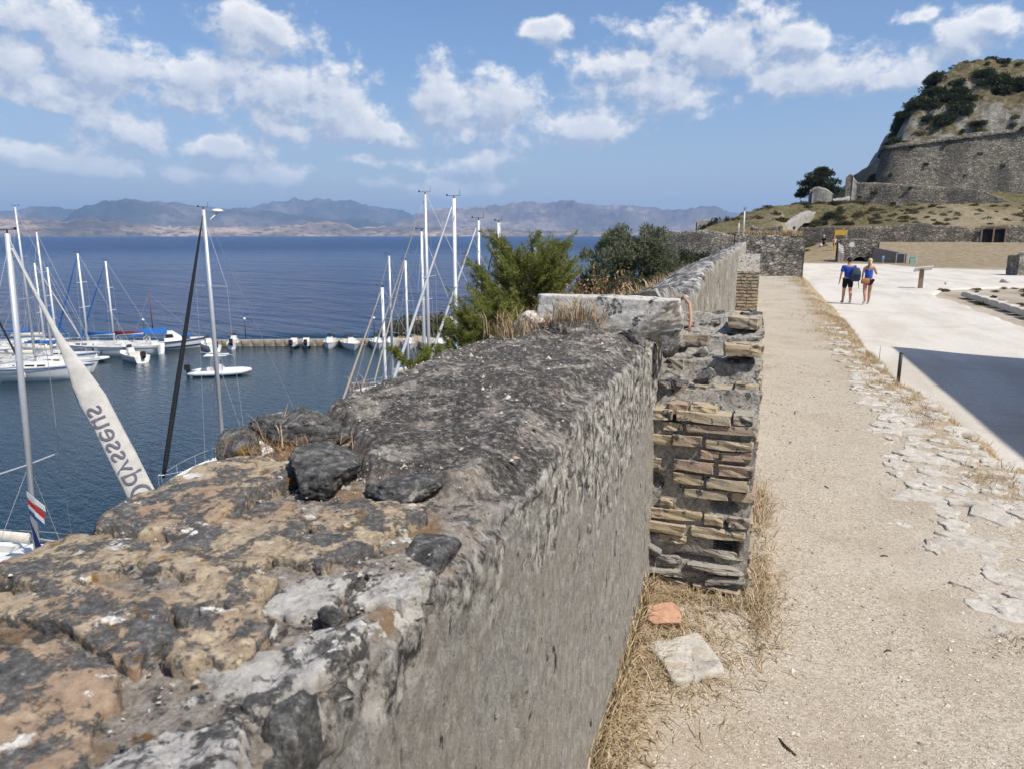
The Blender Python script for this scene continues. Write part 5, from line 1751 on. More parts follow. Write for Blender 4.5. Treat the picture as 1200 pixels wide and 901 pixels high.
def plant_fort():
    rs = random.Random(8)
    sp = []
    for k in range(56):      # left shoulder of the summit, thick with bushes
        d = rs.uniform(0.08, 0.62)
        y = rs.uniform(157, 176)
        sp.append((23.4 + d * 12.0 + (y - 165) * 0.05 + rs.uniform(-.6, 1), y, rs.uniform(0.9, 2.1)))
    shrubs('shrub', DARK, sp, 'dark evergreen bush on the steep shoulder of the rock summit against the sky', 'bushes on the summit shoulder', summit_z, rs)
    sp = [(rs.uniform(29.0, 37.5), 153.0 + 21 * rs.uniform(0.12, 0.6), rs.uniform(1.0, 2.1)) for k in range(34)]
    shrubs('shrub', DARK, sp, 'dark evergreen bush on the rock face between the shoulder and the retaining wall', 'bushes on the summit rock face', summit_z, rs)
    sp = [(rs.uniform(37, 52), 153.0 + 21 * rs.uniform(0.44, 0.66), rs.uniform(1.3, 2.5)) for k in range(30)]
    shrubs('shrub', DARK, sp, 'large dark bush in the thicket above the pale retaining wall', 'bushes above the retaining wall', summit_z, rs)
    sp = [(rs.uniform(40, 54), 153.0 + 21 * rs.uniform(0.86, 1.05), rs.uniform(0.7, 1.5)) for k in range(9)]
    shrubs('shrub', DARK, sp, 'dark bush along the crest of the rock summit', 'bushes on the summit crest', summit_z, rs)
    sp = [(rs.uniform(30, 48), 153.0 + 21 * rs.uniform(0.72, 1.15), rs.uniform(0.4, 1.0)) for k in range(22)]
    sp += [(rs.uniform(22, 50), rs.uniform(153.3, 156.5), rs.uniform(0.5, 1.1)) for k in range(22)]
    shrubs('shrub', SCRUB, sp, 'small brownish scrub bush on the ledges of the rock summit', 'scrub on the summit ledges', summit_z, rs)
    sp = [(rs.uniform(19.0, 24.0), rs.uniform(151.8, 170), rs.uniform(0.9, 1.8)) for k in range(26)]
    shrubs('shrub', DARK, sp, 'green bush on the slope behind the left corner of the fortress wall', 'bushes at the wall corner', lambda x, y: max(summit_z(x, y), 22.0 + (x - 19) * 1.2), rs)
    sp = []
    for k in range(270):
        x, y = rs.uniform(5, 40), rs.uniform(113, 136)
        if rs.random() < (0.9 if x < 16 else 0.6):
            sp.append((x, y, rs.uniform(0.3, 0.8) * (1.3 if x < 14 else 1.0)))
    shrubs('scrub_tuft', SCRUB, sp, 'low scrub tuft growing on the dry grassy slope below the terrace wall', 'scrub tufts on the grassy slope', gz, rs)
    sp = [(rs.uniform(-5, 8), rs.uniform(96, 124), rs.uniform(0.4, 1.0)) for k in range(44)] + [(rs.uniform(-3.5, -0.5), rs.uniform(56, 75), rs.uniform(0.5, 0.9)) for k in range(7)]
    shrubs('shrub', SCRUB, sp, 'scrub bush on the dry ridge towards the point', 'scrub on the ridge', gz, rs)
    sp = [(rs.uniform(4.5, 9.5), rs.uniform(112.5, 116), rs.uniform(0.6, 1.2)) for k in range(9)] + [(-1.6, 60, 0.8), (-2.5, 62, 0.9), (-0.9, 66, 0.8), (3.6, 108, 0.9), (2.2, 98, 0.8)]
    shrubs('shrub', DARK, sp, 'dark bush at the foot of the ridge beside the sloping parapet', 'dark bushes by the sloping parapet', gz, rs)
    # plants rooted in the masonry of the big wall
    for (x, z, s) in ((21.5, 24.2, 0.9), (27, 26.0, 0.7), (30, 29.7, 0.9), (35, 27.5, 0.8), (38.5, 25.2, 1.1), (41, 31.2, 1.0), (24.5, 29.0, 0.6), (33, 24.0, 0.5)):
        o = obj('wall_plant', rs.choice(DARK), None, (x, 150.0 - (30 - z) * 0.1 - 0.55, z), rs.uniform(0, 6), (s, s * 0.6, s * 0.9))
        tag(o, 'green plant rooted in the face of the high fortress wall', 'plant', 'plants in the fortress wall')
    for (x, z, s) in ((17.5, 20.6, 0.9), (20.5, 18.9, 0.7), (23, 21.4, 0.6), (15.5, 20.0, 0.5)):
        o = obj('wall_plant', rs.choice(DARK), None, (x, 137.0, z), rs.uniform(0, 6), (s, s * 0.6, s * 0.9))
        tag(o, 'green plant hanging on the dark tapering terrace wall', 'plant', 'plants on the terrace wall')
    # hedge on the far quay
    sp = [(-46.0, 87.0, 2.6), (-44.3, 87.3, 3.1), (-42.2, 88.4, 3.4), (-40.0, 89.0, 3.6), (-37.8, 90.0, 3.5), (-35.6, 91.0, 3.8), (-33.4, 91.8, 3.7), (-31.2, 92.5, 3.9)]
    shrubs('shrub', HEDGE, sp, 'rounded bush of the dark hedge at the root of the stone pier', 'hedge bushes on the quay', lambda x, y: 1.0, rs)


plant_fort()


# ------------------------------------------------------------------ dry grass
def blades(spots, rs, mat, name, lean=0.5, wid=0.0015):
    """spots: x, y, z, length, spread"""
    S = np.array(spots)
    N = len(S)
    a = rs.uniform(0, 6.28, N)
    ln = S[:, 4] * rs.uniform(0.3, 1.3, N)
    d = np.c_[np.cos(a) * ln, np.sin(a) * ln, np.ones(N)]
    d /= np.linalg.norm(d, axis=1)[:, None]
    L = S[:, 3:4] * rs.uniform(0.5, 1.2, (N, 1))
    s = np.c_[-np.sin(a), np.cos(a), np.zeros(N)]
    w_ = wid * rs.uniform(0.6, 1.5, (N, 1)) * (0.6 + L / 0.15)
    p0 = S[:, :3]
    m = p0 + d * L * 0.55 + np.c_[np.zeros((N, 2)), L[:, 0] * 0.04]
    t = p0 + d * L + np.c_[np.cos(a) * L[:, 0] * 0.22, np.sin(a) * L[:, 0] * 0.22, -L[:, 0] * 0.14]
    V = np.stack([p0 - s * w_, p0 + s * w_, m + s * w_ * 0.8, m - s * w_ * 0.8, t], 1).reshape(-1, 3)
    i = np.arange(N)[:, None] * 5
    F = [tuple(f) for f in np.concatenate([i, i + 1, i + 2, i + 3], 1)] + [tuple(f) for f in np.concatenate([i + 3, i + 2, i + 4], 1)]
    return raw_mesh(name, V, F, mat, False)


def grass():
    rs = np.random.RandomState(17)
    sp = []

    def patch(n, fx, fy, L, spread, zoff=0.0):
        x, y = fx(n), fy(n)
        z = path_z(x, y) + zoff
        for q in zip(x, y, z):
            sp.append((*q, L, spread))

    def clump(cx, cy, r_, n, L, spread):
        patch(n, lambda k: rs.normal(cx, r_, k), lambda k: rs.normal(cy, r_, k), L, spread)

    # matted straw between the wall foot and the buttress
    patch(2600, lambda n: -0.42 + np.abs(rs.normal(0, 0.085, n)), lambda n: rs.uniform(1.75, 3.3, n), 0.085, 2.6)
    patch(1300, lambda n: rs.normal(-0.18, 0.12, n), lambda n: rs.normal(2.85, 0.22, n), 0.075, 3.0)
    patch(700, lambda n: -0.415 + np.abs(rs.normal(0, 0.02, n)), lambda n: rs.uniform(1.8, 3.3, n), 0.13, 0.7)
    patch(900, lambda n: 0.07 + np.abs(rs.normal(0, 0.07, n)), lambda n: rs.normal(3.42, 0.28, n), 0.085, 1.7)
    patch(500, lambda n: rs.uniform(-0.35, 0.12, n), lambda n: rs.normal(3.27, 0.05, n), 0.085, 1.6)
    patch(500, lambda n: 0.08 + np.abs(rs.normal(0, 0.05, n)), lambda n: rs.normal(4.6, 0.3, n), 0.10, 1.4)
    # verge along the edge of the path, in clumps
    for k in range(120):
        y = 4.4 + 29 * rs.rand() ** 1.15
        e = float(path_edge(np.array([y]))[0])
        clump(e + rs.normal(0.02, 0.15), y, 0.06 + 0.06 * rs.rand() + 0.003 * y, 50, 0.075 + 0.002 * y, 1.6)
    for k in range(130):
        y = 4.0 + 14 * rs.rand()
        e = float(path_edge(np.array([y]))[0])
        clump(e + rs.uniform(0.1, 0.75), y, 0.14, 110, 0.09, 1.5)
    for (x, y) in ((1.16, 3.28), (1.2, 3.2), (1.26, 3.32), (0.3, 20), (0.9, 16.5), (0.6, 26), (0.9, 30.5), (1.1, 31.5)):
        clump(x, y, 0.05 + 0.006 * y, 60, 0.05 + 0.004 * y, 1.8)
    o = obj('dry_grass', blades(sp, rs, 'straw', 'dry_grass'))
    o['kind'] = 'stuff'
    o['label'] = 'dry yellow grass along the wall foot and the path verge'


grass()


def wall_tufts():
    rs = np.random.RandomState(23)

    def tuft(name, label, c, r_, n, L, spread, mat, wid=0.0008):
        S = [(rs.normal(0, r_), rs.normal(0, r_), rs.uniform(-0.015, 0.005), L, spread) for k in range(n)]
        o = obj(name, blades(S, rs, mat, name, wid=wid), None, c)
        tag(o, label, 'grass tuft')

    tuft('grass_tuft', 'tall dry grass tuft growing on the parapet beside the white coping block', (-.735, 3.12, 13.60), .05, 260, .17, .55, 'straw')
    tuft('grass_tuft', 'reddish dry grass matted over the rock beside the white coping block', (-.83, 3.14, 13.60), .085, 520, .10, 1.2, 'straw_red')
    tuft('grass_tuft', 'upright straw stalks at the left shoulder of the parapet top', (-.99, 2.93, 13.57), .05, 200, .14, .45, 'straw')
    tuft('grass_tuft', 'withered brown weed in the hollow behind the sandstone slabs', (-.98, 1.34, 13.515), .055, 520, .055, 2.2, 'straw_red', .0007)
    tuft('grass_tuft', 'thin pale stalks standing in front of the black boulder', (-1.04, 1.36, 13.52), .03, 26, .10, .5, 'straw', .0007)
    tuft('grass_tuft', 'thin brown weeds on the outer edge of the parapet', (-1.14, 1.95, 13.50), .025, 60, .10, .8, 'straw_red', .0007)
    S = []
    for k in range(700):
        y = rs.uniform(5.0, 13)
        S.append((rs.uniform(-1.12, -0.85), y, 13.44, .17, .9))
    o = obj('dry_grass', blades(S, rs, 'straw', 'dry_grass', wid=.002))
    tag(o, 'strip of dry grass on the outer edge of the far parapet', 'grass')
    o['kind'] = 'stuff'
    S = [(rs.uniform(-0.6, 1.7), rs.uniform(33.0, 34.6), 13.95, .32, .8) for k in range(1500)]
    o = obj('dry_grass', blades(S, rs, 'straw', 'dry_grass', wid=.003))
    tag(o, 'dry grass growing over the crest of the short rubble wall', 'grass')
    # dry thistles beside the olive shrub
    for (x, y, h, lab) in ((-1.75, 9.0, .80, 'dry brown thistle standing beside the olive like shrub'), (-1.35, 8.6, .66, 'dry brown weed against the far parapet top'), (-2.15, 9.4, .66, 'dry brown thistle between the pine and the olive like shrub')):
        o = empty('dry_weed', (x, y, 12.85))
        tag(o, lab, 'weed')
        st = MB()
        P = []
        for s in range(14):
            a = rs.uniform(0, 6.28)
            sp_ = rs.uniform(.05, .33)
            e = (math.cos(a) * sp_, math.sin(a) * sp_, h * rs.uniform(.55, 1.0))
            st.tube([(0, 0, 0), (e[0] * .35, e[1] * .35, e[2] * .55), e], [.008, .006, .003], 4)
            for k in range(22):
                f = rs.uniform(.45, 1.03)
                P.append(np.array([e[0] * f, e[1] * f, e[2] * f]) + rs.normal(size=3) * .028)
        P = np.array(P)
        V, F = leaf_quads(P, rs.normal(size=P.shape) + np.array([0, 0, .5]), .055, .022, rs)
        st.build('stem', 'twig', o)
        obj('seed_heads', raw_mesh('seed_heads', V, F, 'straw_red', False), o)['kind'] = 'stuff'


wall_tufts()


def path_litter():
    me, c = slab_mesh('loose_stone', [(-.33, 2.80), (-.14, 2.93), (-.02, 2.70), (-.19, 2.56), (-.24, 2.62)], 12.335, .03, 'flagstone', 301, 40, .004, (.03, .02), .006, 8, .15)
    tag(obj('loose_slab', me, None, c), 'flat grey stone slab lying in the straw before the buttress', 'stone')
    me = rock_mesh('clay_block', 'clay_block', 302, 3, .08, .9, 1, (.085, .11, .06), 1.5, .3)
    tag(obj('clay_block', me, None, (-.30, 3.03, 12.345), .2), 'loose orange clay block leaning at the foot of the brick buttress', 'block')
    rs = random.Random(3)
    for (x, y, L, a) in ((.62, 3.1, .035, .6), (.45, 7.4, .17, 1.4), (.55, 5.2, .05, 2.0), (.20, 2.35, .09, 2.2), (.52, 2.25, .14, 2.4), (.75, 4.1, .04, .2), (.36, 6.3, .06, 1.2)):
        z = float(path_z(np.array([x]), np.array([y]))[0])
        mb = MB().tube([(-L / 2, 0, .004), (0, L * .08, .008), (L / 2, 0, .004)], [.003, .004, .002], 5)
        tag(mb.build('twig', 'twig', None, True, loc=(x, y, z), rz=a), 'small dry twig lying on the gravel path', 'twig', 'twigs on the path')
    mb = MB().tube([(-.37, 3.72, 13.665), (-.335, 3.68, 13.70), (-.30, 3.62, 13.67), (-.285, 3.56, 13.60), (-.29, 3.53, 13.55)], [.006, .008, .008, .008, .007], 8)
    tag(mb.build('clay_pipe', 'clay_pipe', None, True), 'curved broken clay pipe lying over the coping block', 'pipe')


path_litter()

# ================================================================== HARBOUR
def pier():
    a, b_ = np.array((-46.0, 84.2)), np.array((-112.0, 57.6))
    d = (b_ - a) / np.linalg.norm(b_ - a)
    o = empty('stone_pier', (a[0], a[1], 0), math.atan2(d[1], d[0]))
    tag(o, 'low tan stone pier reaching across the harbour mouth', 'pier')
    L = float(np.linalg.norm(b_ - a))
    mb = MB()
    MB().box((L / 2, 0, -0.75), (L, 2.6, 2.6)).build('core', 'pier_stone', o)
    rs = random.Random(4)
    x = 0.0
    V = rock_mesh('block', 'pier_stone', 77, 1, .06, .95, .5, (1.05, 1.05, 1.05), 1.5, .3)
    while x < L:
        w_ = rs.uniform(.9, 1.6)
        q = obj('block', V, o, (x + w_ / 2, 1.32 + rs.uniform(-.05, .05), .30), 0, (w_ - .05, .35, 1.35))
        q = obj('coping_slab', V, o, (x + w_ / 2, 0.55, .65), 0, (w_ - .04, 1.9, .22))
        x += w_
    # rip-rap at the seaward foot
    quay2 = MB().box((-34, 100, -.2), (30, 28, 2.2), R(21))
    structure(quay2.build('quay', 'pier_stone'))
    for (px_, py_, lab) in ((-62.9, 78.3, 'pale grey lamp post with globe at the middle of the stone pier'), (-47.4, 84.5, 'dark lamp post with globe near the hedge end of the stone pier'), (-74.5, 73.2, 'lamp post with globe behind the boat with the blue canopy')):
        l = empty('lamp_post', (px_, py_, .75))
        tag(l, lab, 'lamp post')
        MB().tube([(0, 0, 0), (0, 0, 2.4)], [.07, .05], 8).build('post', 'iron_dark', l, True)
        MB().ball((0, 0, 2.55), .17).build('globe', 'lamp_globe', l, True)


pier()


def hull_rings(L, B, fb, bow_rake=0.9, stern=0.78, draft=0.35, n=14):
    """bow towards +y; ring goes keel-port-sheer ... as an open U from port sheer to starboard sheer"""
    rings, sheer = [], []
    for i in range(n):
        t = i / (n - 1)
        y = -L / 2 + L * t
        half = B / 2 * (stern + (1 - stern) * math.sin(min(1, t / 0.45) * math.pi / 2)) if t < 0.45 else B / 2 * max(0.012, (1 - ((t - 0.45) / 0.55) ** 2.1))
        zs = fb * (1.0 + 0.18 * (t - 0.3) ** 2 + 0.16 * t)
        yb = y
        row = []
        for k in range(9):
            a = -1 + 2 * k / 8
            s = math.copysign(abs(a) ** 0.62, a)
            z = -draft * (1 - abs(a) ** 2.2) * (1 - max(0, t - 0.6) * 1.2) + zs * abs(a) ** 2.6
            yy = yb + (bow_rake * (z - zs) / (fb + draft) * max(0, (t - 0.6) / 0.4) ** 2)
            row.append((half * s, yy, z))
        rings.append(row)
        sheer.append((half, yb, zs))
    return rings, sheer


def sail_boat(label, loc, rz, L=11.0, mast=14.0, mast_y=0.9, rig='mast_alloy', furl='sail_grey', furl_r=0.09, stripe='stripe_blue', cover='canvas_blue', group=None, spread=(0.48, 0.72), light=False, back=True, rake=0.0):
    o = empty('sailing_boat', loc, rz)
    tag(o, label, 'boat', group)
    B = L * 0.31
    fb = 0.95 + L * 0.022
    rings, sheer = hull_rings(L, B, fb)
    h = MB().loft(rings, False, False)
    n = len(rings[0])
    h.F.append(tuple(range(n)))
    h.build('hull', 'gelcoat', o, True)
    # stripe below the sheer
    for s in (-1, 1):
        st = MB()
        for i in range(len(sheer) - 1):
            (a, ya, za), (b_, yb, zb) = sheer[i], sheer[i + 1]
            f = 0.015
            st.add([(s * (a + f), ya, za - .10), (s * (b_ + f), yb, zb - .10), (s * (b_ + f), yb, zb - .2), (s * (a + f), ya, za - .2)], [(0, 1, 2, 3)])
        st.build('stripe', stripe, o)
    dk = MB()
    V = [(s * x, y, z - 0.02) for (x, y, z) in sheer for s in (-1, 1)]
    dk.add(V, [(2 * i, 2 * i + 1, 2 * i + 3, 2 * i + 2) for i in range(len(sheer) - 1)])
    dk.build('deck', 'deck_white', o)
    # coachroof with dark windows
    rr = []
    for (y, w_, z) in ((-L * .10, .62, .36), (-L * .02, .66, .44), (L * .10, .60, .42), (L * .20, .46, .30), (L * .27, .25, .06)):
        z0 = fb * 1.04
        w2 = w_ * B / 2 * .92
        rr.append([(-w2, y, z0 - .05), (-w2 * .88, y, z0 + z), (0, y, z0 + z * 1.08), (w2 * .88, y, z0 + z), (w2, y, z0 - .05)])
    cb = MB().loft(rr, False, True)
    c_ = cb.build('cabin', 'deck_white', o, False)
    for s in (-1, 1):
        for (ya, yb) in ((-.07, .0), (.02, .09), (.11, .17)):
            wx = .615 * B / 2 * .92
            wn = MB().add([(s * (wx * 1.01), L * ya, fb * 1.04 + .12), (s * (wx * .97), L * yb, fb * 1.04 + .12), (s * (wx * .925), L * yb, fb * 1.04 + .27), (s * (wx * .96), L * ya, fb * 1.04 + .27)], [(0, 1, 2, 3)])
            wn.build('window', 'tinted_glass', c_)
    for s in (-1, 1):
        MB().box((s * B * .30, -L * .28, fb + .17), (.26, L * .30, .36)).build('cockpit_coaming', 'deck_white', o)
    MB().tube([(0, -L * .33, fb), (0, -L * .33, fb + .75)], .05, 6).tube([(.42 * math.cos(a), -L * .335, fb + .8 + .42 * math.sin(a)) for a in np.linspace(0, 6.283, 15)], .022, 5).build('steering_wheel', 'rig_wire', o, True)
    dz = fb * 1.04 + .44
    my = mast_y

    def mk(z):
        return my + rake * z / mast

    MB().tube([(0, mk(fb), fb), (0, mk(mast * .6), mast * .6), (0, mk(mast), mast)], [(.13, .105)] * 2 + [(.10, .085)], 8).build('mast', rig, o, True)
    mt = mk(mast)
    hd = MB().tube([(0, mt, mast), (0, mt, mast + .12)], .03, 5).tube([(0, mt - .3, mast + .14), (0, mt + .35, mast + .14)], .012, 4).tube([(0, mt - .3, mast + .14), (0, mt - .3, mast + .42)], .010, 4).ball((0, mt + .35, mast + .17), .055, 6, 4)
    hd.build('masthead_instruments', 'black_plastic', o)
    bl = L * .36
    bz = dz + .75
    bm = MB().tube([(0, my - .12, bz), (0, my - bl, bz + .12)], .065, 8)
    b_ = bm.build('boom', rig, o, True)
    cv = MB().tube([(0, my - .15, bz + .16), (0, my - bl * .5, bz + .21), (0, my - bl * .98, bz + .22)], [(.14, .24), (.12, .18), (.06, .10)], 8)
    cv.build('sail_cover', cover, b_, True)
    for f in spread:
        w_ = B * .36 * (1.15 - f * .4)
        MB().tube([(-w_, mk(mast * f) - .12, mast * f), (0, mk(mast * f), mast * f), (w_, mk(mast * f) - .12, mast * f)], .028, 5).build('spreader', rig, o)
    bow = (0, L / 2 - .12, sheer[-1][2])
    ster = (0, -L / 2 + .1, sheer[0][2])
    tp = (0, mk(mast) + .05, mast * .985)
    if furl:
        p0, p1 = np.array(bow), np.array(tp)
        pts = [tuple(p0 + (p1 - p0) * f) for f in (.03, .08, .35, .7, .93, 1.0)]
        MB().tube(pts, [furl_r * .7, furl_r, furl_r * 1.05, furl_r * .75, furl_r * .4, .012], 8).build('furled_sail', furl, o, True)
    else:
        MB().tube([bow, tp], .016, 4).build('forestay', 'rig_wire', o)
    if back:
        MB().tube([ster, (0, mk(mast) - .05, mast)], .013, 4).build('backstay', 'rig_wire', o)
    for s in (-1, 1):
        w1, w2 = B * .36 * (1.15 - spread[0] * .4), B * .36 * (1.15 - spread[-1] * .4)
        MB().tube([(s * B * .46, my - .15, fb * 1.05), (s * w1, mk(mast * spread[0]) - .12, mast * spread[0]), (s * w2, mk(mast * spread[-1]) - .12, mast * spread[-1]), (0, mk(mast * .97), mast * .97)], .012, 4).build('shroud', 'rig_wire', o)
        MB().tube([(s * B * .44, my - .6, fb * 1.05), (0, mk(mast * spread[0]), mast * spread[0])], .011, 4).build('shroud', 'rig_wire', o)
    # pulpit and lifelines
    rl = MB()
    half = [(x, y, z) for (x, y, z) in sheer]
    for s in (-1, 1):
        pts = [(s * max(.12, x - .08), y - .05, z + .6) for (x, y, z) in half]
        rl.tube(pts, .013, 4, False)
        for (x, y, z) in half[1::2]:
            rl.tube([(s * max(.12, x - .08), y - .05, z), (s * max(.12, x - .08), y - .05, z + .6)], .014, 4, False)
    rl.tube([(-.14, L / 2 - .2, bow[2] + .6), (0, L / 2 + .05, bow[2] + .62), (.14, L / 2 - .2, bow[2] + .6)], .018, 4)
    rl.build('guard_rail', 'rig_wire', o)
    for s in (-1, 1):
        for y in (-.2, .05):
            x = np.interp(y * L, [q[1] for q in sheer], [q[0] for q in sheer]) + .12
            MB().tube([(s * x, y * L, .35), (s * x, y * L, .5), (s * x, y * L, .85), (s * x, y * L, 1.0)], [.03, .10, .10, .03], 8).build('fender', 'flag_white' if s > 0 else 'stripe_blue', o, True)
    return o


def text_mesh(body, size, extrude=0.004):
    cu = bpy.data.curves.new('lettering', 'FONT')
    cu.body = body
    cu.size = size
    cu.extrude = extrude
    cu.align_x = 'LEFT'
    t = bpy.data.objects.new('lettering', cu)
    COL.objects.link(t)
    dg = bpy.context.evaluated_depsgraph_get()
    me = bpy.data.meshes.new_from_object(t.evaluated_get(dg))
    bpy.data.objects.remove(t)
    bpy.data.curves.remove(cu)
    return me


def boat_with_lettered_sail():
    # moored under the wall with its bow towards the quay; the genoa is rolled in a loose sleeve
    mx, myw = -26.1, 19.2
    bx, by = -19.6, 19.95
    J = math.hypot(bx - mx, by - myw)
    dx, dy = (bx - mx) / J, (by - myw) / J
    L = 14.0
    m_y = L / 2 - .12 - J
    rz = -math.atan2(dx, dy)
    o = sail_boat('white yacht with a lettered grey sail sleeve on its forestay', (mx - dx * m_y, myw - dy * m_y, -.25), rz, L, 14.3, m_y, furl=None, spread=(.40, .68), rake=0.75, cover='canvas_cream', stripe='deck_white')
    MB().tube([(.1, m_y, 2.75), (.1, m_y + 2.7, 2.62)], .05, 6).build('spinnaker_pole', 'mast_alloy', o, True)
    MB().tube([(.1, m_y + .1, 1.75), (.1, m_y + 1.1, 2.66)], .04, 6).build('strut', 'mast_alloy', o, True)
    bow = np.array((0, L / 2 - .12, 1.6))
    top = np.array((0, m_y + .80, 13.9))
    ax = (top - bow)
    H = np.linalg.norm(ax)
    ax /= H
    # broad side of the sleeve turned to the path on the wall
    c_, s_ = math.cos(-rz), math.sin(-rz)

    def to_local(v):
        return np.array((v[0] * c_ - v[1] * s_, v[0] * s_ + v[1] * c_, v[2]))

    view = to_local(np.array((23.0, -19.5, 6.5)))
    toc = view - ax * (view @ ax)
    toc /= np.linalg.norm(toc)
    wdl = np.cross(ax, toc)
    if wdl @ to_local(np.array((.95, .31, 0))) < 0:
        wdl = -wdl
    rings = []
    prof = [(.01, .40), (.08, .46), (.18, .48), (.28, .47), (.38, .46), (.48, .44), (.55, .47), (.60, .38), (.65, .27), (.70, .17), (.75, .10), (.85, .06), (.99, .03)]
    for i, (f, hw) in enumerate(prof):
        c = bow + ax * H * f + wdl * (hw * .15)
        tw = .10 * math.sin(i * 1.1)
        a_ = wdl * math.cos(tw) + toc * math.sin(tw)
        b_ = -wdl * math.sin(tw) + toc * math.cos(tw)
        ring = []
        for k in range(16):
            t = 2 * math.pi * k / 16
            wob = 1 + .06 * math.sin(3 * t + i * 1.7)
            ring.append(tuple(c + a_ * hw * math.cos(t) * wob + b_ * max(.05, hw * .30) * math.sin(t) * wob))
        rings.append(ring)
    sl = MB().loft(rings).build('sail_sleeve', 'sail_grey', o, True)
    for body, size, start, off, m in (('Odysseus', 1.05, .232, .34, 'letter_grey'),):
        me = text_mesh(body, size)
        me.materials.append(MAT[m])
        n = len(me.vertices)
        co = np.zeros(n * 3, np.float32)
        me.vertices.foreach_get('co', co)
        co = co.reshape(-1, 3)
        f = start + co[:, 0] / H
        hw = np.interp(f, [q[0] for q in prof], [q[1] for q in prof])
        v_ = np.clip((co[:, 1] - off * (size / .98)) * 1.0, -.40, .40)
        tt = np.interp(f, [q[0] for q in prof], np.arange(len(prof)))
        tw = .10 * np.sin(tt * 1.1)
        bulge = np.sqrt(np.clip(1 - (v_ / hw) ** 2, .02, 1)) * np.maximum(.05, hw * .30) * 1.07 + .02 + co[:, 2]
        # reading direction runs up the stay, tops of the letters point forward
        A = wdl[None] * np.cos(tw)[:, None] + toc[None] * np.sin(tw)[:, None]
        Bn = -wdl[None] * np.sin(tw)[:, None] + toc[None] * np.cos(tw)[:, None]
        P = bow + ax * (H * f)[:, None] + wdl * (hw * .15)[:, None] + A * v_[:, None] + Bn * bulge[:, None]
        me.vertices.foreach_set('co', P.astype(np.float32).ravel())
        me.update()
        obj('lettering', me, sl)
    # courtesy flags under the spreader
    for (z, m1, w_) in ((4.75, 'flag_white', .72), (4.45, 'red_cloth', .66), (4.25, 'flag_white', .60), (4.08, 'stripe_blue', .55)):
        y0 = m_y + .32
        pts = [(.3, y0, z), (.34, y0 + w_ * .5, z - .22), (.28, y0 + w_, z - .55), (.28, y0 + w_, z - .78), (.34, y0 + w_ * .5, z - .46), (.3, y0, z - .24)]
        mb = MB().add(pts + [(p[0] - .012, p[1], p[2]) for p in pts], [(0, 1, 4, 5), (1, 2, 3, 4), (11, 10, 7, 6), (10, 9, 8, 7), (0, 6, 7, 1), (1, 7, 8, 2), (2, 8, 9, 3), (3, 9, 10, 4), (4, 10, 11, 5), (5, 11, 6, 0)])
        mb.build('flag', m1, o)
    pts = [(.3, m_y + .3, 3.6), (.32, m_y + .62, 2.7), (.28, m_y + .95, 1.9), (.3, m_y + .38, 2.1)]
    MB().add(pts + [(p[0] - .012, p[1], p[2]) for p in pts], [(0, 1, 2, 3), (7, 6, 5, 4), (0, 4, 5, 1), (1, 5, 6, 2), (2, 6, 7, 3), (3, 7, 4, 0)]).build('flag', 'flag_blue', o)


boat_with_lettered_sail()
# second yacht: bow towards us, black furled sail
c = sail_boat('white yacht with black furled sail and radar topped mast', (-27.75, 33.5, -.1), math.pi - .09, 11.5, 15.4, 1.4, furl='sail_black', furl_r=.12, spread=(.50, .74))
MB().tube([(0, 1.0, 14.9), (0, .45, 15.25)], .03, 5).ball((0, .45, 15.36), (.32, .32, .12), 10, 5).build('radar_dome', 'gelcoat', c, True)

# yachts along the inner quay: mast foot, heading, mast top height
QUAY = [(-17.8, 38.0, 97, 16.2, 13.0, 'white yacht with the tallest grey mast and slack tan forestay beyond the parapet', 'rope_cream', .05, 'mast_alloy'),
        (-14.8, 35.0, 112, 15.8, 12.0, 'yacht with tall white mast and white furled sail beside the young pine', 'gelcoat', .09, 'mast_white'),
        (-15.1, 39.2, 104, 14.8, 11.5, 'yacht with grey mast and white furled sail half behind the young pine', 'gelcoat', .09, 'mast_alloy'),
        (-14.7, 41.5, 60, 14.7, 11.0, 'yacht with white mast and blue furled sail behind the young pine', 'canvas_blue', .07, 'mast_white'),
        (-15.0, 49.8, 95, 13.1, 10.0, 'yacht whose bare white masthead shows behind the top of the young pine', None, .05, 'mast_white'),
        (-27.9, 55.4, 150, 11.9, 8.5, 'small yacht with cream mast moored beside the hedge', 'rope_cream', .06, 'mast_white'),
        (-29.1, 54.8, 150, 12.3, 9.0, 'small yacht with grey mast and whip aerial beside the stone pier', None, .05, 'mast_alloy'),
        (-22.0, 40.4, 120, 10.8, 8.5, 'short masted yacht with tan furled sail and blue line beyond the parapet', 'rope_cream', .07, 'mast_white'),
        (-18.7, 39.3, 88, 14.2, 10.0, 'yacht with mast standing close beside the tallest mast', None, .05, 'mast_alloy')]
for (x, y, hd, mt, L, lab, fu, fr, rg) in QUAY:
    a = R(hd)
    my = L * .06
    off = Vector((0, my, 0))
    off.rotate(Matrix.Rotation(a, 3, 'Z'))
    sail_boat(lab, (x - off.x, y - off.y, 0), a, L, mt, my, rig=rg, furl=fu, furl_r=fr, cover='canvas_blue' if L > 11 else 'canvas_cream')

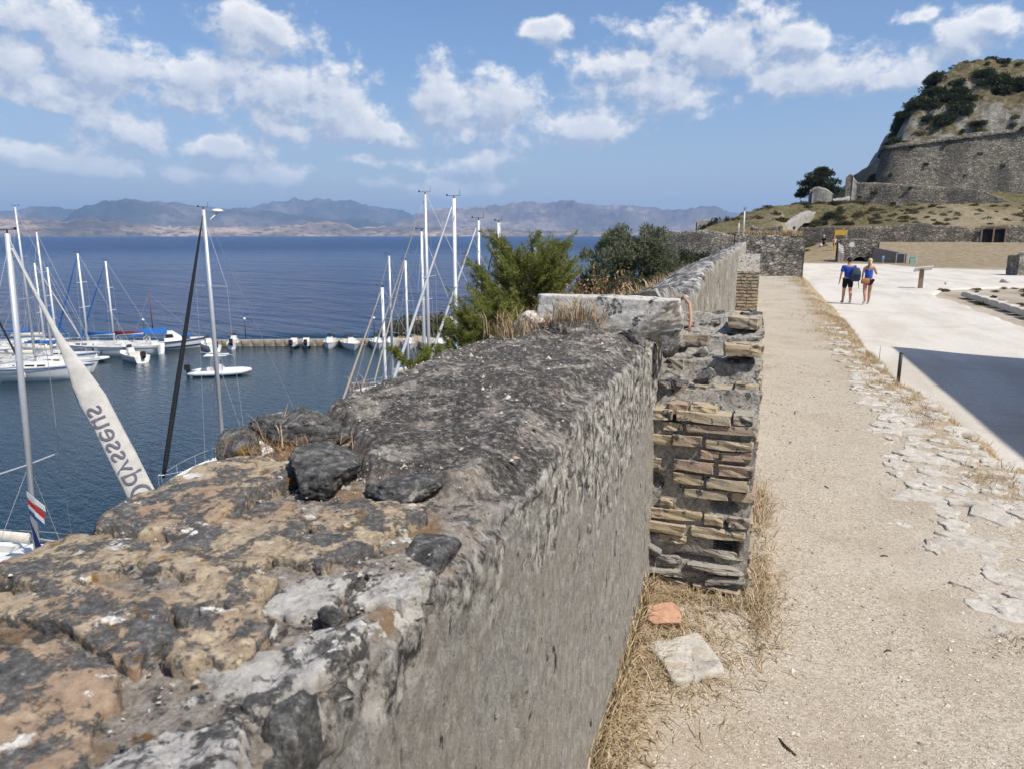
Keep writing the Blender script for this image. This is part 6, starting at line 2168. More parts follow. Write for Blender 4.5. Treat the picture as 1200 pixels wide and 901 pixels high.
# yachts inside the pier on the left
LEFT = [(-67.3, 52.3, -66, 16.6, 12.5, 'large white yacht with the tallest mast in the row inside the pier', None, .05, 'mast_alloy', 'canvas_cream', 'stripe_blue'),
        (-68.7, 55.3, -70, 14.3, 11.0, 'white yacht with grey mast and pennants second in the row inside the pier', None, .05, 'mast_alloy', 'canvas_cream', 'deck_white'),
        (-71.9, 58.6, -60, 10.6, 9.0, 'small white yacht with short mast behind the tall masted yachts', None, .05, 'mast_white', 'canvas_blue', 'stripe_blue'),
        (-74.8, 65.0, 105, 11.9, 9.5, 'white yacht with blue furled sail and blue boom cover by the pier', 'canvas_blue', .09, 'mast_white', 'canvas_blue', 'stripe_blue'),
        (-72.1, 66.26, 112, 11.0, 9.5, 'white yacht with maroon boom cover and blue furled sail by the pier', 'canvas_blue', .09, 'mast_white', 'canvas_maroon', 'deck_white')]
for (x, y, hd, mt, L, lab, fu, fr, rg, cv, stp) in LEFT:
    a = R(hd)
    my = L * .06
    off = Vector((0, my, 0))
    off.rotate(Matrix.Rotation(a, 3, 'Z'))
    sail_boat(lab, (x - off.x, y - off.y, 0), a, L, mt, my, rig=rg, furl=fu, furl_r=fr, cover=cv, stripe=stp)
sail_boat('pale hulled yacht with black furled sail ending the row inside the pier', (-73.0, 49.3, 0), R(-72), 11.5, 15.0, .7, furl='sail_black', stripe='stripe_blue', cover='canvas_cream')


def cabin_cruiser():
    a = math.atan2(73.48 - 69.25, -66.41 + 70.4) - math.pi / 2
    o = empty('motor_boat', (-69.2, 71.6, 0), a)
    tag(o, 'white motor boat with bright blue canopy and brown mast by the pier', 'boat')
    L, B = 8.4, 2.9
    rings, sheer = hull_rings(L, B, 1.05, .7, .9, .35)
    h = MB().loft(rings, False, False)
    h.F.append(tuple(range(9)))
    h.build('hull', 'gelcoat', o, True)
    for s in (-1, 1):
        for (za_, zb_, m_) in ((.22, .42, 'flag_blue'), (.84, .94, 'flag_blue')):
            st = MB()
            for i in range(len(sheer) - 1):
                (xa, ya, za), (xb, yb, zb) = sheer[i], sheer[i + 1]
                g_ = .03 + .02 * (za_ < .5)
                st.add([(s * (xa + g_), ya, za * za_), (s * (xb + g_), yb, zb * za_), (s * (xb + g_), yb, zb * zb_), (s * (xa + g_), ya, za * zb_)], [(0, 1, 2, 3)])
            st.build('rubbing_strake', m_, o)
    MB().add([(s * x, y, z - .05) for (x, y, z) in sheer for s in (-1, 1)], [(2 * i, 2 * i + 1, 2 * i + 3, 2 * i + 2) for i in range(len(sheer) - 1)]).build('deck', 'deck_white', o)
    cb = MB().loft([[(-.85, y, 1.0), (-.75, y + dy, 1.0 + z), (.75, y + dy, 1.0 + z), (.85, y, 1.0)] for (y, z, dy) in ((-.5, 1.25, 0), (.9, 1.2, -.25), (1.9, .3, -.1))], False, True).build('cabin', 'gelcoat', o)
    MB().add([(-.7, 1.16, 1.45), (.7, 1.16, 1.45), (.64, .88, 1.98), (-.64, .88, 1.98)], [(0, 1, 2, 3)]).build('window', 'tinted_glass', cb)
    for s in (-1, 1):
        MB().add([(s * .83, -.3, 1.5), (s * .83, .6, 1.5), (s * .79, .5, 1.95), (s * .79, -.3, 1.95)], [(0, 1, 2, 3)]).build('window', 'tinted_glass', cb)
    rr = [[(-1.25, y, z - .35), (-1.1, y, z), (0, y, z + .16), (1.1, y, z), (1.25, y, z - .35), (1.1, y, z - .06), (0, y, z + .1), (-1.1, y, z - .06)] for (y, z) in ((-4.0, 2.25), (-2.6, 2.55), (-1.2, 2.55), (-.1, 2.45))]
    MB().loft(rr).build('canopy', 'canvas_blue', o, False)
    for s in (-1, 1):
        for y in (-3.8, -.4):
            MB().tube([(s * 1.15, y, 1.0), (s * 1.15, y, 2.2)], .025, 5).build('canopy_post', 'rig_wire', o)
    MB().box((0, 2.1, 1.62), (1.9, 1.1, .10)).build('sun_awning', 'canvas_blue', o)
    MB().tube([(0, -1.6, 2.4), (0, -1.65, 7.2)], [.07, .045], 7).build('mast', 'mast_wood', o, True)
    for y in (-4.0, 3.6):
        MB().tube([(0, y, 1.2), (0, -1.65, 7.0)], .012, 4).build('stay', 'rig_wire', o)
    MB().tube([(.9, -2.4 + .36 * math.cos(t), 1.55 + .36 * math.sin(t)) for t in np.linspace(0, 6.283, 14)], .07, 6).build('lifebuoy', 'gelcoat', o, True)


cabin_cruiser()


def inflatable(label, loc, rz, L=5.6, tube_m='inflatable', top=True, group=None, name='inflatable_boat'):
    o = empty(name, loc, rz)
    tag(o, label, 'boat', group)
    B = L * .42
    r_ = L * .045
    pts = []
    for s, order in ((-1, range(0, 9)), (1, range(8, -1, -1))):
        for i in order:
            t = i / 8
            x = s * (B / 2 - r_) * (1 if t < .6 else math.sqrt(max(0, 1 - ((t - .6) / .4) ** 2)))
            if t >= .999 and s > 0:
                continue
            pts.append((x, -L / 2 + L * t, .32 + .30 * max(0, t - .55) ** 1.3))
    MB().tube(pts, [r_ * .5] + [r_] * (len(pts) - 2) + [r_ * .5], 10).build('tube', tube_m, o, True)
    hl = MB().loft([[(-(B / 2 - r_) * w_, -L / 2 + L * t, .28), (0, -L / 2 + L * t, .28 - d), ((B / 2 - r_) * w_, -L / 2 + L * t, .28)] for (t, w_, d) in ((.06, 1, .35), (.5, 1, .42), (.8, .8, .36), (.97, .2, .05))], False, True)
    hl.build('hull', 'gelcoat', o, True)
    MB().box((0, -L * .02, .28), (B - 2.5 * r_, L * .75, .05)).build('deck', 'deck_white', o)
    k = MB().loft([[(-.38, y0, z), (.38, y0, z), (.38, y1, z), (-.38, y1, z)] for (z, y0, y1) in ((.28, -.25, .45), (.75, -.22, .40), (1.15, -.05, .25))]).build('console', 'gelcoat', o)
    MB().add([(-.36, .30, 1.12), (.36, .30, 1.12), (.30, .12, 1.5), (-.30, .12, 1.5)], [(0, 1, 2, 3)]).build('windscreen', 'tinted_glass', k)
    MB().box((0, -.9, .55), (.8, .55, .55)).build('seat', 'deck_white', o)
    en = MB().loft([[(-.2, y0, z), (.2, y0, z), (.2, y1, z), (-.2, y1, z)] for (z, y0, y1) in ((.45, -L / 2 - .25, -L / 2 + .05), (.7, -L / 2 - .5, -L / 2 + .1), (1.15, -L / 2 - .45, -L / 2 + .0))])
    e = en.build('outboard_engine', 'black_plastic', o)
    MB().box((0, -L / 2 - .2, .05), (.14, .25, .9)).build('engine_leg', 'black_plastic', e)
    if top:
        for s in (-1, 1):
            for y in (-.7, .35):
                MB().tube([(s * .42, y, .4), (s * .5, y * 1.1, 2.0)], .025, 5).build('frame_post', 'rig_wire', o)
        MB().box((0, -.2, 2.05), (1.5, 2.2, .07)).build('hard_top', 'gelcoat', o)
        MB().box((0, -.5, 2.2), (.7, .8, .25)).build('life_raft', 'gelcoat', o)
    return o


inflatable('grey white inflatable boat with hard top moored alone in the basin', (-51.4, 59.65, 0), math.atan2(60.93 - 58.37, 53.79 - 49.05) - math.pi / 2, 5.8)
inflatable('small black inflatable dinghy with outboard at the pier', (-55.3, 78.0, 0), R(20), 2.9, 'inflatable_dark', False)
inflatable('small dark inflatable dinghy with white engine cowl at the pier', (-53.9, 78.6, 0), R(30), 2.6, 'inflatable_dark', False)
inflatable('grey inflatable tender tied beside the yacht with blue boom cover', (-70.5, 61.6, 0), R(-65), 3.4, 'inflatable', False)


def open_boat(label, loc, rz, L, group):
    o = empty('open_motor_boat', loc, rz)
    tag(o, label, 'boat', group)
    B = L * .38
    rings, sheer = hull_rings(L, B, .75, .6, .9, .25, 10)
    h = MB().loft(rings, False, False)
    h.F.append(tuple(range(9)))
    h.build('hull', 'gelcoat', o, True)
    MB().add([(s * x, y, z - .12) for (x, y, z) in sheer for s in (-1, 1)], [(2 * i, 2 * i + 1, 2 * i + 3, 2 * i + 2) for i in range(len(sheer) - 1)]).build('deck', 'deck_white', o)
    k = MB().box((0, .2, 1.05), (.8, .7, .75), taper=.75).build('console', 'gelcoat', o)
    MB().add([(-.34, .52, 1.42), (.34, .52, 1.42), (.28, .36, 1.8), (-.28, .36, 1.8)], [(0, 1, 2, 3)]).build('windscreen', 'tinted_glass', k)
    MB().box((0, -.8, .85), (B * .7, .5, .35)).build('seat', 'canvas_cream', o)
    MB().loft([[(-.2, y0, z), (.2, y0, z), (.2, y1, z), (-.2, y1, z)] for (z, y0, y1) in ((.5, -L / 2 - .25, -L / 2 + .05), (.8, -L / 2 - .5, -L / 2 + .1), (1.3, -L / 2 - .45, -L / 2 + .0))]).build('outboard_engine', 'black_plastic', o)
    return o


G = 'open motor boats in a row at the hedge end of the pier'
for k, (x, y, hd, L) in enumerate(((-50.9, 79.4, 205, 4.8), (-48.2, 79.8, 220, 6.2), (-45.2, 81.2, 215, 4.6), (-43.6, 82.0, 200, 4.4), (-41.3, 82.2, 210, 5.2), (-39.3, 83.4, 200, 5.4), (-37.4, 83.2, 215, 5.8), (-35.5, 84.6, 205, 5.0), (-38.2, 85.6, 150, 5.0), (-62.6, 75.6, 30, 3.6))):
    open_boat('small white open motor boat with outboard engine tied up along the stone pier', (x, y, 0), R(hd), L, G)

for (x, y, hd, L, lab) in ((-66.9, 63.6, 70, 5.2, 'white open motor boat lying between the yachts and the boat with blue canopy'), (-63.9, 72.6, 60, 4.4, 'small white boat moored by the bow of the boat with blue canopy'), (-78.5, 58.2, -60, 6.0, 'white motor boat tied behind the tall masted yachts')):
    open_boat(lab, (x, y, 0), R(hd), L, None)
sail_boat('white yacht with cream boom cover squeezed between the row and the pier', (-79.5, 62.5, 0), R(-55), 9.5, 10.8, .6, furl='sail_grey', furl_r=.08, cover='canvas_cream', rig='mast_white')
sail_boat('white yacht lying by the pier behind the blue covered yachts', (-84.0, 64.6, 0), R(-50), 9.0, 9.8, .5, furl='canvas_blue', furl_r=.08, cover='canvas_blue', rig='mast_alloy')

# ================================================================== PEOPLE
def skin_mesh(name, joints, edges, mat, root, levels=2):
    """joints: name -> (co, rx, ry); grows one continuous surface over the chain"""
    names = list(joints)
    idx = {k: i for i, k in enumerate(names)}
    me = bpy.data.meshes.new(name)
    me.from_pydata([tuple(joints[k][0]) for k in names], [(idx[a], idx[b_]) for a, b_ in edges], [])
    o = bpy.data.objects.new(name, me)
    COL.objects.link(o)
    md = o.modifiers.new('skin', 'SKIN')
    md.use_smooth_shade = True
    if not me.skin_vertices:
        me.skin_vertices.new()
    lay = me.skin_vertices[0].data
    for k in names:
        j = joints[k]
        lay[idx[k]].radius = (j[1], j[2] if len(j) > 2 else j[1])
        lay[idx[k]].use_root = (k == root)
    sb = o.modifiers.new('sub', 'SUBSURF')
    sb.levels = levels
    sb.render_levels = levels
    dg = bpy.context.evaluated_depsgraph_get()
    dg.update()
    out = bpy.data.meshes.new_from_object(o.evaluated_get(dg))
    out.name = name
    bpy.data.objects.remove(o)
    bpy.data.meshes.remove(me)
    out.materials.clear()
    out.materials.append(MAT[mat])
    out.polygons.foreach_set('use_smooth', np.full(len(out.polygons), True))
    return out


def person(label, loc, rz, H, female, top_m, leg_m, skin_m, hair_m, shoe_m, stride=0.22, arms=None, sleeves=True, cap=None, tail=False, leg_len=0.62, fingers=True, group=None):
    """walking figure facing +y; joints for a 1.75 m body scaled to H"""
    o = empty('person', loc, rz)
    tag(o, label, 'person', group)
    k = H / 1.75
    sw = .172 if female else .200
    hw = .092 if not female else .098
    tw = .145 if not female else .122
    J = {}
    J['pelvis'] = ((0, 0, .93), .135 if not female else .145, .11)
    J['waist'] = ((0, .005, 1.08), tw, .105)
    J['chest'] = ((0, -.005, 1.28), tw + .022, .115)
    J['upper'] = ((0, -.012, 1.40), tw + .005, .09)
    J['neck'] = ((0, -.004, 1.49), .055, .058)
    J['head0'] = ((0, .012, 1.555), .062, .078)
    J['head1'] = ((0, .012, 1.635), .076, .094)
    J['head2'] = ((0, .004, 1.715), .058, .076)
    J['nose'] = ((0, .105, 1.625), .014, .016)
    E_ = [('pelvis', 'waist'), ('waist', 'chest'), ('chest', 'upper'), ('upper', 'neck'), ('neck', 'head0'), ('head0', 'head1'), ('head1', 'head2'), ('head1', 'nose')]
    arms = arms or {}
    for s, sd in ((-1, 'l'), (1, 'r')):
        st = stride if s < 0 else -stride
        J['sh' + sd] = ((s * sw, -.01, 1.405), .058, .06)
        el_, wr = arms.get(sd, ((s * (sw + .05), -.03 - st * .35, 1.12), (s * (sw + .055), .03 - st * .8, .89)))
        J['el' + sd] = (el_, .043 if not female else .037, .043 if not female else .037)
        J['wr' + sd] = (wr, .028, .026)
        e, w_ = np.array(el_), np.array(wr)
        d = (w_ - e) / np.linalg.norm(w_ - e)
        side = np.array((0.0, 1.0, 0.0)) - d * d[1]
        side /= np.linalg.norm(side)
        inn = np.cross(d, side) * 1.0
        pm = w_ + d * .06
        J['pm' + sd] = (tuple(pm), .018, .036)
        E_ += [('upper', 'sh' + sd), ('sh' + sd, 'el' + sd), ('el' + sd, 'wr' + sd), ('wr' + sd, 'pm' + sd)]
        if fingers:
            for q, (off, ln) in enumerate(((-.030, .060), (-.010, .078), (.010, .074), (.029, .066))):
                a = pm + side * off + d * .035
                b_ = a + d * ln * .5 + inn * s * .006
                c = b_ + d * ln * .45 + inn * s * .02
                J['f%d%s' % (q, sd)] = (tuple(a), .0085, .0085)
                J['g%d%s' % (q, sd)] = (tuple(b_), .008, .008)
                J['h%d%s' % (q, sd)] = (tuple(c), .0065, .0065)
                E_ += [('pm' + sd, 'f%d%s' % (q, sd)), ('f%d%s' % (q, sd), 'g%d%s' % (q, sd)), ('g%d%s' % (q, sd), 'h%d%s' % (q, sd))]
            a = w_ + d * .03 + side * .032
            J['t0' + sd] = (tuple(a), .011, .011)
            J['t1' + sd] = (tuple(a + d * .04 + side * .022), .009, .009)
            E_ += [('wr' + sd, 't0' + sd), ('t0' + sd, 't1' + sd)]
        fy = st * .95
        lift = .045 if st < 0 else 0.0
        J['hip' + sd] = ((s * hw, 0, .88), .098 if not female else .100, .10)
        J['kn' + sd] = ((s * (hw + .005), fy * .42 + .035, .49 + lift * .3), .062, .064)
        J['cf' + sd] = ((s * (hw + .005), fy * .72 - .02, .33 + lift * .6), .056, .060)
        J['an' + sd] = ((s * (hw + .002), fy - .025, .09 + lift), .036, .040)
        J['to' + sd] = ((s * (hw + .02), fy + .12, .040 + lift * .35), .038, .028)
        E_ += [('pelvis', 'hip' + sd), ('hip' + sd, 'kn' + sd), ('kn' + sd, 'cf' + sd), ('cf' + sd, 'an' + sd), ('an' + sd, 'to' + sd)]
    J = {n: (tuple(np.array(v_[0]) * k), *[q * k for q in v_[1:]]) for n, v_ in J.items()}
    obj('body', skin_mesh('body', J, E_, skin_m, 'pelvis'), o)

    def part(name, sel, mat, grow, root, extra=None):
        jj = {}
        for n in sel:
            v_ = J[n]
            jj[n] = (v_[0], v_[1] + grow, v_[2] + grow)
        ed = [e for e in E_ if e[0] in jj and e[1] in jj]
        for (n, co, r1, r2, con) in (extra or []):
            jj[n] = (tuple(np.array(co)), r1, r2)
            ed.append((con, n))
        return obj(name, skin_mesh(name, jj, ed, mat, root), o)

    def lerp(a, b_, f):
        return tuple(np.array(J[a][0]) * (1 - f) + np.array(J[b_][0]) * f)

    ex = []
    for sd in 'lr':
        if sleeves:
            ex.append(('sl' + sd, lerp('sh' + sd, 'el' + sd, .75), .072 * k, .072 * k, 'sh' + sd))
    part('shirt', ['pelvis', 'waist', 'chest', 'upper'] + (['shl', 'shr'] if sleeves else []), top_m, .022 * k, 'pelvis', ex)
    ex = []
    for sd in 'lr':
        ex.append(('lg' + sd, lerp('hip' + sd, 'kn' + sd, leg_len), .094 * k, .094 * k, 'hip' + sd))
        if leg_len > .9:
            ex[-1] = ('lg' + sd, lerp('hip' + sd, 'kn' + sd, 1.0), .08 * k, .08 * k, 'hip' + sd)
    part('shorts', ['pelvis', 'hipl', 'hipr'], leg_m, .020 * k, 'pelvis', ex)
    for sd in 'lr':
        a, t = np.array(J['an' + sd][0]), np.array(J['to' + sd][0])
        jj = {'a': (tuple(a + np.array((0, -.02, -.035)) * k), .048 * k, .042 * k), 'b': (tuple((a + t) / 2 + np.array((0, 0, -.02)) * k), .05 * k, .042 * k), 'c': (tuple(t + np.array((0, .02, .0)) * k), .046 * k, .032 * k)}
        obj('shoe', skin_mesh('shoe', jj, [('a', 'b'), ('b', 'c')], shoe_m, 'b'), o)
    hc = np.array(J['head1'][0])
    hr = MB().ball(tuple(hc + np.array((0, -.022, .035)) * k), (.088 * k, .105 * k, .098 * k), 14, 9)
    hair = hr.build('hair', hair_m, o, True)
    if tail:
        p = hc + np.array((0, -.10, .0)) * k
        MB().tube([tuple(p), tuple(p + np.array((.0, -.055, -.09)) * k), tuple(p + np.array((-.01, -.05, -.22)) * k), tuple(p + np.array((-.04, -.035, -.34)) * k)], [.035 * k, .055 * k, .05 * k, .015 * k], 8).build('ponytail', hair_m, hair, True)
    if cap:
        cp = MB().ball(tuple(hc + np.array((0, -.006, .055)) * k), (.094 * k, .112 * k, .09 * k), 14, 8)
        c_ = cp.build('cap', cap, o, True)
        MB().add([tuple(hc + np.array(q) * k) for q in ((-.075, .09, .05), (.075, .09, .05), (.06, .19, .03), (-.06, .19, .03), (-.075, .09, .062), (.075, .09, .062), (.06, .19, .042), (-.06, .19, .042))],
                 [(3, 2, 1, 0), (4, 5, 6, 7), (0, 1, 5, 4), (1, 2, 6, 5), (2, 3, 7, 6), (3, 0, 4, 7)]).build('brim', cap, c_)
    for s in (-1, 1):
        MB().ball(tuple(hc + np.array((s * .082, .0, -.005)) * k), (.012 * k, .022 * k, .032 * k), 8, 5).build('ear', skin_m, o, True)
    fc = MB()
    for s in (-1, 1):
        fc.ball(tuple(hc + np.array((s * .032, .088, .012)) * k), (.013 * k, .010 * k, .009 * k), 8, 5)
    fc.build('eyes', 'black_plastic', o, True)
    MB().ball(tuple(hc + np.array((0, .085, -.058)) * k), (.026 * k, .010 * k, .008 * k), 8, 5).build('mouth', 'red_cloth' if female else 'clay_pipe', o, True)
    return o


HEAD = R(6)
man = person('man in blue shirt, black shorts and dark cap walking away along the pale road', (3.34, 30.75, 11.405), HEAD, 1.74, False, 'shirt_blue', 'cloth_and_shade_black', 'skin', 'hair_dark', 'shoe_grey', .20, cap='cloth_navy', leg_len=.78,
             arms={'r': ((.255, -.06, 1.13), (.19, .17, 1.20)), 'l': ((-.27, -.04, 1.13), (-.29, .02, .88))})
woman = person('blond woman in blue sleeveless top and black shorts walking beside the man', (4.02, 30.55, 11.405), HEAD, 1.72, True, 'vest_blue', 'cloth_and_shade_black', 'skin_tan', 'hair_blond', 'shoe_white', -.16, sleeves=False, tail=True, leg_len=.34,
               arms={'r': ((.26, -.07, 1.16), (.25, .13, 1.27)), 'l': ((-.225, -.05, 1.14), (-.20, .10, 1.0))})


def bags():
    c, s = math.cos(HEAD), math.sin(HEAD)
    bx = (3.34 + .21 * c + .20 * s, 30.75 + .21 * s - .20 * c, 11.405)
    o = empty('backpack', (bx[0], bx[1], 12.28), HEAD)
    tag(o, 'dark blue grey backpack slung over the man\'s right shoulder', 'backpack')
    rr = []
    for (z, w_, d) in ((-.02, .11, .07), (.03, .17, .11), (.18, .185, .125), (.34, .175, .115), (.46, .13, .09), (.50, .07, .05)):
        rr.append([(w_ * math.copysign(abs(math.cos(t)) ** .6, math.cos(t)), d * math.copysign(abs(math.sin(t)) ** .6, math.sin(t)), z) for t in np.linspace(0, 6.283, 17)[:-1]])
    b_ = MB().loft(rr).build('bag', 'backpack_grey', o, True)
    MB().box((0, -.125, .15), (.22, .05, .18), taper=.85).build('pocket', 'cloth_navy', b_)
    MB().tube([(-.08, .08, .46), (-.10, .20, .53), (-.10, .29, .44), (-.09, .27, .22), (-.08, .10, .06)], .016, 6).build('strap', 'cloth_and_shade_black', o, True)
    MB().tube([(.10, -.02, .02), (.13, .0, -.12), (.16, .01, -.28)], [.012, .012, .01], 5).build('loose_strap', 'cloth_and_shade_black', o, True)
    o = empty('handbag', (4.02 - .14 * c + .155 * s, 30.55 - .14 * s - .155 * c, 12.19), HEAD)
    tag(o, 'tan leather handbag hanging at the woman\'s hip', 'handbag')
    rr = []
    for (z, w_, d) in ((0, .13, .03), (.03, .155, .05), (.13, .15, .045), (.2, .135, .03), (.21, .12, .02)):
        rr.append([(w_ * math.copysign(abs(math.cos(t)) ** .5, math.cos(t)), d * math.copysign(abs(math.sin(t)) ** .5, math.sin(t)), z) for t in np.linspace(0, 6.283, 17)[:-1]])
    MB().loft(rr).build('bag', 'leather_tan', o, True)
    MB().tube([(.12, .02, .19), (.20, -.035, .42), (.26, .02, .60), (.26, .14, .63)], .008, 5).build('strap', 'leather_tan', o, True)


bags()
person('distant person in black carrying a white bag near the yellow sign', (7.75, 101.0, 12.15), R(150), 1.78, False, 'cloth_and_shade_black', 'cloth_and_shade_black', 'skin', 'hair_dark', 'shoe_grey', .14, cap='cloth_white', leg_len=.8, fingers=True)
person('distant person in white top and dark shorts near the yellow sign', (8.85, 99.0, 12.1), R(170), 1.66, True, 'cloth_white', 'cloth_navy', 'skin', 'hair_dark', 'shoe_grey', .12, leg_len=.7)
person('small figure in light blue beside the dark tunnel ramp', (11.15, 76.6, 11.36), R(30), 0.80, False, 'cloth_lightblue', 'cloth_lightblue', 'skin', 'hair_dark', 'shoe_white', .1, leg_len=.8)
ob = MB().loft([[(w_ * math.cos(t), w_ * .5 * math.sin(t), z) for t in np.linspace(0, 6.283, 11)[:-1]] for (z, w_) in ((0, .1), (.06, .15), (.28, .15), (.36, .05))]).build('shopping_bag', 'cloth_white', None, True, loc=(7.48, 100.9, 12.55))
tag(ob, 'white bag held by the distant person in black', 'bag')


# ================================================================== STREET FURNITURE AND RUINS
def portal():
    o = empty('tunnel_portal', (9.3, 81, 11.25))
    tag(o, 'grey stone portal with a dark arched opening set into the square', 'portal')
    mb = MB()
    n = 14
    xa, xb, xc, r_ = -1.75, 2.05, .38, .62
    arch = [(xc + r_ * math.cos(t), r_ * .95 * math.sin(t)) for t in np.linspace(math.pi, 0, n)]
    V, F = [], []
    for y in (0, 1.0):
        for (x, z) in arch:
            V.append((x, y, z))
        for i, (x, z) in enumerate(arch):
            V.append((xa + (xb - xa) * i / (n - 1), y, 2.28 if i not in (0, n - 1) else 0.0))
    o1 = 2 * n
    for i in range(n - 1):
        F.append((i, i + 1, n + i + 1, n + i))
        F.append((o1 + i + 1, o1 + i, o1 + n + i, o1 + n + i + 1))
        F.append((i + 1, i, o1 + i, o1 + i + 1))
        F.append((n + i, n + i + 1, o1 + n + i + 1, o1 + n + i))
    MB().add(V, F).build('front_wall', 'fort_masonry', o)
    ruin_wall('rear_wall', [(-1.7, 1.5, -.3, 2.3), (0.6, 1.5, -.3, 2.35), (2.2, 1.5, -.3, 2.1)], .8, 'fort_masonry', .2, .05, 100, o)
    MB().box((xc, .98, .45), (1.7, .06, 1.5)).build('opening', 'cloth_and_shade_black', o)  # black sheet across the arch, painted in place of the shade inside
    mb = MB().add([(-1.72, -1.2, -.1), (-1.2, -1.2, -.1), (-1.2, -1.2, .95), (-1.72, -1.2, 1.1), (-1.72, .0, -.1), (-1.2, .0, -.1), (-1.2, .0, 1.6), (-1.72, .0, 2.0)], [(0, 1, 2, 3), (7, 6, 5, 4), (3, 2, 6, 7), (0, 3, 7, 4), (1, 5, 6, 2)])
    mb.build('wing_wall', 'wall_weathered', o)
    mb = MB().add([(1.15, -.9, -.2), (4.2, -1.9, -.2), (4.2, -1.9, .92), (1.5, -.9, 1.5), (1.15, -.1, -.2), (4.35, -1.3, -.2), (4.35, -1.3, .98), (1.5, -.1, 1.55)], [(0, 1, 2, 3), (7, 6, 5, 4), (3, 2, 6, 7), (0, 3, 7, 4), (1, 5, 6, 2)])
    mb.build('ramp_wall', 'black_rock_and_shade', o)  # wall in shadow; its shade is put into the dark rock colour
    fr = MB().box((3.35, -2.05, .5), (.05, .05, 1.0)).box((4.05, -2.05, .5), (.05, .05, 1.0)).box((3.7, -2.05, 1.0), (.75, .05, .05))
    fr.build('frame', 'panel_pale', o)
    s = empty('round_sign', (8.72, 79.9, 11.3))
    tag(s, 'round white sign on a post beside the tunnel portal', 'sign')
    MB().tube([(0, 0, 0), (0, 0, 1.6)], .03, 6).build('post', 'steel_grey', s)
    MB().tube([(0, -.05, 1.75), (0, -.02, 1.75)], .26, 18).build('disc', 'cloth_white', s)
    s = empty('yellow_sign', (9.1, 95, 11.9))
    tag(s, 'yellow painted sign frame standing behind the tunnel portal', 'sign')
    MB().box((0, 0, 2.35), (1.35, .10, .6)).build('board', 'yellow_paint', s)
    for x in (-.62, .62):
        MB().box((x, 0, 1.1), (.12, .12, 2.4)).build('post', 'yellow_paint' if x < 0 else 'steel_grey', s)
    s = empty('waste_bin', (13.9, 78.2, 11.3))
    tag(s, 'pale green waste bin beside the dark ramp wall', 'bin')
    MB().box((0, 0, .32), (.42, .42, .62), taper=1.1).build('bin_body', 'green_paint', s)
    MB().box((0, 0, .66), (.5, .5, .07)).build('lid', 'green_paint', s)
    for (x, y) in ((14.3, 78.4), (13.55, 77.9)):
        b_ = MB().box((0, 0, .5), (.07, .07, 1.0)).box((0, 0, 1.02), (.10, .10, .05))
        tag(b_.build('bollard', 'panel_pale', None, loc=(x, y, 11.3)), 'short pale post beside the green waste bin', 'post', 'posts by the bin')


portal()


def info_lectern():
    o = empty('information_lectern', (7.75, 40.9, 11.36))
    tag(o, 'timber post with a tilted information panel at the road edge', 'sign')
    MB().box((0, 0, .45), (.20, .16, .95), taper=.92).build('post', 'timber', o)
    M = Matrix.Rotation(R(-22), 4, 'X') @ Matrix.Rotation(R(-8), 4, 'Y')
    p = MB().box((.05, -.02, 1.0), (.80, .52, .05), M=M).build('panel', 'panel_pale', o)
    MB().box((.05, -.025, 1.028), (.70, .42, .008), M=M).build('sheet', 'flag_white', p)


info_lectern()


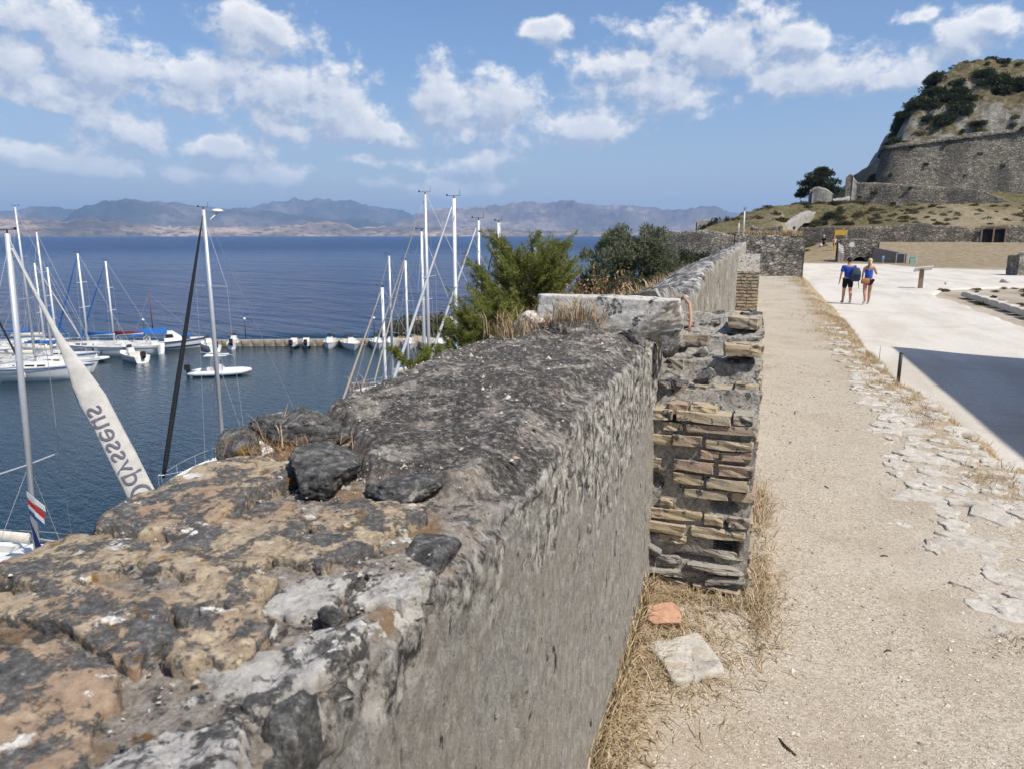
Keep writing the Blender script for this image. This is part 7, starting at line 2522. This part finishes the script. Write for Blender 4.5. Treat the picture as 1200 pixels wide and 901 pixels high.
def posts():
    o = empty('marker_post', (1.98, 11.2, 12.02))
    tag(o, 'black metal marker post at the edge of the path above the road', 'post')
    MB().tube([(0, 0, -.1), (0, 0, .36)], .024, 10).build('shaft', 'iron_dark', o, True)
    MB().tube([(0, 0, .36), (0, 0, .375)], [.026, .018], 10).build('cap', 'iron_dark', o, True)
    o = MB().tube([(0, 0, -.1), (0.01, 0, .28)], [.009, .006], 6).build('marker_rod', 'steel_grey', None, True, loc=(1.92, 12.6, 12.0))
    tag(o, 'thin grey rod behind the black marker post', 'rod')
    l = empty('lamp_post', (-1.2, 60, 13.6))
    tag(l, 'pale lamp post on the ridge above the far parapet', 'lamp post')
    MB().tube([(0, 0, -.2), (0, 0, 2.35)], [.075, .055], 8).build('post', 'panel_pale', l, True)
    MB().box((.02, 0, 2.42), (.26, .22, .14)).build('lantern', 'steel_grey', l)
    MB().tube([(-.35, .1, -.2), (-.35, .1, 1.3)], .05, 6).build('stub', 'panel_pale', l, True)
    l = empty('lamp_post', (3.75, 92, 12.0))
    tag(l, 'short dark lamp post in front of the sloping parapet', 'lamp post')
    MB().tube([(0, 0, -.3), (0, 0, 2.7)], .06, 6).build('post', 'iron_dark', l, True)
    MB().box((0, 0, 2.8), (.28, .28, .3)).build('lantern', 'iron_dark', l)
    # kerb of long stone blocks on the far side of the road
    rs = random.Random(6)
    k = empty('stone_kerb', (8.3, 22, 11.36))
    tag(k, 'row of long pale kerb stones beyond the road', 'kerb')
    me = rock_mesh('kerb_stone', 'flagstone', 310, 2, .05, .95, .5, (1.05, 1.05, 1.05), 1.5, .4)
    y = 0.0
    while y < 13:
        L = rs.uniform(.9, 1.7)
        obj('kerb_stone', me, k, (.35 * math.sin(y * .12), y + L / 2, .10), rs.uniform(-.02, .02), (.42, L - .04, .34))
        y += L
    tag(ruin_wall('ruined_wall', [(15.9, 56.2, 11.0, 12.7), (17.2, 56.6, 11.0, 12.75), (20, 57.4, 11.0, 12.6)], 1.2, 'rubble_far', .15, .1, 120, freq=1.0), 'dark ruined wall stub at the far side of the side road', 'ruin')
    for (x, y, s) in ((13.2, 47.5, .28), (9.8, 44.6, .2), (10.6, 31, .16), (9.6, 28, .2), (9.2, 33, .15), (11.5, 36, .22)):
        tag(obj('boulder', rock_mesh('boulder', 'flagstone', int(x * 10), 2, .25, .3, s, (1.2, 1, .7)), None, (x, y, 11.36 + s * .2), x), 'loose boulder on the sandy ground beyond the road', 'boulder', 'boulders beyond the road')
    r2 = random.Random(77)
    for q in range(46):
        x, y = r2.uniform(8.1, 15), r2.uniform(23, 43)
        s = r2.uniform(.12, .32)
        tag(obj('weed', r2.choice(SCRUB), None, (x, y, 11.33), r2.uniform(0, 6), (s, s, s * .7)), 'low dry weed on the sandy ground beyond the road', 'weed', 'weeds beyond the road')


posts()


def barracks():
    """the long building on the other side of the road, out of view to the right: its shadow falls on the road"""
    o = empty('barracks_building', (9.3, -2.6, 11.3))
    tag(o, 'long ochre plastered building beside the road with tiled roof', 'building')
    L0, L1, W, H = -26.0, 18.6, 9.0, 8.4
    SK = 4.2
    def prism(g, z0, z1):
        q = [(-g, L0 - g), (W + g, L0 - g), (W + g, L1 - SK + g), (-g, L1 + g)]
        return MB().add([(x, y, z) for z in (z0, z1) for x, y in q], [(3, 2, 1, 0), (4, 5, 6, 7), (0, 1, 5, 4), (1, 2, 6, 5), (2, 3, 7, 6), (3, 0, 4, 7)])
    prism(0, 0, H).build('wall', 'plaster_ochre', o)
    prism(.35, H, H + .24).build('cornice', 'panel_pale', o)
    a, b_, c = -.5, W + .5, W / 2
    V = [(a, L0 - .5, H + .24), (b_, L0 - .5, H + .24), (b_, L1 - SK + .5, H + .24), (a, L1 + .5, H + .24), (c, L0 + 4, H + 2.1), (c, L1 - 6, H + 2.1)]
    MB().add(V, [(0, 1, 4), (1, 2, 5, 4), (2, 3, 5), (3, 0, 4, 5), (3, 2, 1, 0)]).build('roof', 'roof_tile', o)
    y = L0 + 2.0
    while y < L1 - 1.5:
        for z in (1.6, 5.2):
            wn = MB().box((-.02, y, z + .8), (.10, 1.1, 1.7)).build('window', 'tinted_glass', o)
            MB().box((-.06, y, z + .8), (.08, .08, 1.7)).box((-.06, y, z + .95), (.08, 1.1, .07)).build('frame', 'timber', wn)
            MB().box((-.10, y, z - .12), (.26, 1.4, .12)).build('sill', 'panel_pale', wn)
        y += 3.2


barracks()


# ------------------------------------------------------------------ sea haze over the strait
def haze():
    S = 15800.0
    o = MB().box((0, 0, 0), (2 * S, 2 * S, 1)).build('haze', None)
    me = o.data
    V = np.zeros(len(me.vertices) * 3, np.float32)
    me.vertices.foreach_get('co', V)
    V = V.reshape(-1, 3)
    V[:, 2] = np.where(V[:, 2] > 0, 720.0, -4.0)
    me.vertices.foreach_set('co', V.ravel())
    me.update()
    m = bpy.data.materials.new('haze_air')
    m.use_nodes = True
    b = NB(m.node_tree)
    v_ = b.n('VolumePrincipled', {'Color': (0.42, 0.65, 1.0, 1), 'Density': HAZE, 'Anisotropy': 0.2})
    b.n('OutputMaterial', {'Volume': v_}, None)
    me.materials.clear()
    me.materials.append(m)
    o['kind'] = 'stuff'
    o['label'] = 'pale blue summer haze over the sea'


HAZE = 6.5e-5
haze()
